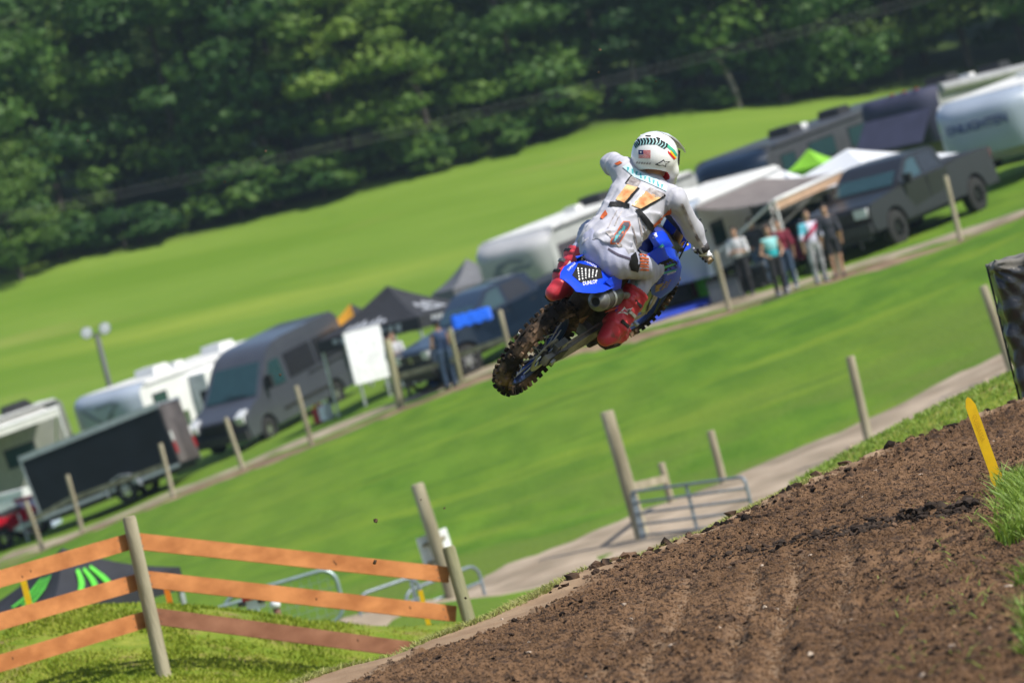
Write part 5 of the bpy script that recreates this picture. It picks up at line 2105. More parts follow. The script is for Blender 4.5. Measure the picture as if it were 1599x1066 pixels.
def vehicle_matrix(p, h, anchor=(0, 0), back=4.0, pitch=1.0):
    """stand on the ground with the anchor (x across, y forward) over p, nose along h, tipped with the slope"""
    h = Vector((h[0], h[1], 0)).normalized()
    r = Vector((h.y, -h.x, 0))
    o = Vector((p[0], p[1], 0)) - r * anchor[0] - h * anchor[1]
    za, zb = zt(o.x, o.y), zt(o.x - h.x * back, o.y - h.y * back)
    f = Vector((h.x * back, h.y * back, (za - zb) * pitch)).normalized()
    u = r.cross(f)
    return Matrix(((r.x, f.x, u.x, o.x), (r.y, f.y, u.y, o.y), (r.z, f.z, u.z, za), (0, 0, 0, 1)))


def road_wheel(parent, x, y, r, w, rim_m, spokes=6):
    s = -1 if x < 0 else 1
    wh = obj('wheel', lathe(NB(), [(r * .50, -w / 2), (r * .80, -w / 2), (r * .97, -w * .42), (r, -w * .25), (r, w * .25), (r * .97, w * .42), (r * .80, w / 2), (r * .50, w / 2)], 28, closed=True), wheel_rub, parent, True, auto=40)
    wh.matrix_local = Matrix.Translation((x, y, r))
    bm = NB()
    lathe(bm, [(r * .60, s * w * .48), (r * .56, s * w * .50), (r * .50, s * w * .40), (r * .50, -s * w * .3), (r * .60, -s * w * .3)], 28, closed=True)
    lathe(bm, [(0, s * w * .40), (r * .16, s * w * .40), (r * .18, s * w * .30), (0, s * w * .30)], 12)
    for k in range(spokes):
        a = 2 * math.pi * k / spokes
        M = Matrix.Rotation(a, 3, 'X')
        box(bm, M @ Vector((s * w * .34, 0, r * .34)), (w * .10, r * .16, r * .40), M)
    obj('rim', bm, rim_m, wh)
    return wh


def arches(prof_top, rear_y, front_y, ys, zb, ra, zc):
    """outline of a body side: top line given front to rear, bottom line with wheel arches"""
    pts = list(prof_top)
    bot = []
    for y in sorted(ys):
        bot.append((y - ra, zb))
        for k in range(1, 8):
            a = math.pi - math.pi * k / 8
            bot.append((y + ra * math.cos(a), max(zb, zc + ra * math.sin(a))))
        bot.append((y + ra, zb))
    return pts + [(rear_y, zb)] + bot + [(front_y, zb)]


def taper(bm, z0, k, W):
    for v in bm.verts:
        if v.co.z > z0:
            v.co.x *= 1 - k * (v.co.z - z0)


def side_glass(parent, name, poly, m, z0, k, W, off=.006, both=True):
    for s in ((-1, 1) if both else (-1,)):
        bm = NB()
        pts = [(s * (W / 2 * (1 - k * max(0, z - z0)) + off - .02), y, z) for y, z in poly]
        slab(bm, pts, (s, 0, 0), .02)
        obj(name, bm, m, parent)


def quad_panel(parent, name, y0, z0, w0, y1, z1, w1, m, off=.008, t=.012):
    bm = NB()
    d = Vector((0, y1 - y0, z1 - z0))
    n = Vector((1, 0, 0)).cross(d).normalized()
    if n.y < 0 and n.z < .2:
        n = -n
    if n.z < -.2:
        n = -n
    pts = [Vector((-w0, y0, z0)), Vector((w0, y0, z0)), Vector((w1, y1, z1)), Vector((-w1, y1, z1))]
    slab(bm, [p + n * (off - t) for p in pts], n, t)
    return obj(name, bm, m, parent)


def pickup(name, label, M, paint, L=5.75, W=1.98, H=1.92, r=.405, rim=None, plate=True, suv=False):
    t = thing(name, label, 'car' if suv else 'pickup truck', M=M)
    rim = rim or rim_dark
    yf, yr = -.98, -.98 - L * .643
    top = [(0, .62), (0.02, .95), (-.10, 1.12), (-1.30, 1.24), (-1.45, 1.27), (-3.70, 1.30), (-3.72, 1.33), (-L + .02, 1.35), (-L, 1.30)]
    bm = prism(NB(), arches(top, -L, -.06, (yf, yr), .50, r + .07, r + .02), -W / 2, W / 2)
    taper(bm, .9, .12, W)
    obj('body', bm, paint, t, True, bevel=.035, auto=35)
    bm = prism(NB(), [(-1.40, 1.26), (-2.22, H - .03), (-2.45, H), (-3.35, H), (-3.55, H - .05), (-3.76, 1.29)] if not suv else [(-1.40, 1.26), (-2.22, H - .03), (-2.45, H), (-L + .55, H), (-L + .30, H - .08), (-L + .05, 1.30)], -W * .465, W * .465)
    taper(bm, 1.26, .24, W)
    obj('cab', bm, paint, t, True, bevel=.04, auto=35)
    k = .24
    quad_panel(t, 'windscreen', -1.47, 1.32, W * .40, -2.20, H - .07, W * .345, glass)
    side_glass(t, 'side_window', [(-1.78, 1.33), (-2.30, H - .12), (-2.62, H - .10), (-2.62, 1.33)], glass, 1.26, k, W * .93)
    side_glass(t, 'side_window', [(-2.72, 1.33), (-2.72, H - .10), (-3.30, H - .10), (-3.50, 1.36)], tint_glass, 1.26, k, W * .93)
    if suv:
        side_glass(t, 'side_window', [(-3.70, 1.36), (-3.62, H - .10), (-L + .6, H - .12), (-L + .35, 1.36)], tint_glass, 1.26, k, W * .93)
    else:
        obj('bed_liner', box(NB(), (0, -3.80 - (L - 3.86) / 2, 1.352), (W - .26, L - 3.95, .012)), trim_black, t)
    obj('grille', box(NB(), (0, .035, .92), (W * .56, .05, .24)), trim_black, t, bevel=.02)
    obj('emblem', lathe(NB(), [(.05, .062), (.085, .062), (.085, .075), (.05, .075)], 16, (0, 0, .92), axis='Y', closed=True), chrome, t)
    for s in (-1, 1):
        obj('headlight', box(NB(), (s * W * .375, .005, .96), (.34, .09, .20)), lens, t, bevel=.03)
        obj('fog_lamp', box(NB(), (s * W * .36, .065, .58), (.16, .03, .10)), lens, t, bevel=.02)
        obj('tail_light', box(NB(), (s * W * .445, -L + .02, 1.12), (.12, .10, .34)), red_lens, t, bevel=.02)
        obj('mirror', box(NB(), (s * (W / 2 + .10), -1.72, 1.36), (.20, .10, .22)), trim_black, t, bevel=.03)
        for y in (-2.55, -3.40):
            obj('door_handle', box(NB(), (s * (W / 2 - .02), y, 1.13), (.03, .18, .035)), trim_black, t)
        obj('door', box(NB(), (s * (W / 2 - .016), -2.15, .92), (.02, .95, .70)), paint, t, bevel=.008)
        obj('door', box(NB(), (s * (W / 2 - .016), -3.15, .92), (.02, .92, .70)), paint, t, bevel=.008)
    obj('bumper', box(NB(), (0, .06, .62), (W * .96, .14, .22)), mat('bumper_grey', (.035, .035, .04), .4), t, bevel=.05)
    obj('skirt', box(NB(), (0, -.01, .44), (W * .84, .16, .18)), trim_black, t, bevel=.03)
    if plate:
        obj('licence_plate', box(NB(), (0, .142, .60), (.34, .014, .18)), mat('plate_orange', (.62, .30, .04), .5), t)
    for y in (yf, yr):
        for s in (-1, 1):
            road_wheel(t, s * (W / 2 - .13), y, r, .26, rim)
    obj('underbody', box(NB(), (0, -L / 2, .48), (W * .7, L * .86, .22)), trim_black, t)
    return t


pickup('pickup_truck', 'dark grey crew cab pickup with an orange front plate parked nose to the fence', vehicle_matrix(G(1411, 379), (-.60, -.80), (-1.09, -1.08)) @ Matrix.Scale(1.11, 4), truck_pt, H=1.84)
pickup('pickup_truck', 'dark blue pickup with silver wheels parked sideways beneath the camper nose', vehicle_matrix(G(743, 581), (-.86, -.51), (-.99, -.98)), navy_pt, rim=rim_silver, H=1.88, plate=False)

pickup('parked_car', 'blue sport utility car between the spectators and the dark grey pickup', vehicle_matrix(at(1262, 375, 108.5), HV, (0, 0)), mat('car_blue', (.020, .075, .20), .28, coat=.5, metal=.3, var=.06), L=4.85, W=1.86, H=1.72, plate=False, suv=True, rim=rim_silver)


# van
def van(label, M):
    L, W, H, r = 5.95, 2.05, 2.60, .36
    t = thing('van', label, 'van', M=M)
    yf, yr = -.98, -.98 - 3.72
    top = [(0, .55), (.03, .80), (-.04, 1.02), (-.45, 1.20), (-.95, 1.34), (-1.80, 2.20), (-2.05, 2.40), (-2.45, H - .05), (-2.9, H), (-L + .25, H), (-L + .03, H - .18), (-L, 1.2)]
    bm = prism(NB(), arches(top, -L, -.05, (yf, yr), .38, r + .08, r + .02), -W / 2, W / 2)
    taper(bm, 1.1, .075, W)
    obj('body', bm, grey_pt, t, True, bevel=.06, auto=35)
    quad_panel(t, 'windscreen', -.99, 1.40, W * .43, -1.78, 2.18, W * .385, glass, off=.012)
    k = .075
    side_glass(t, 'side_window', [(-1.42, 1.42), (-1.95, 2.10), (-2.45, 2.10), (-2.45, 1.38)], glass, 1.1, k, W)
    side_glass(t, 'side_window', [(-2.72, 1.42), (-2.72, 2.12), (-4.15, 2.12), (-4.15, 1.42)], tint_glass, 1.1, k, W)
    side_glass(t, 'side_window', [(-4.30, 1.42), (-4.30, 2.12), (-5.65, 2.12), (-5.65, 1.42)], tint_glass, 1.1, k, W)
    obj('grille', box(NB(), (0, .03, .84), (W * .52, .06, .26)), trim_black, t, bevel=.03)
    obj('bumper', box(NB(), (0, .045, .50), (W * .95, .16, .26)), mat('dark_bumper', (.05, .05, .055), .6), t, bevel=.05)
    for s in (-1, 1):
        obj('headlight', box(NB(), (s * W * .40, -.12, .98), (.26, .40, .26), Matrix.Rotation(rad(-22), 3, 'X')), lens, t, bevel=.05)
        obj('indicator', box(NB(), (s * (W * .485), -.30, 1.0), (.03, .10, .12)), mat('amber_lens', (.60, .20, .02), .3), t, bevel=.01)
        mm = obj('mirror', box(NB(), (s * (W / 2 + .12), -1.45, 1.62), (.20, .12, .36)), trim_black, t, bevel=.04)
        obj('side_moulding', box(NB(), (s * (W / 2 - .0), -3.3, .70), (.03, 2.7, .10)), trim_black, t, bevel=.01)
        obj('sliding_door_rail', box(NB(), (s * (W / 2 - .008), -4.6, 1.30), (.03, 1.9, .035)), trim_black, t)
        obj('tail_light', box(NB(), (s * W * .46, -L + .02, 1.3), (.10, .08, .6)), red_lens, t, bevel=.02)
        for y in (yf, yr):
            road_wheel(t, s * (W / 2 - .13), y, r, .24, rim_silver)
    obj('underbody', box(NB(), (0, -L / 2, .42), (W * .7, L * .86, .2)), trim_black, t)
    obj('wiper', tube(NB(), [(-.5, -1.0, 1.45), (.2, -1.04, 1.50)], .012, 5), trim_black, t)
    return t


van('dark grey high roof van parked with its windscreen towards the fence', vehicle_matrix(G(428, 681), HV, (-1.02, -.98)))


# campers
def camper(name, label, px, py, D, hb, H, L, W, wall_m, cap_m, fifth=True, windows=(), slide=None, logo=None, acs=(), stripe=None, cat='camper', h=HV, round_=.60, roof_m=None, marks=None, pitch=1.0):
    q = at(px, py, D)
    M = vehicle_matrix(q, h, (0, 0), 8.0, pitch)
    t = thing(name, label, cat, M=M)
    zf = .62
    fr = -.42
    if fifth:
        pr = [(-L, zf), (-2.6, zf), (-2.6, hb), (fr, hb + .02), (fr - .02, H - .30), (fr - .32, H - .02), (-L + .12, H - .02), (-L, H - .15)]
    else:
        hb = max(hb, .62)
        pr = [(-L, zf), (fr, zf), (fr - .02, H - .30), (fr - .32, H - .02), (-L + .12, H - .02), (-L, H - .15)]
    bm = prism(NB(), pr, -W / 2, W / 2)
    obj('wall', bm, wall_m, t, True, bevel=.04, auto=35)
    z0 = hb if fifth else zf
    # rounded front cap
    nt_, ns = 12, 14
    bm = NB()
    g = []
    for i in range(nt_ + 1):
        a = i / nt_
        if a < .55:
            z = z0 + (H - z0) * .72 * (a / .55)
            y = -.02 - .18 * (1 - a / .55) ** 2.2
        else:
            b = (a - .55) / .45 * math.pi / 2
            z = z0 + (H - z0) * (.72 + .28 * math.sin(b))
            y = -.02 - round_ * (1 - math.cos(b))
        row = []
        for j in range(ns + 1):
            s = -1 + 2 * j / ns
            row.append(bm.verts.new((s * (W / 2 + .012), y - .42 * abs(s) ** 4.5, z + .012)))
        g.append(row)
    for a, b in zip(g, g[1:]):
        for i in range(ns):
            bm.faces.new((a[i], a[i + 1], b[i + 1], b[i]))
    bmesh.ops.recalc_face_normals(bm, faces=bm.faces)
    bmesh.ops.solidify(bm, geom=bm.faces[:], thickness=.03)
    cap = obj('front_cap', bm, cap_m, t, True, auto=50)
    obj('roof', box(NB(), (0, -L / 2 - .35, H + .005), (W - .10, L - 1.0, .05)), roof_m or mat('roof_membrane', (.62, .62, .60), .7, var=.1, scale=1.5), t, bevel=.015)
    for y in acs:
        a = obj('air_conditioner', prism(NB(), [(y, H + .03), (y - .06, H + .28), (y - .75, H + .28), (y - .95, H + .03)], -.36, .36), white_pt if wall_m is white_pt else trim_black, t, bevel=.05)
    obj('roof_vent', box(NB(), (.3, -L * .5, H + .09), (.40, .40, .14)), white_pt, t, bevel=.03)
    for s in (-1, 1):
        for y in (-L * .62, -L * .62 - .85):
            road_wheel(t, s * (W / 2 - .14), y, .36, .22, rim_silver)
        obj('skirt', box(NB(), (s * (W / 2 - .01), -L * .55, zf - .02), (.03, L * .80, .18)), trim_black, t)
        for (y0, y1, za, zb) in windows:
            w = obj('window', box(NB(), (s * (W / 2 + .004), (y0 + y1) / 2, (za + zb) / 2), (.03, abs(y1 - y0), zb - za)), trim_black, t, bevel=.012)
            obj('pane', box(NB(), (s * (W / 2 + .012), (y0 + y1) / 2, (za + zb) / 2), (.024, abs(y1 - y0) - .09, zb - za - .09)), glass, w)
        if stripe:
            obj('stripe', box(NB(), (s * (W / 2 + .003), -L * .52, stripe[0]), (.012, L * .88, stripe[1])), stripe[2], t)
        obj('roof_gutter', box(NB(), (s * (W / 2 + .012), -L * .53, H - .10), (.04, L * .90, .06)), trim_black if wall_m is not white_pt else mat('gutter_grey', (.40, .40, .40), .6), t)
    if fifth:
        for s in (-1, 1):
            obj('landing_leg', box(NB(), (s * W * .40, -2.45, zf / 2 + .05), (.09, .09, zf + .2)), trim_black, t)
    if slide:
        y0, y1, dep, za, zb = slide
        sl = obj('slide_out', box(NB(), (-(W / 2 + dep / 2), (y0 + y1) / 2, (za + zb) / 2), (dep, abs(y1 - y0), zb - za)), wall_m, t, bevel=.02)
        w = obj('window', box(NB(), (-(W / 2 + dep + .004), (y0 + y1) / 2 + .2, za + (zb - za) * .58), (.03, 1.0, .62)), trim_black, sl, bevel=.01)
        obj('slide_end', box(NB(), (-(W / 2 + dep / 2), max(y0, y1) + .012, (za + zb) / 2), (dep - .04, .02, zb - za - .06)), mat('slide_shade_grey', (.42, .46, .50), .5), sl)  # shade on the slide's front face painted as a blue grey panel
    ez = lambda x, z: (x, -.02 - .42 * abs(x / (W / 2)) ** 4.5 + .03, z)
    if logo:
        txt, sz, x0, zc, mm = logo
        me = text_mesh(txt, sz, .004, 0, .006)
        lo = link('lettering', me, cap, mm)
        lo.matrix_local = Matrix.Translation((x0, .025, zc)) @ Matrix.Rotation(rad(180), 4, 'Z') @ Matrix.Rotation(rad(90), 4, 'X')
    if marks:
        for poly, mm in marks:
            bm = NB()
            vs = [bm.verts.new((-x, .0, z)) for x, z in poly]
            bm.faces.new(vs)
            bmesh.ops.triangulate(bm, faces=bm.faces[:])
            bmesh.ops.subdivide_edges(bm, edges=bm.edges[:], cuts=3)
            for v in bm.verts:
                x, z = v.co.x, v.co.z
                a = (z - z0) / (H - z0)
                if a < .72:
                    y = -.02 - .18 * (1 - a / .72) ** 2.2
                else:
                    y = -.02 - round_ * (1 - math.cos(math.asin(min(1, (a - .72) / .28))))
                v.co.y = y - .42 * abs(x / (W / 2)) ** 4.5 + .012
            bmesh.ops.solidify(bm, geom=bm.faces[:], thickness=.004)
            obj('emblem', bm, mm, cap)
    return t


cap_shaded = mat('cap_shade_blue', (.31, .36, .44), .35, var=.05, scale=1.5, coat=.3)  # shade on the nose caps put into a darker blue
cap_silver = mat('cap_silver', (.40, .40, .41), .4, var=.08, scale=1.5, coat=.2)
navy_txt = mat('navy_lettering', (.03, .05, .16), .5)
grey_txt = mat('grey_lettering', (.17, .19, .23), .5)
navy_fab = mat('navy_canvas', (.035, .038, .075), .7, var=.12, scale=2)
dark_wall = mat('dark_coach', (.060, .062, .070), .4, var=.1, scale=1.5, coat=.2)
grey_wall = mat('grey_coach', (.30, .30, .30), .45, var=.1, scale=1.5)
camper('fifth_wheel', 'pale fifth wheel camper with big lettering on its nose behind the dark pickup', 1542, 247, 112.5, .98, 2.50, 9.0, 2.62, white_pt, cap_shaded, logo=('ENLIGHTEN', .34, .0, 1.80, navy_txt), acs=(-5.5,), windows=((-3.4, -4.4, 1.5, 2.2), (-6, -7.2, 1.5, 2.2)), stripe=(1.25, .16, grey_txt), round_=.75)
sw = [(-.85 + .1 * k, 1.62 + .16 * math.sin(k * .42)) for k in range(15)]
camper('fifth_wheel', 'silver fifth wheel camper with a curly grey emblem on its rounded nose', 812, 470, 118.5, .90, 2.44, 9.5, 2.45, cap_silver, cap_silver, acs=(-5.2,), windows=((-3.4, -4.4, 1.4, 2.1),), round_=1.05,
       marks=[([(-.62, 1.53), (-.40, 1.81), (.10, 1.89), (.50, 1.79), (.42, 1.73), (.05, 1.81), (-.30, 1.73), (-.46, 1.53), (-.36, 1.39), (-.10, 1.35), (-.14, 1.29), (-.45, 1.33)], grey_txt), ([(-.10, 1.55), (.20, 1.65), (.62, 1.63), (.80, 1.71), (.60, 1.53), (.22, 1.55), (.0, 1.43)], grey_txt),
              ([(.12, 1.15), (.40, 1.23), (.62, 1.23), (.45, 1.17), (.20, 1.10)], grey_txt)], stripe=(1.7, .45, mat('plum_stripe', (.055, .045, .06), .5)))
camper('fifth_wheel', 'long white fifth wheel camper with a chevron on its pale nose and an extended slide', 160, 640, 127, 1.50, 2.72, 9.2, 2.5, white_pt, cap_shaded, acs=(-2.6, -6.2), windows=((-1.0, -1.75, 1.88, 2.30), (-7.6, -8.3, 1.5, 2.1)), slide=(-3.0, -7.2, .62, .65, 2.45), pitch=.6,
       marks=[([(-.75, 2.36), (-.60, 2.36), (.02, 1.84), (.55, 2.36), (.72, 2.36), (.06, 1.68)], grey_txt), ([(-.15, 2.36), (.55, 2.44), (.55, 2.38), (-.15, 2.28)], grey_txt)], round_=.5)
camper('motorhome', 'dark motorhome with a navy rounded front seen above the white canopy', 1135, 275, 126, .62, 2.42, 12.0, 2.5, dark_wall, navy_pt, fifth=False, acs=(-4.0, -7.5), windows=((-1.3, -2.3, 1.35, 2.05), (-3.2, -5.0, 1.45, 2.1), (-6.0, -8.8, 1.45, 2.1)), stripe=(1.10, .30, grey_wall), round_=.9, roof_m=dark_wall, cat='motorhome')
camper('toy_hauler', 'tall grey toy hauler with a navy front and a rolled awning', 1413, 240, 124, 1.25, 2.86, 12.0, 2.5, grey_wall, navy_fab, acs=(-3.2, -7.0), windows=((-4.0, -5.0, 1.5, 2.2),), round_=.35, roof_m=grey_wall, cat='trailer')
cw = camper('travel_trailer', 'small white travel trailer with a tan awning beside the group of spectators', 1052, 474, 105.5, .62, 2.50, 5.4, 2.2, white_pt, cap_shaded, fifth=False, acs=(-.9,), windows=((-.9, -1.6, 1.25, 1.85), (-3.2, -4.2, 1.3, 1.9)), round_=.4)
camper('travel_trailer', 'white trailer under a cream awning behind the black cargo trailer', -245, 730, 128, .62, 2.95, 7.0, 2.4, mat('awning_shade_wall', (.24, .25, .22), .5, var=.08), mat('awning_shade_wall', (.5, .49, .44)), fifth=False, acs=(-3.6, -5.4), windows=((-1.2, -2.2, 1.4, 2.1), (-4.8, -5.8, 1.4, 2.0)), round_=.4, h=Vector((-.95, -.30, 0)))  # awning shade put into the darker wall and nose colour
mh = [o for o in SC.objects if o.name.startswith('toy_hauler')][0]
obj('awning_roll', tube(NB(), [(-1.30, -.6, 2.72), (-1.30, -11.5, 2.72)], .16, 12), grey_wall, mh, True, auto=40)
for x in (-.75, -.35, .05):
    obj('marker_lamp', box(NB(), (x, -.22, 2.90), (.10, .06, .05)), red_lens, mh)
obj('canopy_flap', slab(NB(), [(-1.2, .04, 2.25), (1.0, .04, 2.3), (1.2, .75, 1.45), (-1.0, .75, 1.35)], (0, .5, 1), .02), navy_fab, mh)


# awnings
def awning(parent, label, y0, y1, W2, zt_, out, drop, fab, edge_m, posts=True):
    """fabric from the side wall of a camper outwards, a part of it"""
    bm = NB()
    n = 8
    g = []
    for i in range(n + 1):
        s = i / n
        g.append([bm.verts.new((-(W2 + out * s), y0 + (y1 - y0) * j / 6, zt_ - drop * s - .10 * math.sin(math.pi * s) * .8)) for j in range(7)])
    for a, b in zip(g, g[1:]):
        for j in range(6):
            bm.faces.new((a[j], a[j + 1], b[j + 1], b[j]))
    bmesh.ops.solidify(bm, geom=bm.faces[:], thickness=.01)
    a = obj('awning', bm, fab, parent, True, auto=40)
    obj('awning_edge', box(NB(), (-(W2 + out + .012), (y0 + y1) / 2, zt_ - drop - .11), (.012, abs(y1 - y0), .26)), edge_m, a)
    obj('roller', tube(NB(), [(-(W2 + out), y0, zt_ - drop), (-(W2 + out), y1, zt_ - drop)], .05, 8), white_pt, a, True)
    if posts:
        for y in (y0 - .05, y1 + .05):
            bm = NB()
            tube(bm, [(-(W2 + out), y, zt_ - drop), (-(W2 + .06), y, zt_ - 1.35)], .035, 6)
            tube(bm, [(-(W2 + out), y, zt_ - drop), (-(W2 + out - .02), y, .0)], .03, 6)
            obj('awning_arm', bm, white_pt, a)


tan_fab = mat('tan_fabric', (.34, .30, .29), .8, var=.10, scale=3)
tan_edge = mat('tan_valance', (.44, .29, .19), .8, var=.1, scale=3)
awning(cw, '', -.25, -4.2, 1.11, 2.36, 2.25, .30, tan_fab, tan_edge)
wt = [o for o in SC.objects if o.name.startswith('travel_trailer')][1]
awning(wt, '', -1.5, -6.4, 1.21, 2.86, 2.2, .12, awn_white, awn_white)

# black cargo trailer
pa = G(292, 752)
hd = Vector((-.972, .235, 0))
MT = vehicle_matrix(pa, hd, (-1.02, -4.25), 3.0)
t = thing('cargo_trailer', 'black enclosed cargo trailer with silver edges parked along the fence', 'trailer', M=MT)
blk_panel = mat('black_panel', (.009, .012, .017), .45, var=.2, scale=1.5, spec=.2)
obj('underbody', box(NB(), (0, -2.12, .40), (1.7, 4.0, .2)), trim_black, t)
obj('body', box(NB(), (0, -2.12, 1.32), (2.0, 4.24, 1.78)), blk_panel, t, bevel=.03)
for s in (-1, 1):
    obj('roof_rail', box(NB(), (s * .97, -2.12, 2.20), (.14, 4.30, .16)), mat('alu_trim', (.42, .45, .50), .4, metal=.6, var=.1), t, bevel=.05)
    obj('bottom_rail', box(NB(), (s * 1.005, -2.12, .47), (.03, 4.26, .10)), MATS['alu_trim'], t)
    obj('corner_post', box(NB(), (s * .985, .012, 1.34), (.08, .06, 1.70)), MATS['alu_trim'], t, bevel=.015)
    road_wheel(t, s * .93, -2.55, .33, .20, rim_silver)
    bm = NB()
    pts = [Vector((s * 1.06, -2.55 + .50 * math.cos(a), .34 + .44 * math.sin(a))) for a in [math.pi * k / 6 for k in range(7)]]
    for a, b in zip(pts, pts[1:]):
        d = (b - a)
        box(bm, (a + b) / 2, (.24, d.length + .04, .03), Matrix.Rotation(math.atan2(d.z, d.y), 3, 'X'))
    obj('mudguard', bm, MATS['alu_trim'], t)
obj('roof', box(NB(), (0, -2.12, 2.225), (1.82, 4.2, .06)), mat('trailer_roof', (.30, .32, .36), .5), t)
obj('rear_door', box(NB(), (0, -4.262, 1.34), (1.84, .04, 1.66)), mat('rear_door_grey', (.10, .085, .085), .5, var=.3, scale=2), t, bevel=.01)
for s in (-1, 1):
    obj('tail_light', box(NB(), (s * .86, -4.29, .95), (.12, .03, .30)), red_lens, t)
    obj('tail_light', box(NB(), (s * .86, -4.29, 1.28), (.12, .03, .26)), white_pt, t)
obj('tongue', prism(NB(), [(0, .42), (1.25, .42), (1.25, .52), (0, .52)], -.05, .05), MATS['alu_trim'], t)
obj('jack', tube(NB(), [(0, 1.0, .02), (0, 1.0, .85)], .035, 8), MATS['alu_trim'], t)


# ------------------------------------------------------------------ canopies
def canopy(label, c, rot, size, eave, peak, m, val=.25, leg_m=None, name='canopy_tent', panels=None, marks=None, sag=.0, cat='canopy tent', z0=None):
    """square pop-up canopy, c is the centre on the ground"""
    t = thing(name, label, cat, (c[0], c[1], zt(c[0], c[1]) if z0 is None else z0))
    t.rotation_euler = (0, 0, rot)
    h = size / 2
    leg_m = leg_m or mat('leg_alu', (.50, .52, .54), .4, metal=.5)
    cs = [(-h, -h), (h, -h), (h, h), (-h, h)]
    zl = []
    Rz = Matrix.Rotation(rot, 3, 'Z')
    for i in range(4):
        a, b = Vector(cs[i] + (eave,)), Vector(cs[(i + 1) % 4] + (eave,))
        pk = Vector((0, 0, peak))
        mm = panels[i] if panels else m
        bm = NB()
        n = 8
        g = []
        for k in range(n + 1):
            s = k / n
            row = []
            for j in range(n + 1):
                q = a.lerp(b, j / n).lerp(pk, s)
                q.z -= sag * math.sin(math.pi * s) * (1 - .3 * abs(2 * j / n - 1))
                q.z -= .04 * math.sin(math.pi * j / n) * (1 - s)
                row.append(bm.verts.new(q))
            g.append(row)
        for r0, r1 in zip(g, g[1:]):
            for j in range(n):
                bm.faces.new((r0[j], r0[j + 1], r1[j + 1], r1[j]))
        bmesh.ops.remove_doubles(bm, verts=bm.verts, dist=.002)
        bmesh.ops.recalc_face_normals(bm, faces=bm.faces)
        bmesh.ops.solidify(bm, geom=bm.faces[:], thickness=.01)
        pn = obj('roof_panel', bm, mm, t, True, auto=50)
        d = (b - a).normalized()
        out = Vector((d.y, -d.x, 0))
        bm = NB()
        slab(bm, [a + out * .006, b + out * .006, b + out * .015 - Vector((0, 0, val)), a + out * .015 - Vector((0, 0, val))], out, .008)
        vl = obj('valance', bm, mm, t)
        if marks and i in marks:
            for poly, mk in marks[i]:
                bm = NB()
                f = bm.faces.new([bm.verts.new((u, v, 0)) for u, v in poly])
                bmesh.ops.triangulate(bm, faces=bm.faces[:])
                bmesh.ops.subdivide_edges(bm, edges=bm.edges[:], cuts=2)
                for v in bm.verts:
                    u, s = v.co.x, v.co.y
                    if s >= 0:
                        q = a.lerp(b, u).lerp(pk, s)
                        q.z -= sag * math.sin(math.pi * s) * (1 - .3 * abs(2 * u - 1)) + .04 * math.sin(math.pi * u) * (1 - s)
                        v.co = q + out * .02 + Vector((0, 0, .03))
                    else:
                        v.co = a.lerp(b, u) + out * .028 + Vector((0, 0, s * val))
                bmesh.ops.recalc_face_normals(bm, faces=bm.faces)
                bmesh.ops.solidify(bm, geom=bm.faces[:], thickness=.004)
                obj('emblem', bm, mk, pn)
    for (x, y) in cs:
        w = Rz @ Vector((x * .96, y * .96, 0)) + Vector(t.location)
        zg = zt(w.x, w.y) - t.location.z
        obj('leg', box(NB(), (x * .96, y * .96, (zg + eave) / 2), (.06, .06, eave - zg)), leg_m, t)
    bm = NB()
    for i in range(4):
        a, b = Vector(cs[i] + (eave - .10,)) * 1, Vector(cs[(i + 1) % 4] + (eave - .10,))
        a.x *= .95; a.y *= .95; b.x *= .95; b.y *= .95
        tube(bm, [a, (a + b) / 2 + Vector((0, 0, -.35)), b], .014, 5)
    obj('truss', bm, leg_m, t)
    return t


black_fab = mat('black_canvas', (.022, .023, .028), .75, var=.2, scale=3)
claw = mat('claw_green', rgb('5cc43c'), .6, var=.1)
# near canopy with green claw marks, below the mound
pk = at(97, 855, 53.5)
cg = (pk.x, pk.y)


def claws(u0, lean):
    out = []
    for k in range(3):
        u = u0 + .13 * k
        out.append(([(u, .60), (u + .075, .63), (u + .085 + lean * .55, .40), (u + .05 + lean * 1.0, .12), (u + .0 + lean * .95, .14), (u + .01 + lean * .5, .40)], claw))
    return out


canopy('black canopy with green claw marks behind the board fence on the mound', cg, rad(40), 1.95, pk.z - zt(*cg) - .58, pk.z - zt(*cg), black_fab, .28,
       marks={0: claws(.30, -.10) + [([(.10, -.25), (.13, -.25), (.13, -.7), (.10, -.7)], claw)], 1: claws(.30, .04) + [([(.80, -.2), (.84, -.2), (.82, -.75), (.79, -.75)], claw), ([(.87, -.2), (.90, -.2), (.885, -.75), (.86, -.75)], claw)], 3: claws(.42, 0)}, sag=.10)
# black canopy with white lettering in the paddock
wh = mat('white_lettering', (.40, .42, .46), .6)


def blob_text(u0, u1, s0, s1, n, rows=1):
    out = []
    for r in range(rows):
        for k in range(n):
            a = u0 + (u1 - u0) * k / n
            b = a + (u1 - u0) / n * .72
            c0 = s0 + (s1 - s0) * r / rows
            c1 = c0 + (s1 - s0) / rows * (.75 + .2 * ((k * 7 + r) % 3 - 1))
            out.append(([(a, c0), (b, c0 + .01), (b - .01, c1), (a + .005, c1 - .01)], wh))
    return out


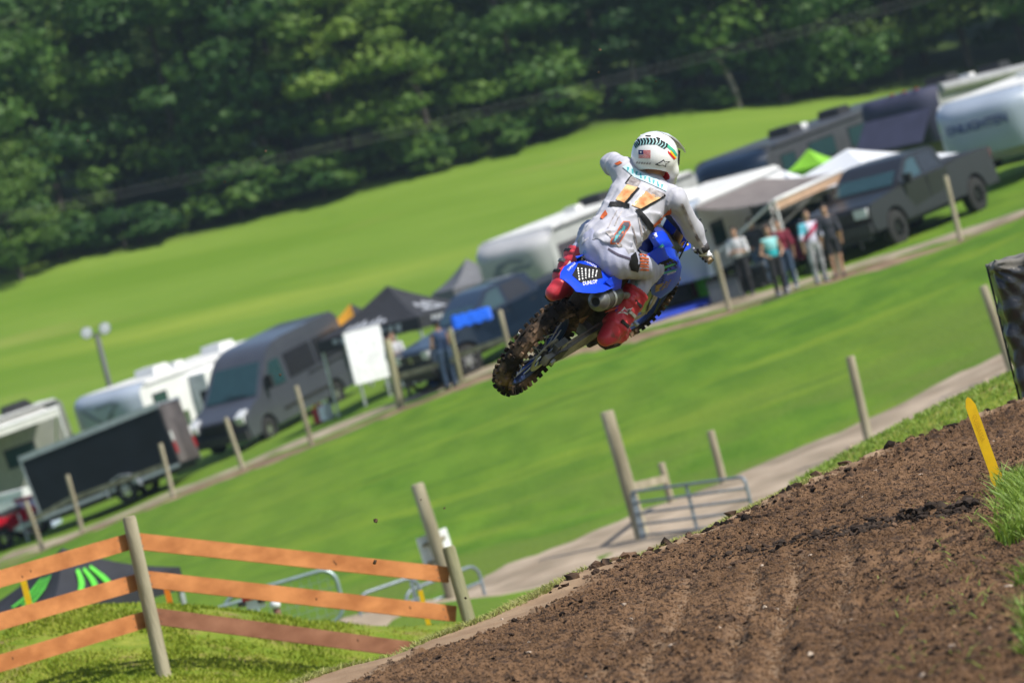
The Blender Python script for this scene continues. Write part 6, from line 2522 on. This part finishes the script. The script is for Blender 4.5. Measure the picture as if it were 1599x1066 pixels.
pk = at(604, 446, 115)
cg = (pk.x, pk.y)
zg = zt(*cg)
canopy('black canopy with white lettering standing beside the grey van', cg, rad(-28), 3.2, pk.z - zg - 1.0, pk.z - zg, black_fab, .34, marks={0: blob_text(.22, .70, .10, .34, 7, 1) + blob_text(.15, .85, -.2, -.8, 9), 1: blob_text(.22, .72, .16, .50, 6, 2) + blob_text(.2, .8, -.2, -.8, 8), 3: blob_text(.2, .7, .15, .4, 6)}, sag=.12)
org = mat('amber_canvas', rgb('d79a2b'), .7, var=.08)
yel_f = mat('yellow_canvas', rgb('dcc23c'), .7, var=.08)
grey_f = mat('grey_canvas', (.13, .135, .15), .7, var=.1)
pk = at(547, 474, 124)
canopy('black and amber canopy peeking over the roof of the grey van', (pk.x, pk.y), rad(-40), 1.5, pk.z - zt(pk.x, pk.y) - .60, pk.z - zt(pk.x, pk.y), black_fab, .3, panels=[black_fab, black_fab, black_fab, org] if False else [org, black_fab, black_fab, org], sag=.1)
pk = at(728, 404, 123)
canopy('grey and yellow canopy beside the silver camper nose', (pk.x, pk.y), rad(20), 1.9, pk.z - zt(pk.x, pk.y) - .75, pk.z - zt(pk.x, pk.y), grey_f, .45, panels=[grey_f, yel_f, grey_f, grey_f], sag=.1)
pk = at(1322, 233, 109.5)
white_f = mat('white_canvas', (.62, .64, .68), .7, var=.05)
canopy('large white canopy behind the dark grey pickup', (pk.x, pk.y), rad(-38), 4.4, pk.z - zt(pk.x, pk.y) - .85, pk.z - zt(pk.x, pk.y), white_f, .28, sag=.08)
lime = mat('lime_canvas', rgb('7cb82e'), .7, var=.1)
pk = at(1262, 233, 118)
canopy('small lime green canopy behind the white canopy', (pk.x, pk.y), rad(-30), 1.15, pk.z - zt(pk.x, pk.y) - .50, pk.z - zt(pk.x, pk.y), lime, .22, sag=.05)
pk = at(1222, 266, 114)
canopy('small white canopy tip between the dark motorhome and the tan awning', (pk.x, pk.y), rad(-30), 1.5, pk.z - zt(pk.x, pk.y) - .5, pk.z - zt(pk.x, pk.y), white_f, .22, sag=.05)

# floodlight mast
b = at(151, 522, 138)
z = zt(b.x, b.y)
t = thing('floodlight_mast', 'slim mast with a pair of floodlights rising from the meadow', 'light mast', (b.x, b.y, z))
H_ = b.z - z
obj('mast', tube(NB(), [(0, 0, -.4), (0, 0, H_)], .09, 8), mat('mast_grey', (.10, .11, .10), .6), t, True)
obj('crossarm', box(NB(), (0, 0, H_), (.6, .06, .06)), MATS['mast_grey'], t)
for x in (-.30, .30):
    fl_ = obj('floodlight', lathe(NB(), [(.06, .12), (.15, .08), (.20, -.05), (.18, -.07), (.0, -.05)], 16, (x, 0, H_ + .12), axis='Y'), mat('flood_shell', (.16, .19, .22), .4, metal=.5), t, True, auto=40)
    obj('lens', lathe(NB(), [(.175, -.075), (0, -.085)], 16, (x, 0, H_ + .12), axis='Y'), lens, fl_)


# ------------------------------------------------------------------ people in the paddock
def bystander(label, px, py, face, hgt, shirt, legs, arms='down', hair=(.03, .02, .015), shorts=False, cap=None, sleeveless=False, panel=None, D=None, skin_m=None, shoes=(.05, .05, .05)):
    p = G(px, py) if D is None else at(px, py, D)
    t = thing('person', label, 'person', (p.x, p.y, zt(p.x, p.y)))
    t.rotation_euler = (0, 0, face)                  # looks along its own +y
    s = hgt / 1.75
    sk = skin_m or skin
    hipx = .095
    LH = {'down': ((.24, .02, .86), (.25, .06, 1.10)), 'hip': ((.20, .10, 1.02), (.30, -.02, 1.10)), 'fold': ((.04, .22, 1.14), (.25, .06, 1.10)), 'up': ((.12, .22, 1.32), (.26, .12, 1.14))}
    prt = [s_ell((0, .0, 1.64), (.075, .095, .115)), s_ell((0, .035, 1.58), (.052, .06, .06)), s_rc((0, .095, 1.64), (0, .108, 1.61), .009, .014), s_rc((0, -.01, 1.44), (0, .01, 1.56), .055, .050),
           s_ell((0, 0, 1.28), (.165, .105, .20)), s_ell((0, 0, 1.08), (.135, .095, .18)), s_ell((0, -.005, .95), (.155, .105, .12)), s_rc((-.17, 0, 1.41), (.17, 0, 1.41), .055, .055)]
    arm_ = []
    for sd in (-1, 1):
        ha, el = LH[arms]
        ha, el = np.array(ha) * (sd, 1, 1), np.array(el) * (sd, 1, 1)
        sh = np.array((.185 * sd, 0, 1.40))
        arm_ += [s_rc(sh, el, .048, .038), s_rc(el, ha, .038, .027)]
        dn = nrm(ha - el)
        prt += [s_ell(ha + dn * .05, (.026, .036, .052)), s_rc(ha + dn * .03, ha + dn * .06 + np.array((-.03 * sd, .04, 0)), .012, .010)]
        for k in range(4):
            q0 = ha + dn * .08 + np.array((0, -.03 + .02 * k, 0))
            prt.append(s_rc(q0, q0 + dn * .05 + np.array((-.012 * sd, .01, 0)), .010, .009))
    leg_ = []
    for sd in (-1, 1):
        leg_ += [s_rc((hipx * sd, 0, .90), (hipx * sd * 1.05, .02, .50), .088, .060), s_rc((hipx * sd * 1.05, .02, .50), (hipx * sd * 1.1, -.02, .08), .055, .038), s_rc((hipx * sd * 1.1, -.04, .05), (hipx * sd * 1.2, .14, .035), .038, .034)]
    f = s_union(prt + arm_ + leg_, .02)
    lo, hi = (-.42, -.2, -.02), (.42, .36, 1.80)
    sc = lambda o: setattr(o, 'scale', (s, s, s))
    body = sdf_obj('body', f, lo, hi, .021, sk, t)
    sc(body)
    fs = s_union([s_ell((0, 0, 1.28), (.18, .122, .215)), s_ell((0, 0, 1.06), (.155, .115, .20)), s_rc((-.17, 0, 1.41), (.17, 0, 1.41), .066, .066)] + ([] if sleeveless else [s_rc((sd * .185, 0, 1.40), np.array(LH[arms][1]) * (sd, 1, 1), .064, .056) for sd in (-1, 1)]), .03)
    mm = shirt if isinstance(shirt, list) else [shirt]
    so = sdf_obj('shirt', lambda q: fs(q) + wr(q, .003, 40, 60, 50), lo, hi, .021, mm, t, lambda c: (c[:, 2] > .88) & (c[:, 2] < 1.46), panel)
    sc(so)
    zc = .55 if shorts else .07
    fl2 = s_union([s_ell((0, -.005, .95), (.166, .118, .13))] + [x for sd in (-1, 1) for x in (s_rc((hipx * sd, 0, .90), (hipx * sd * 1.05, .02, .50), .102, .078), s_rc((hipx * sd * 1.05, .02, .50), (hipx * sd * 1.1, -.02, .06), .072, .060))], .02)
    sc(sdf_obj('shorts' if shorts else 'trousers', lambda q: fl2(q) + wr(q, .003, 30, 50, 60, 1), lo, hi, .021, legs, t, lambda c: (c[:, 2] > zc) & (c[:, 2] < 1.02)))
    for sd in (-1, 1):
        fz = s_union([s_rc((hipx * sd * 1.1, -.05, .055), (hipx * sd * 1.22, .16, .045), .052, .046), s_rc((hipx * sd * 1.1, -.03, .06), (hipx * sd * 1.1, -.03, .11), .048, .046)], .02)
        sc(sdf_obj('shoe', fz, (-.3, -.2, -.03), (.3, .3, .2), .02, mat('shoe_%02d' % int(shoes[0] * 99), shoes, .7), t, lambda c: c[:, 2] > .004))
    hm = mat('hair_%02d' % int(hair[0] * 999), hair, .7)
    fh = s_sub(s_ell((0, -.018, 1.665), (.090, .108, .115)), s_box((0, .11, 1.60), (.10, .075, .085), None, .02), .01)
    sc(sdf_obj('hair', fh, (-.2, -.2, 1.4), (.2, .2, 1.85), .016, hm, t, lambda c: c[:, 2] > 1.60 if cap else c[:, 2] > 1.55))
    if cap:
        fc = s_union([s_sub(s_ell((0, -.005, 1.685), (.098, .115, .098)), s_box((0, 0, 1.60), (.2, .2, .075), None, .005), .004), s_ell((0, .14, 1.685), (.07, .08, .012))], .01)
        sc(sdf_obj('cap', fc, (-.2, -.2, 1.55), (.2, .3, 1.85), .014, cap, t))
    return t


denim = mat('denim', (.045, .075, .13), .8, var=.2, scale=6)
navy_sh = mat('navy_shirt', (.03, .055, .13), .75, var=.15, scale=6)
teal_sh = mat('teal_top', rgb('28a8b0'), .7, var=.1, scale=6)
pale_teal = mat('pale_teal_top', rgb('8ccacb'), .7, var=.1, scale=6)
blk_leg = mat('black_leggings', (.02, .02, .024), .7, var=.2)
multi = [mat('lilac_jersey', rgb('c9c6da'), .65, var=.1), mat('crimson_jersey', rgb('b8355c'), .65, var=.1), mat('sky_jersey', rgb('63b9cf'), .65, var=.1)]
grey_pants = mat('grey_race_pants', (.16, .16, .17), .7, var=.4, scale=4, col2=(.45, .45, .47))
dk_shirt = mat('charcoal_shirt', (.035, .037, .05), .75, var=.2)
wh_shirt = mat('white_shirt', (.62, .62, .64), .7, var=.1)
bystander('man in blue jeans and a navy top standing on the gravel path by the fence', 706, 606, rad(20), 1.76, navy_sh, denim, 'fold', cap=mat('navy_cap', (.02, .03, .06), .7), sleeveless=True)
bystander('woman in a teal top and black leggings standing beside the fence', 1222, 461, rad(200), 1.66, [teal_sh, pale_teal], blk_leg, 'hip', hair=(.10, .055, .03), sleeveless=True, panel=lambda c: (c[:, 2] > 1.16).astype(int), shoes=(.30, .30, .32))
bystander('person in a lilac, crimson and blue race jersey with grey race pants', 1284, 442, rad(190), 1.74, multi, grey_pants, 'down', panel=lambda c: np.where((c[:, 0] > .08) & (c[:, 2] > 1.2), 2, np.where(np.abs(c[:, 2] - 1.22 + c[:, 0] * .8) < .07, 1, 0)), hair=(.05, .03, .02), shoes=(.25, .25, .27))
bystander('person in a charcoal shirt and dark shorts beside the fence post', 1312, 432, rad(175), 1.72, dk_shirt, blk_leg, 'down', shorts=True, hair=(.02, .015, .012), shoes=(.12, .08, .07))
bystander('person in dark clothes half hidden behind the woman in teal', 1238, 452, rad(170), 1.70, mat('maroon_shirt', rgb('7a1f34'), .7), denim, 'down', shoes=(.35, .35, .36))
bystander('person in a white shirt standing in the shade of the tan awning', 1170, 462, rad(160), 1.72, wh_shirt, blk_leg, 'fold', hair=(.04, .03, .02))

bystander('person in dark clothes under the tan awning beside the white trailer door', 1196, 448, rad(200), 1.74, dk_shirt, denim, 'hip', hair=(.05, .03, .02))
bystander('person in a pale shirt and dark trousers under the black canopy', 634, 618, rad(170), 1.70, wh_shirt, blk_leg, 'fold', hair=(.06, .04, .02))
bystander('person in a maroon shirt standing behind the display board', 612, 602, rad(150), 1.72, MATS['maroon_shirt'], denim, 'down', hair=(.03, .02, .02))
# ------------------------------------------------------------------ small things in the paddock
c = G(660, 612)
Mb = Matrix.Translation((c.x, c.y, zt(c.x, c.y) + .335)) @ Matrix.Rotation(rad(-62), 4, 'Z') @ Matrix.Rotation(rad(-8), 4, 'Y')
b2 = copy_tree(bike)
b2.matrix_world = Mb
b2['label'] = 'parked blue motocross bike under the black canopy with white lettering'
stand = obj('bike_stand', box(NB(), (0, 0, .14), (.32, .40, .28)), black_pl, None, bevel=.03)
tag(stand, 'low black stand under the parked motocross bike', 'stand')
stand.matrix_world = Matrix.Translation(Mb @ Vector((0, .75, -.335))) @ Matrix.Rotation(rad(-62), 4, 'Z')

c = at(574, 556, 112.6)
z = zt(c.x, c.y)
t = thing('display_board', 'large blank white board standing under the edge of the black canopy', 'board', (c.x, c.y, z))
t.rotation_euler = (0, 0, rad(36))
obj('panel', box(NB(), (0, 0, .95 + .35), (1.2, .04, 1.4)), sb_m, t, bevel=.01)
for x in (-.42, .42):
    obj('leg', box(NB(), (x, .03, .32), (.05, .05, .64)), MATS['leg_alu'], t)


def wavy_sheet(name, label, cat, pts, m, amp=.04, n=12):
    a, b, c_, d = [Vector(p) for p in pts]
    bm = NB()
    g = []
    for i in range(n + 1):
        row = []
        for j in range(n + 1):
            q = a.lerp(b, j / n).lerp(d.lerp(c_, j / n), i / n)
            q.z += amp * math.sin(i * 1.7 + j * .9) * math.sin(j * 1.3)
            row.append(bm.verts.new(q))
        g.append(row)
    for r0, r1 in zip(g, g[1:]):
        for j in range(n):
            bm.faces.new((r0[j], r0[j + 1], r1[j + 1], r1[j]))
    bmesh.ops.recalc_face_normals(bm, faces=bm.faces)
    bmesh.ops.solidify(bm, geom=bm.faces[:], thickness=.012)
    return tag(obj(name, bm, m, None, True), label, cat)


blue_tarp = mat('blue_tarp', rgb('1f5fd0'), .5, var=.15, scale=4)
wavy_sheet('tarp', 'rumpled blue tarp over the bonnet of the dark blue pickup', 'tarp', [at(703, 497, 107.6), at(764, 478, 107.4), at(770, 496, 107.0), at(708, 517, 107.2)], blue_tarp, .07)
mt = mat('blue_mat', rgb('2c46b4'), .7, var=.1, scale=4)
pts = [G(960, 512), G(1108, 466), G(1112, 476), G(965, 524)]
o = wavy_sheet('ground_mat', 'long blue mat lying on the grass by the fence', 'mat', [p + Vector((0, 0, .05)) for p in pts], mt, .006)


def bin_(name, label, px, py, r, h, m, lid=None, cat='bin'):
    p = G(px, py)
    t = thing(name, label, cat, (p.x, p.y, zt(p.x, p.y)))
    obj('tub', lathe(NB(), [(0, 0), (r * .82, 0), (r, h), (r * 1.06, h), (r * 1.06, h + .03), (r * .9, h + .03), (r * .78, .05), (0, .05)], 20, axis='Z'), m, t, True, auto=40)
    if lid:
        obj('lid', lathe(NB(), [(0, h + .10), (r * .7, h + .09), (r * 1.08, h + .035), (r * 1.08, h + .0)], 20, axis='Z'), lid, t, True, auto=40)
    return t


bin_('bucket', 'blue bucket on the grass under the black canopy', 681, 600, .24, .55, blue_tarp)
bin_('bin', 'white round bin on the grass in front of the tan awning trailer', 1163, 442, .26, .45, sb_m, sb_m)


def bag(name, label, px, py, s, m, cat='bag'):
    p = G(px, py)
    t = thing(name, label, cat, (p.x, p.y, zt(p.x, p.y)))
    f = s_union([s_ell((0, 0, s[2] * .42), (s[0] * .5, s[1] * .5, s[2] * .46)), s_box((0, 0, s[2] * .32), (s[0] * .42, s[1] * .42, s[2] * .32), None, .06)], .06)
    sdf_obj('sack', lambda q: f(q) + wr(q, .008, 25, 30, 35), (-s[0], -s[1], -.02), (s[0], s[1], s[2] * 1.1), .03, m, t)
    obj('strap', tube(NB(), [(-.1, 0, s[2] * .8), (-.06, 0, s[2] * 1.02), (.06, 0, s[2] * 1.02), (.1, 0, s[2] * .8)], .02, 6), black_pl, t, True)


bag('gear_bag', 'bright green gear bag on the grass beside the blue mat', 1104, 462, (.42, .34, .95), mat('bag_green', rgb('5fd028'), .7, var=.1))
bag('gear_bag', 'dark red gear bag on the grass next to the green bag', 1086, 462, (.40, .34, .62), mat('bag_red', rgb('6a1a30'), .7, var=.1))
bag('gear_bag', 'large black gear bag on the grass behind the front wheel', 1062, 476, (.8, .5, .75), black_pl)


def camp_chair(label, px, py, m, rz):
    p = G(px, py)
    t = thing('camp_chair', label, 'chair', (p.x, p.y, zt(p.x, p.y)), group=None)
    t.rotation_euler = (0, 0, rz)
    obj('seat', box(NB(), (0, 0, .42), (.50, .46, .03)), m, t, bevel=.01)
    obj('backrest', box(NB(), (0, -.24, .72), (.50, .03, .52), Matrix.Rotation(rad(12), 3, 'X')), m, t, bevel=.01)
    for x in (-.24, .24):
        for y in (-.22, .22):
            obj('leg', tube(NB(), [(x, y, 0), (x * .9, -y * .2, .42)], .014, 6), black_pl, t)
        obj('armrest', box(NB(), (x, 0, .62), (.06, .46, .02)), black_pl, t)


camp_chair('black folding camp chair in the shade of the tan awning', 1150, 452, black_pl, rad(200))
camp_chair('red folding camp chair behind the spectators', 1252, 430, mat('bag_red', (.1, .02, .03)), rad(150))

camp_chair('blue folding camp chair under the black canopy beside the parked bike', 700, 586, blue_tarp, rad(170))
camp_chair('grey folding camp chair at the edge of the white board under the canopy', 628, 606, mat('chair_grey', (.10, .10, .11), .7), rad(190))


def fuel_can(label, px, py, m, cap_m):
    p = G(px, py)
    t = thing('fuel_can', label, 'fuel can', (p.x, p.y, zt(p.x, p.y)))
    t.rotation_euler = (0, 0, random.uniform(0, 3))
    obj('body', prism(NB(), [(-.16, 0), (.16, 0), (.16, .34), (.08, .44), (-.16, .44)], -.12, .12), m, t, bevel=.025)
    obj('spout', tube(NB(), [(0, .12, .40), (0, .20, .50)], .03, 8), cap_m, t, True)
    obj('handle', tube(NB(), [(0, -.14, .44), (0, -.10, .52), (0, .04, .52), (0, .06, .44)], .018, 6), m, t, True)


fuel_can('red fuel can on the grass beside the grey van', 500, 660, mat('can_red', (.40, .03, .03), .5), yellow_ink)
fuel_can('white fuel can on the grass beside the red fuel can', 512, 655, sb_m, red_print if False else red_ink)
fuel_can('yellow fuel can in the shade near the tan awning', 1182, 446, mat('can_yellow', (.55, .36, .03), .5), black_pl)

# things at the western end of the fence
p = at(14, 812, 119.5)
Ma = vehicle_matrix(p, (-.75, -.66), (0, -.6), 1.5)
t = thing('quad_bike', 'red quad bike standing beside the black cargo trailer', 'quad bike', M=Ma)
red_pt = mat('quad_red', rgb('b01226'), .35, coat=.4, var=.05)
obj('body', prism(NB(), [(.35, .55), (.30, .82), (-.1, .92), (-.5, .78), (-1.2, .84), (-1.5, .80), (-1.5, .62), (-.9, .52), (-.6, .40), (0, .40)], -.26, .26), red_pt, t, bevel=.05)
for s in (-1, 1):
    for y in (0, -1.25):
        road_wheel(t, s * .46, y, .29, .26, rim_silver, 4)
        obj('mudguard', prism(NB(), [(y + .36, .52), (y + .22, .70), (y - .22, .70), (y - .36, .52), (y - .30, .52), (y - .18, .64), (y + .18, .64), (y + .30, .52)], s * .26, s * .60), red_pt, t)
obj('seat', box(NB(), (0, -.75, .90), (.28, .80, .10)), black_pl, t, bevel=.04)
obj('handlebar', tube(NB(), [(-.40, -.12, 1.10), (-.1, 0, 1.05), (.1, 0, 1.05), (.40, -.12, 1.10)], .018, 8), black_pl, t, True)
obj('rack', box(NB(), (0, .12, .95), (.7, .40, .03)), black_pl, t)


def cooler(label, px, py, D, s, m, lid):
    p = at(px, py, D)
    t = thing('cooler', label, 'cooler', (p.x, p.y, zt(p.x, p.y)))
    t.rotation_euler = (0, 0, rad(-20))
    obj('box', box(NB(), (0, 0, s[2] / 2), s), m, t, bevel=.04)
    obj('lid', box(NB(), (0, 0, s[2] + .045), (s[0] + .04, s[1] + .04, .09)), lid, t, bevel=.03)
    for x in (-1, 1):
        obj('handle', box(NB(), (x * (s[0] / 2 + .03), 0, s[2] * .75), (.05, .25, .05)), black_pl, t)


cooler('tall pale blue storage box with a dark red lid beside the cargo trailer', 62, 808, 120.5, (.95, .7, .95), mat('pale_blue_plastic', (.42, .50, .66), .5), mat('bag_red', (.1, .02, .03)))
cooler('white covered crate behind the red quad bike', 18, 792, 123.0, (1.3, .8, 1.1), sb_m, sb_m)
cooler('white cooler with a blue lid on the grass under the black canopy', 652, 603, 113.5, (.75, .45, .45), sb_m, blue_tarp)
cooler('grey storage tote in the shade of the tan awning', 1140, 470, 104.6, (.80, .5, .5), mat('tote_grey', (.14, .15, .17), .6), black_pl)
cooler('dark plastic tote beside the white round bin', 1180, 436, 105.0, (.70, .5, .55), black_pl, mat('tote_grey', (.14, .15, .17)))
# little things past the mound
p = at(405, 955, 41.5)
cooler('small red box with a pale base beyond the mound grass', 404, 962, 43.0, (.16, .12, .10), sb_m, red_pt)
for o in SC.objects:
    if o.name.startswith('cooler') and 'beyond the mound' in o.get('label', ''):
        o.location.z = p.z - .05
        st = tag(obj('stand', box(NB(), (0, 0, (p.z - .05 - zt(p.x, p.y)) / 2), (.10, .10, p.z - .05 - zt(p.x, p.y))), post_m), 'short stand carrying the small red box beyond the mound', 'stand')
        st.location = (o.location.x, o.location.y, zt(o.location.x, o.location.y))
p = at(431, 948, 42.5)
z = zt(p.x, p.y)
t = thing('marker_pole', 'short brown pole with a white knob beside the small red box', 'marker', (p.x, p.y, z))
obj('pole', tube(NB(), [(0, 0, -.1), (0, 0, p.z - z)], .035, 8), mat('brown_pole', (.16, .07, .05), .7), t, True)
obj('knob', lathe(NB(), [(0, p.z - z - .02), (.05, p.z - z), (.055, p.z - z + .05), (0, p.z - z + .10)], 12, axis='Z'), sb_m, t, True)

# black wrapped bale at the edge of the track
bw = mat('black_wrap', (.018, .018, .020), .28, var=.3, scale=6, bump=.5, bscale=14, spec=.6)
tl = at(1546, 412, 28.6)
zb = zt(tl.x + .6, tl.y)
t = thing('wrapped_bale', 'black plastic wrapped bale with sunlight painted grey on its top at the track edge', 'bale', (tl.x, tl.y, zb))
t.rotation_euler = (0, 0, rad(-4))
hh = tl.z - zb
f = s_box((.62, .32, hh / 2), (.62, .32, hh / 2), None, .045)


def bale_f(q):
    n = np.sin(q[:, 0] * 26 + q[:, 2] * 14 + 2 * np.sin(q[:, 2] * 9 + q[:, 1] * 7)) * .010 + np.sin(q[:, 2] * 40 - q[:, 0] * 30 + 2.4 * np.sin(q[:, 0] * 11)) * .006
    fan = np.sin(np.arctan2(q[:, 2] - hh, q[:, 0] + .02) * 16) * .010 * np.exp(-np.hypot(q[:, 0], q[:, 2] - hh) / .45)
    return f(q) + n + fan


sdf_obj('wrap', bale_f, (-.1, -.08, -.03), (1.36, .76, hh + .1), .014, [bw, mat('sunlit_wrap', (.15, .14, .125), .8, var=.3, scale=9)], t, None, lambda c: (c[:, 2] > hh - .045 - .02 * np.sin(c[:, 0] * 9)).astype(int))  # sunlight on the top edge painted as a paler grey
obj('tie', tube(NB(), [(-.012, .30, .02), (-.014, .32, hh * .5), (-.012, .31, hh - .02)], .008, 6), black_pl, t, True)


# thin summer haze over the valley
hz = obj('haze', box(NB(), (0, 172, 14), (452, 506, 100)), None)
hz.data.materials.clear()
hm_ = bpy.data.materials.new('summer_haze')
hm_.use_nodes = True
hn = hm_.node_tree
hn.nodes.remove(hn.nodes['Principled BSDF'])
pv = hn.nodes.new('ShaderNodeVolumePrincipled')
pv.inputs['Density'].default_value = .00016
pv.inputs['Color'].default_value = (.62, .82, 1.0, 1)
pv.inputs['Anisotropy'].default_value = .1
hn.links.new(pv.outputs[0], hn.nodes['Material Output'].inputs['Volume'])
hz.data.materials.append(hm_)
hz['kind'] = 'stuff'
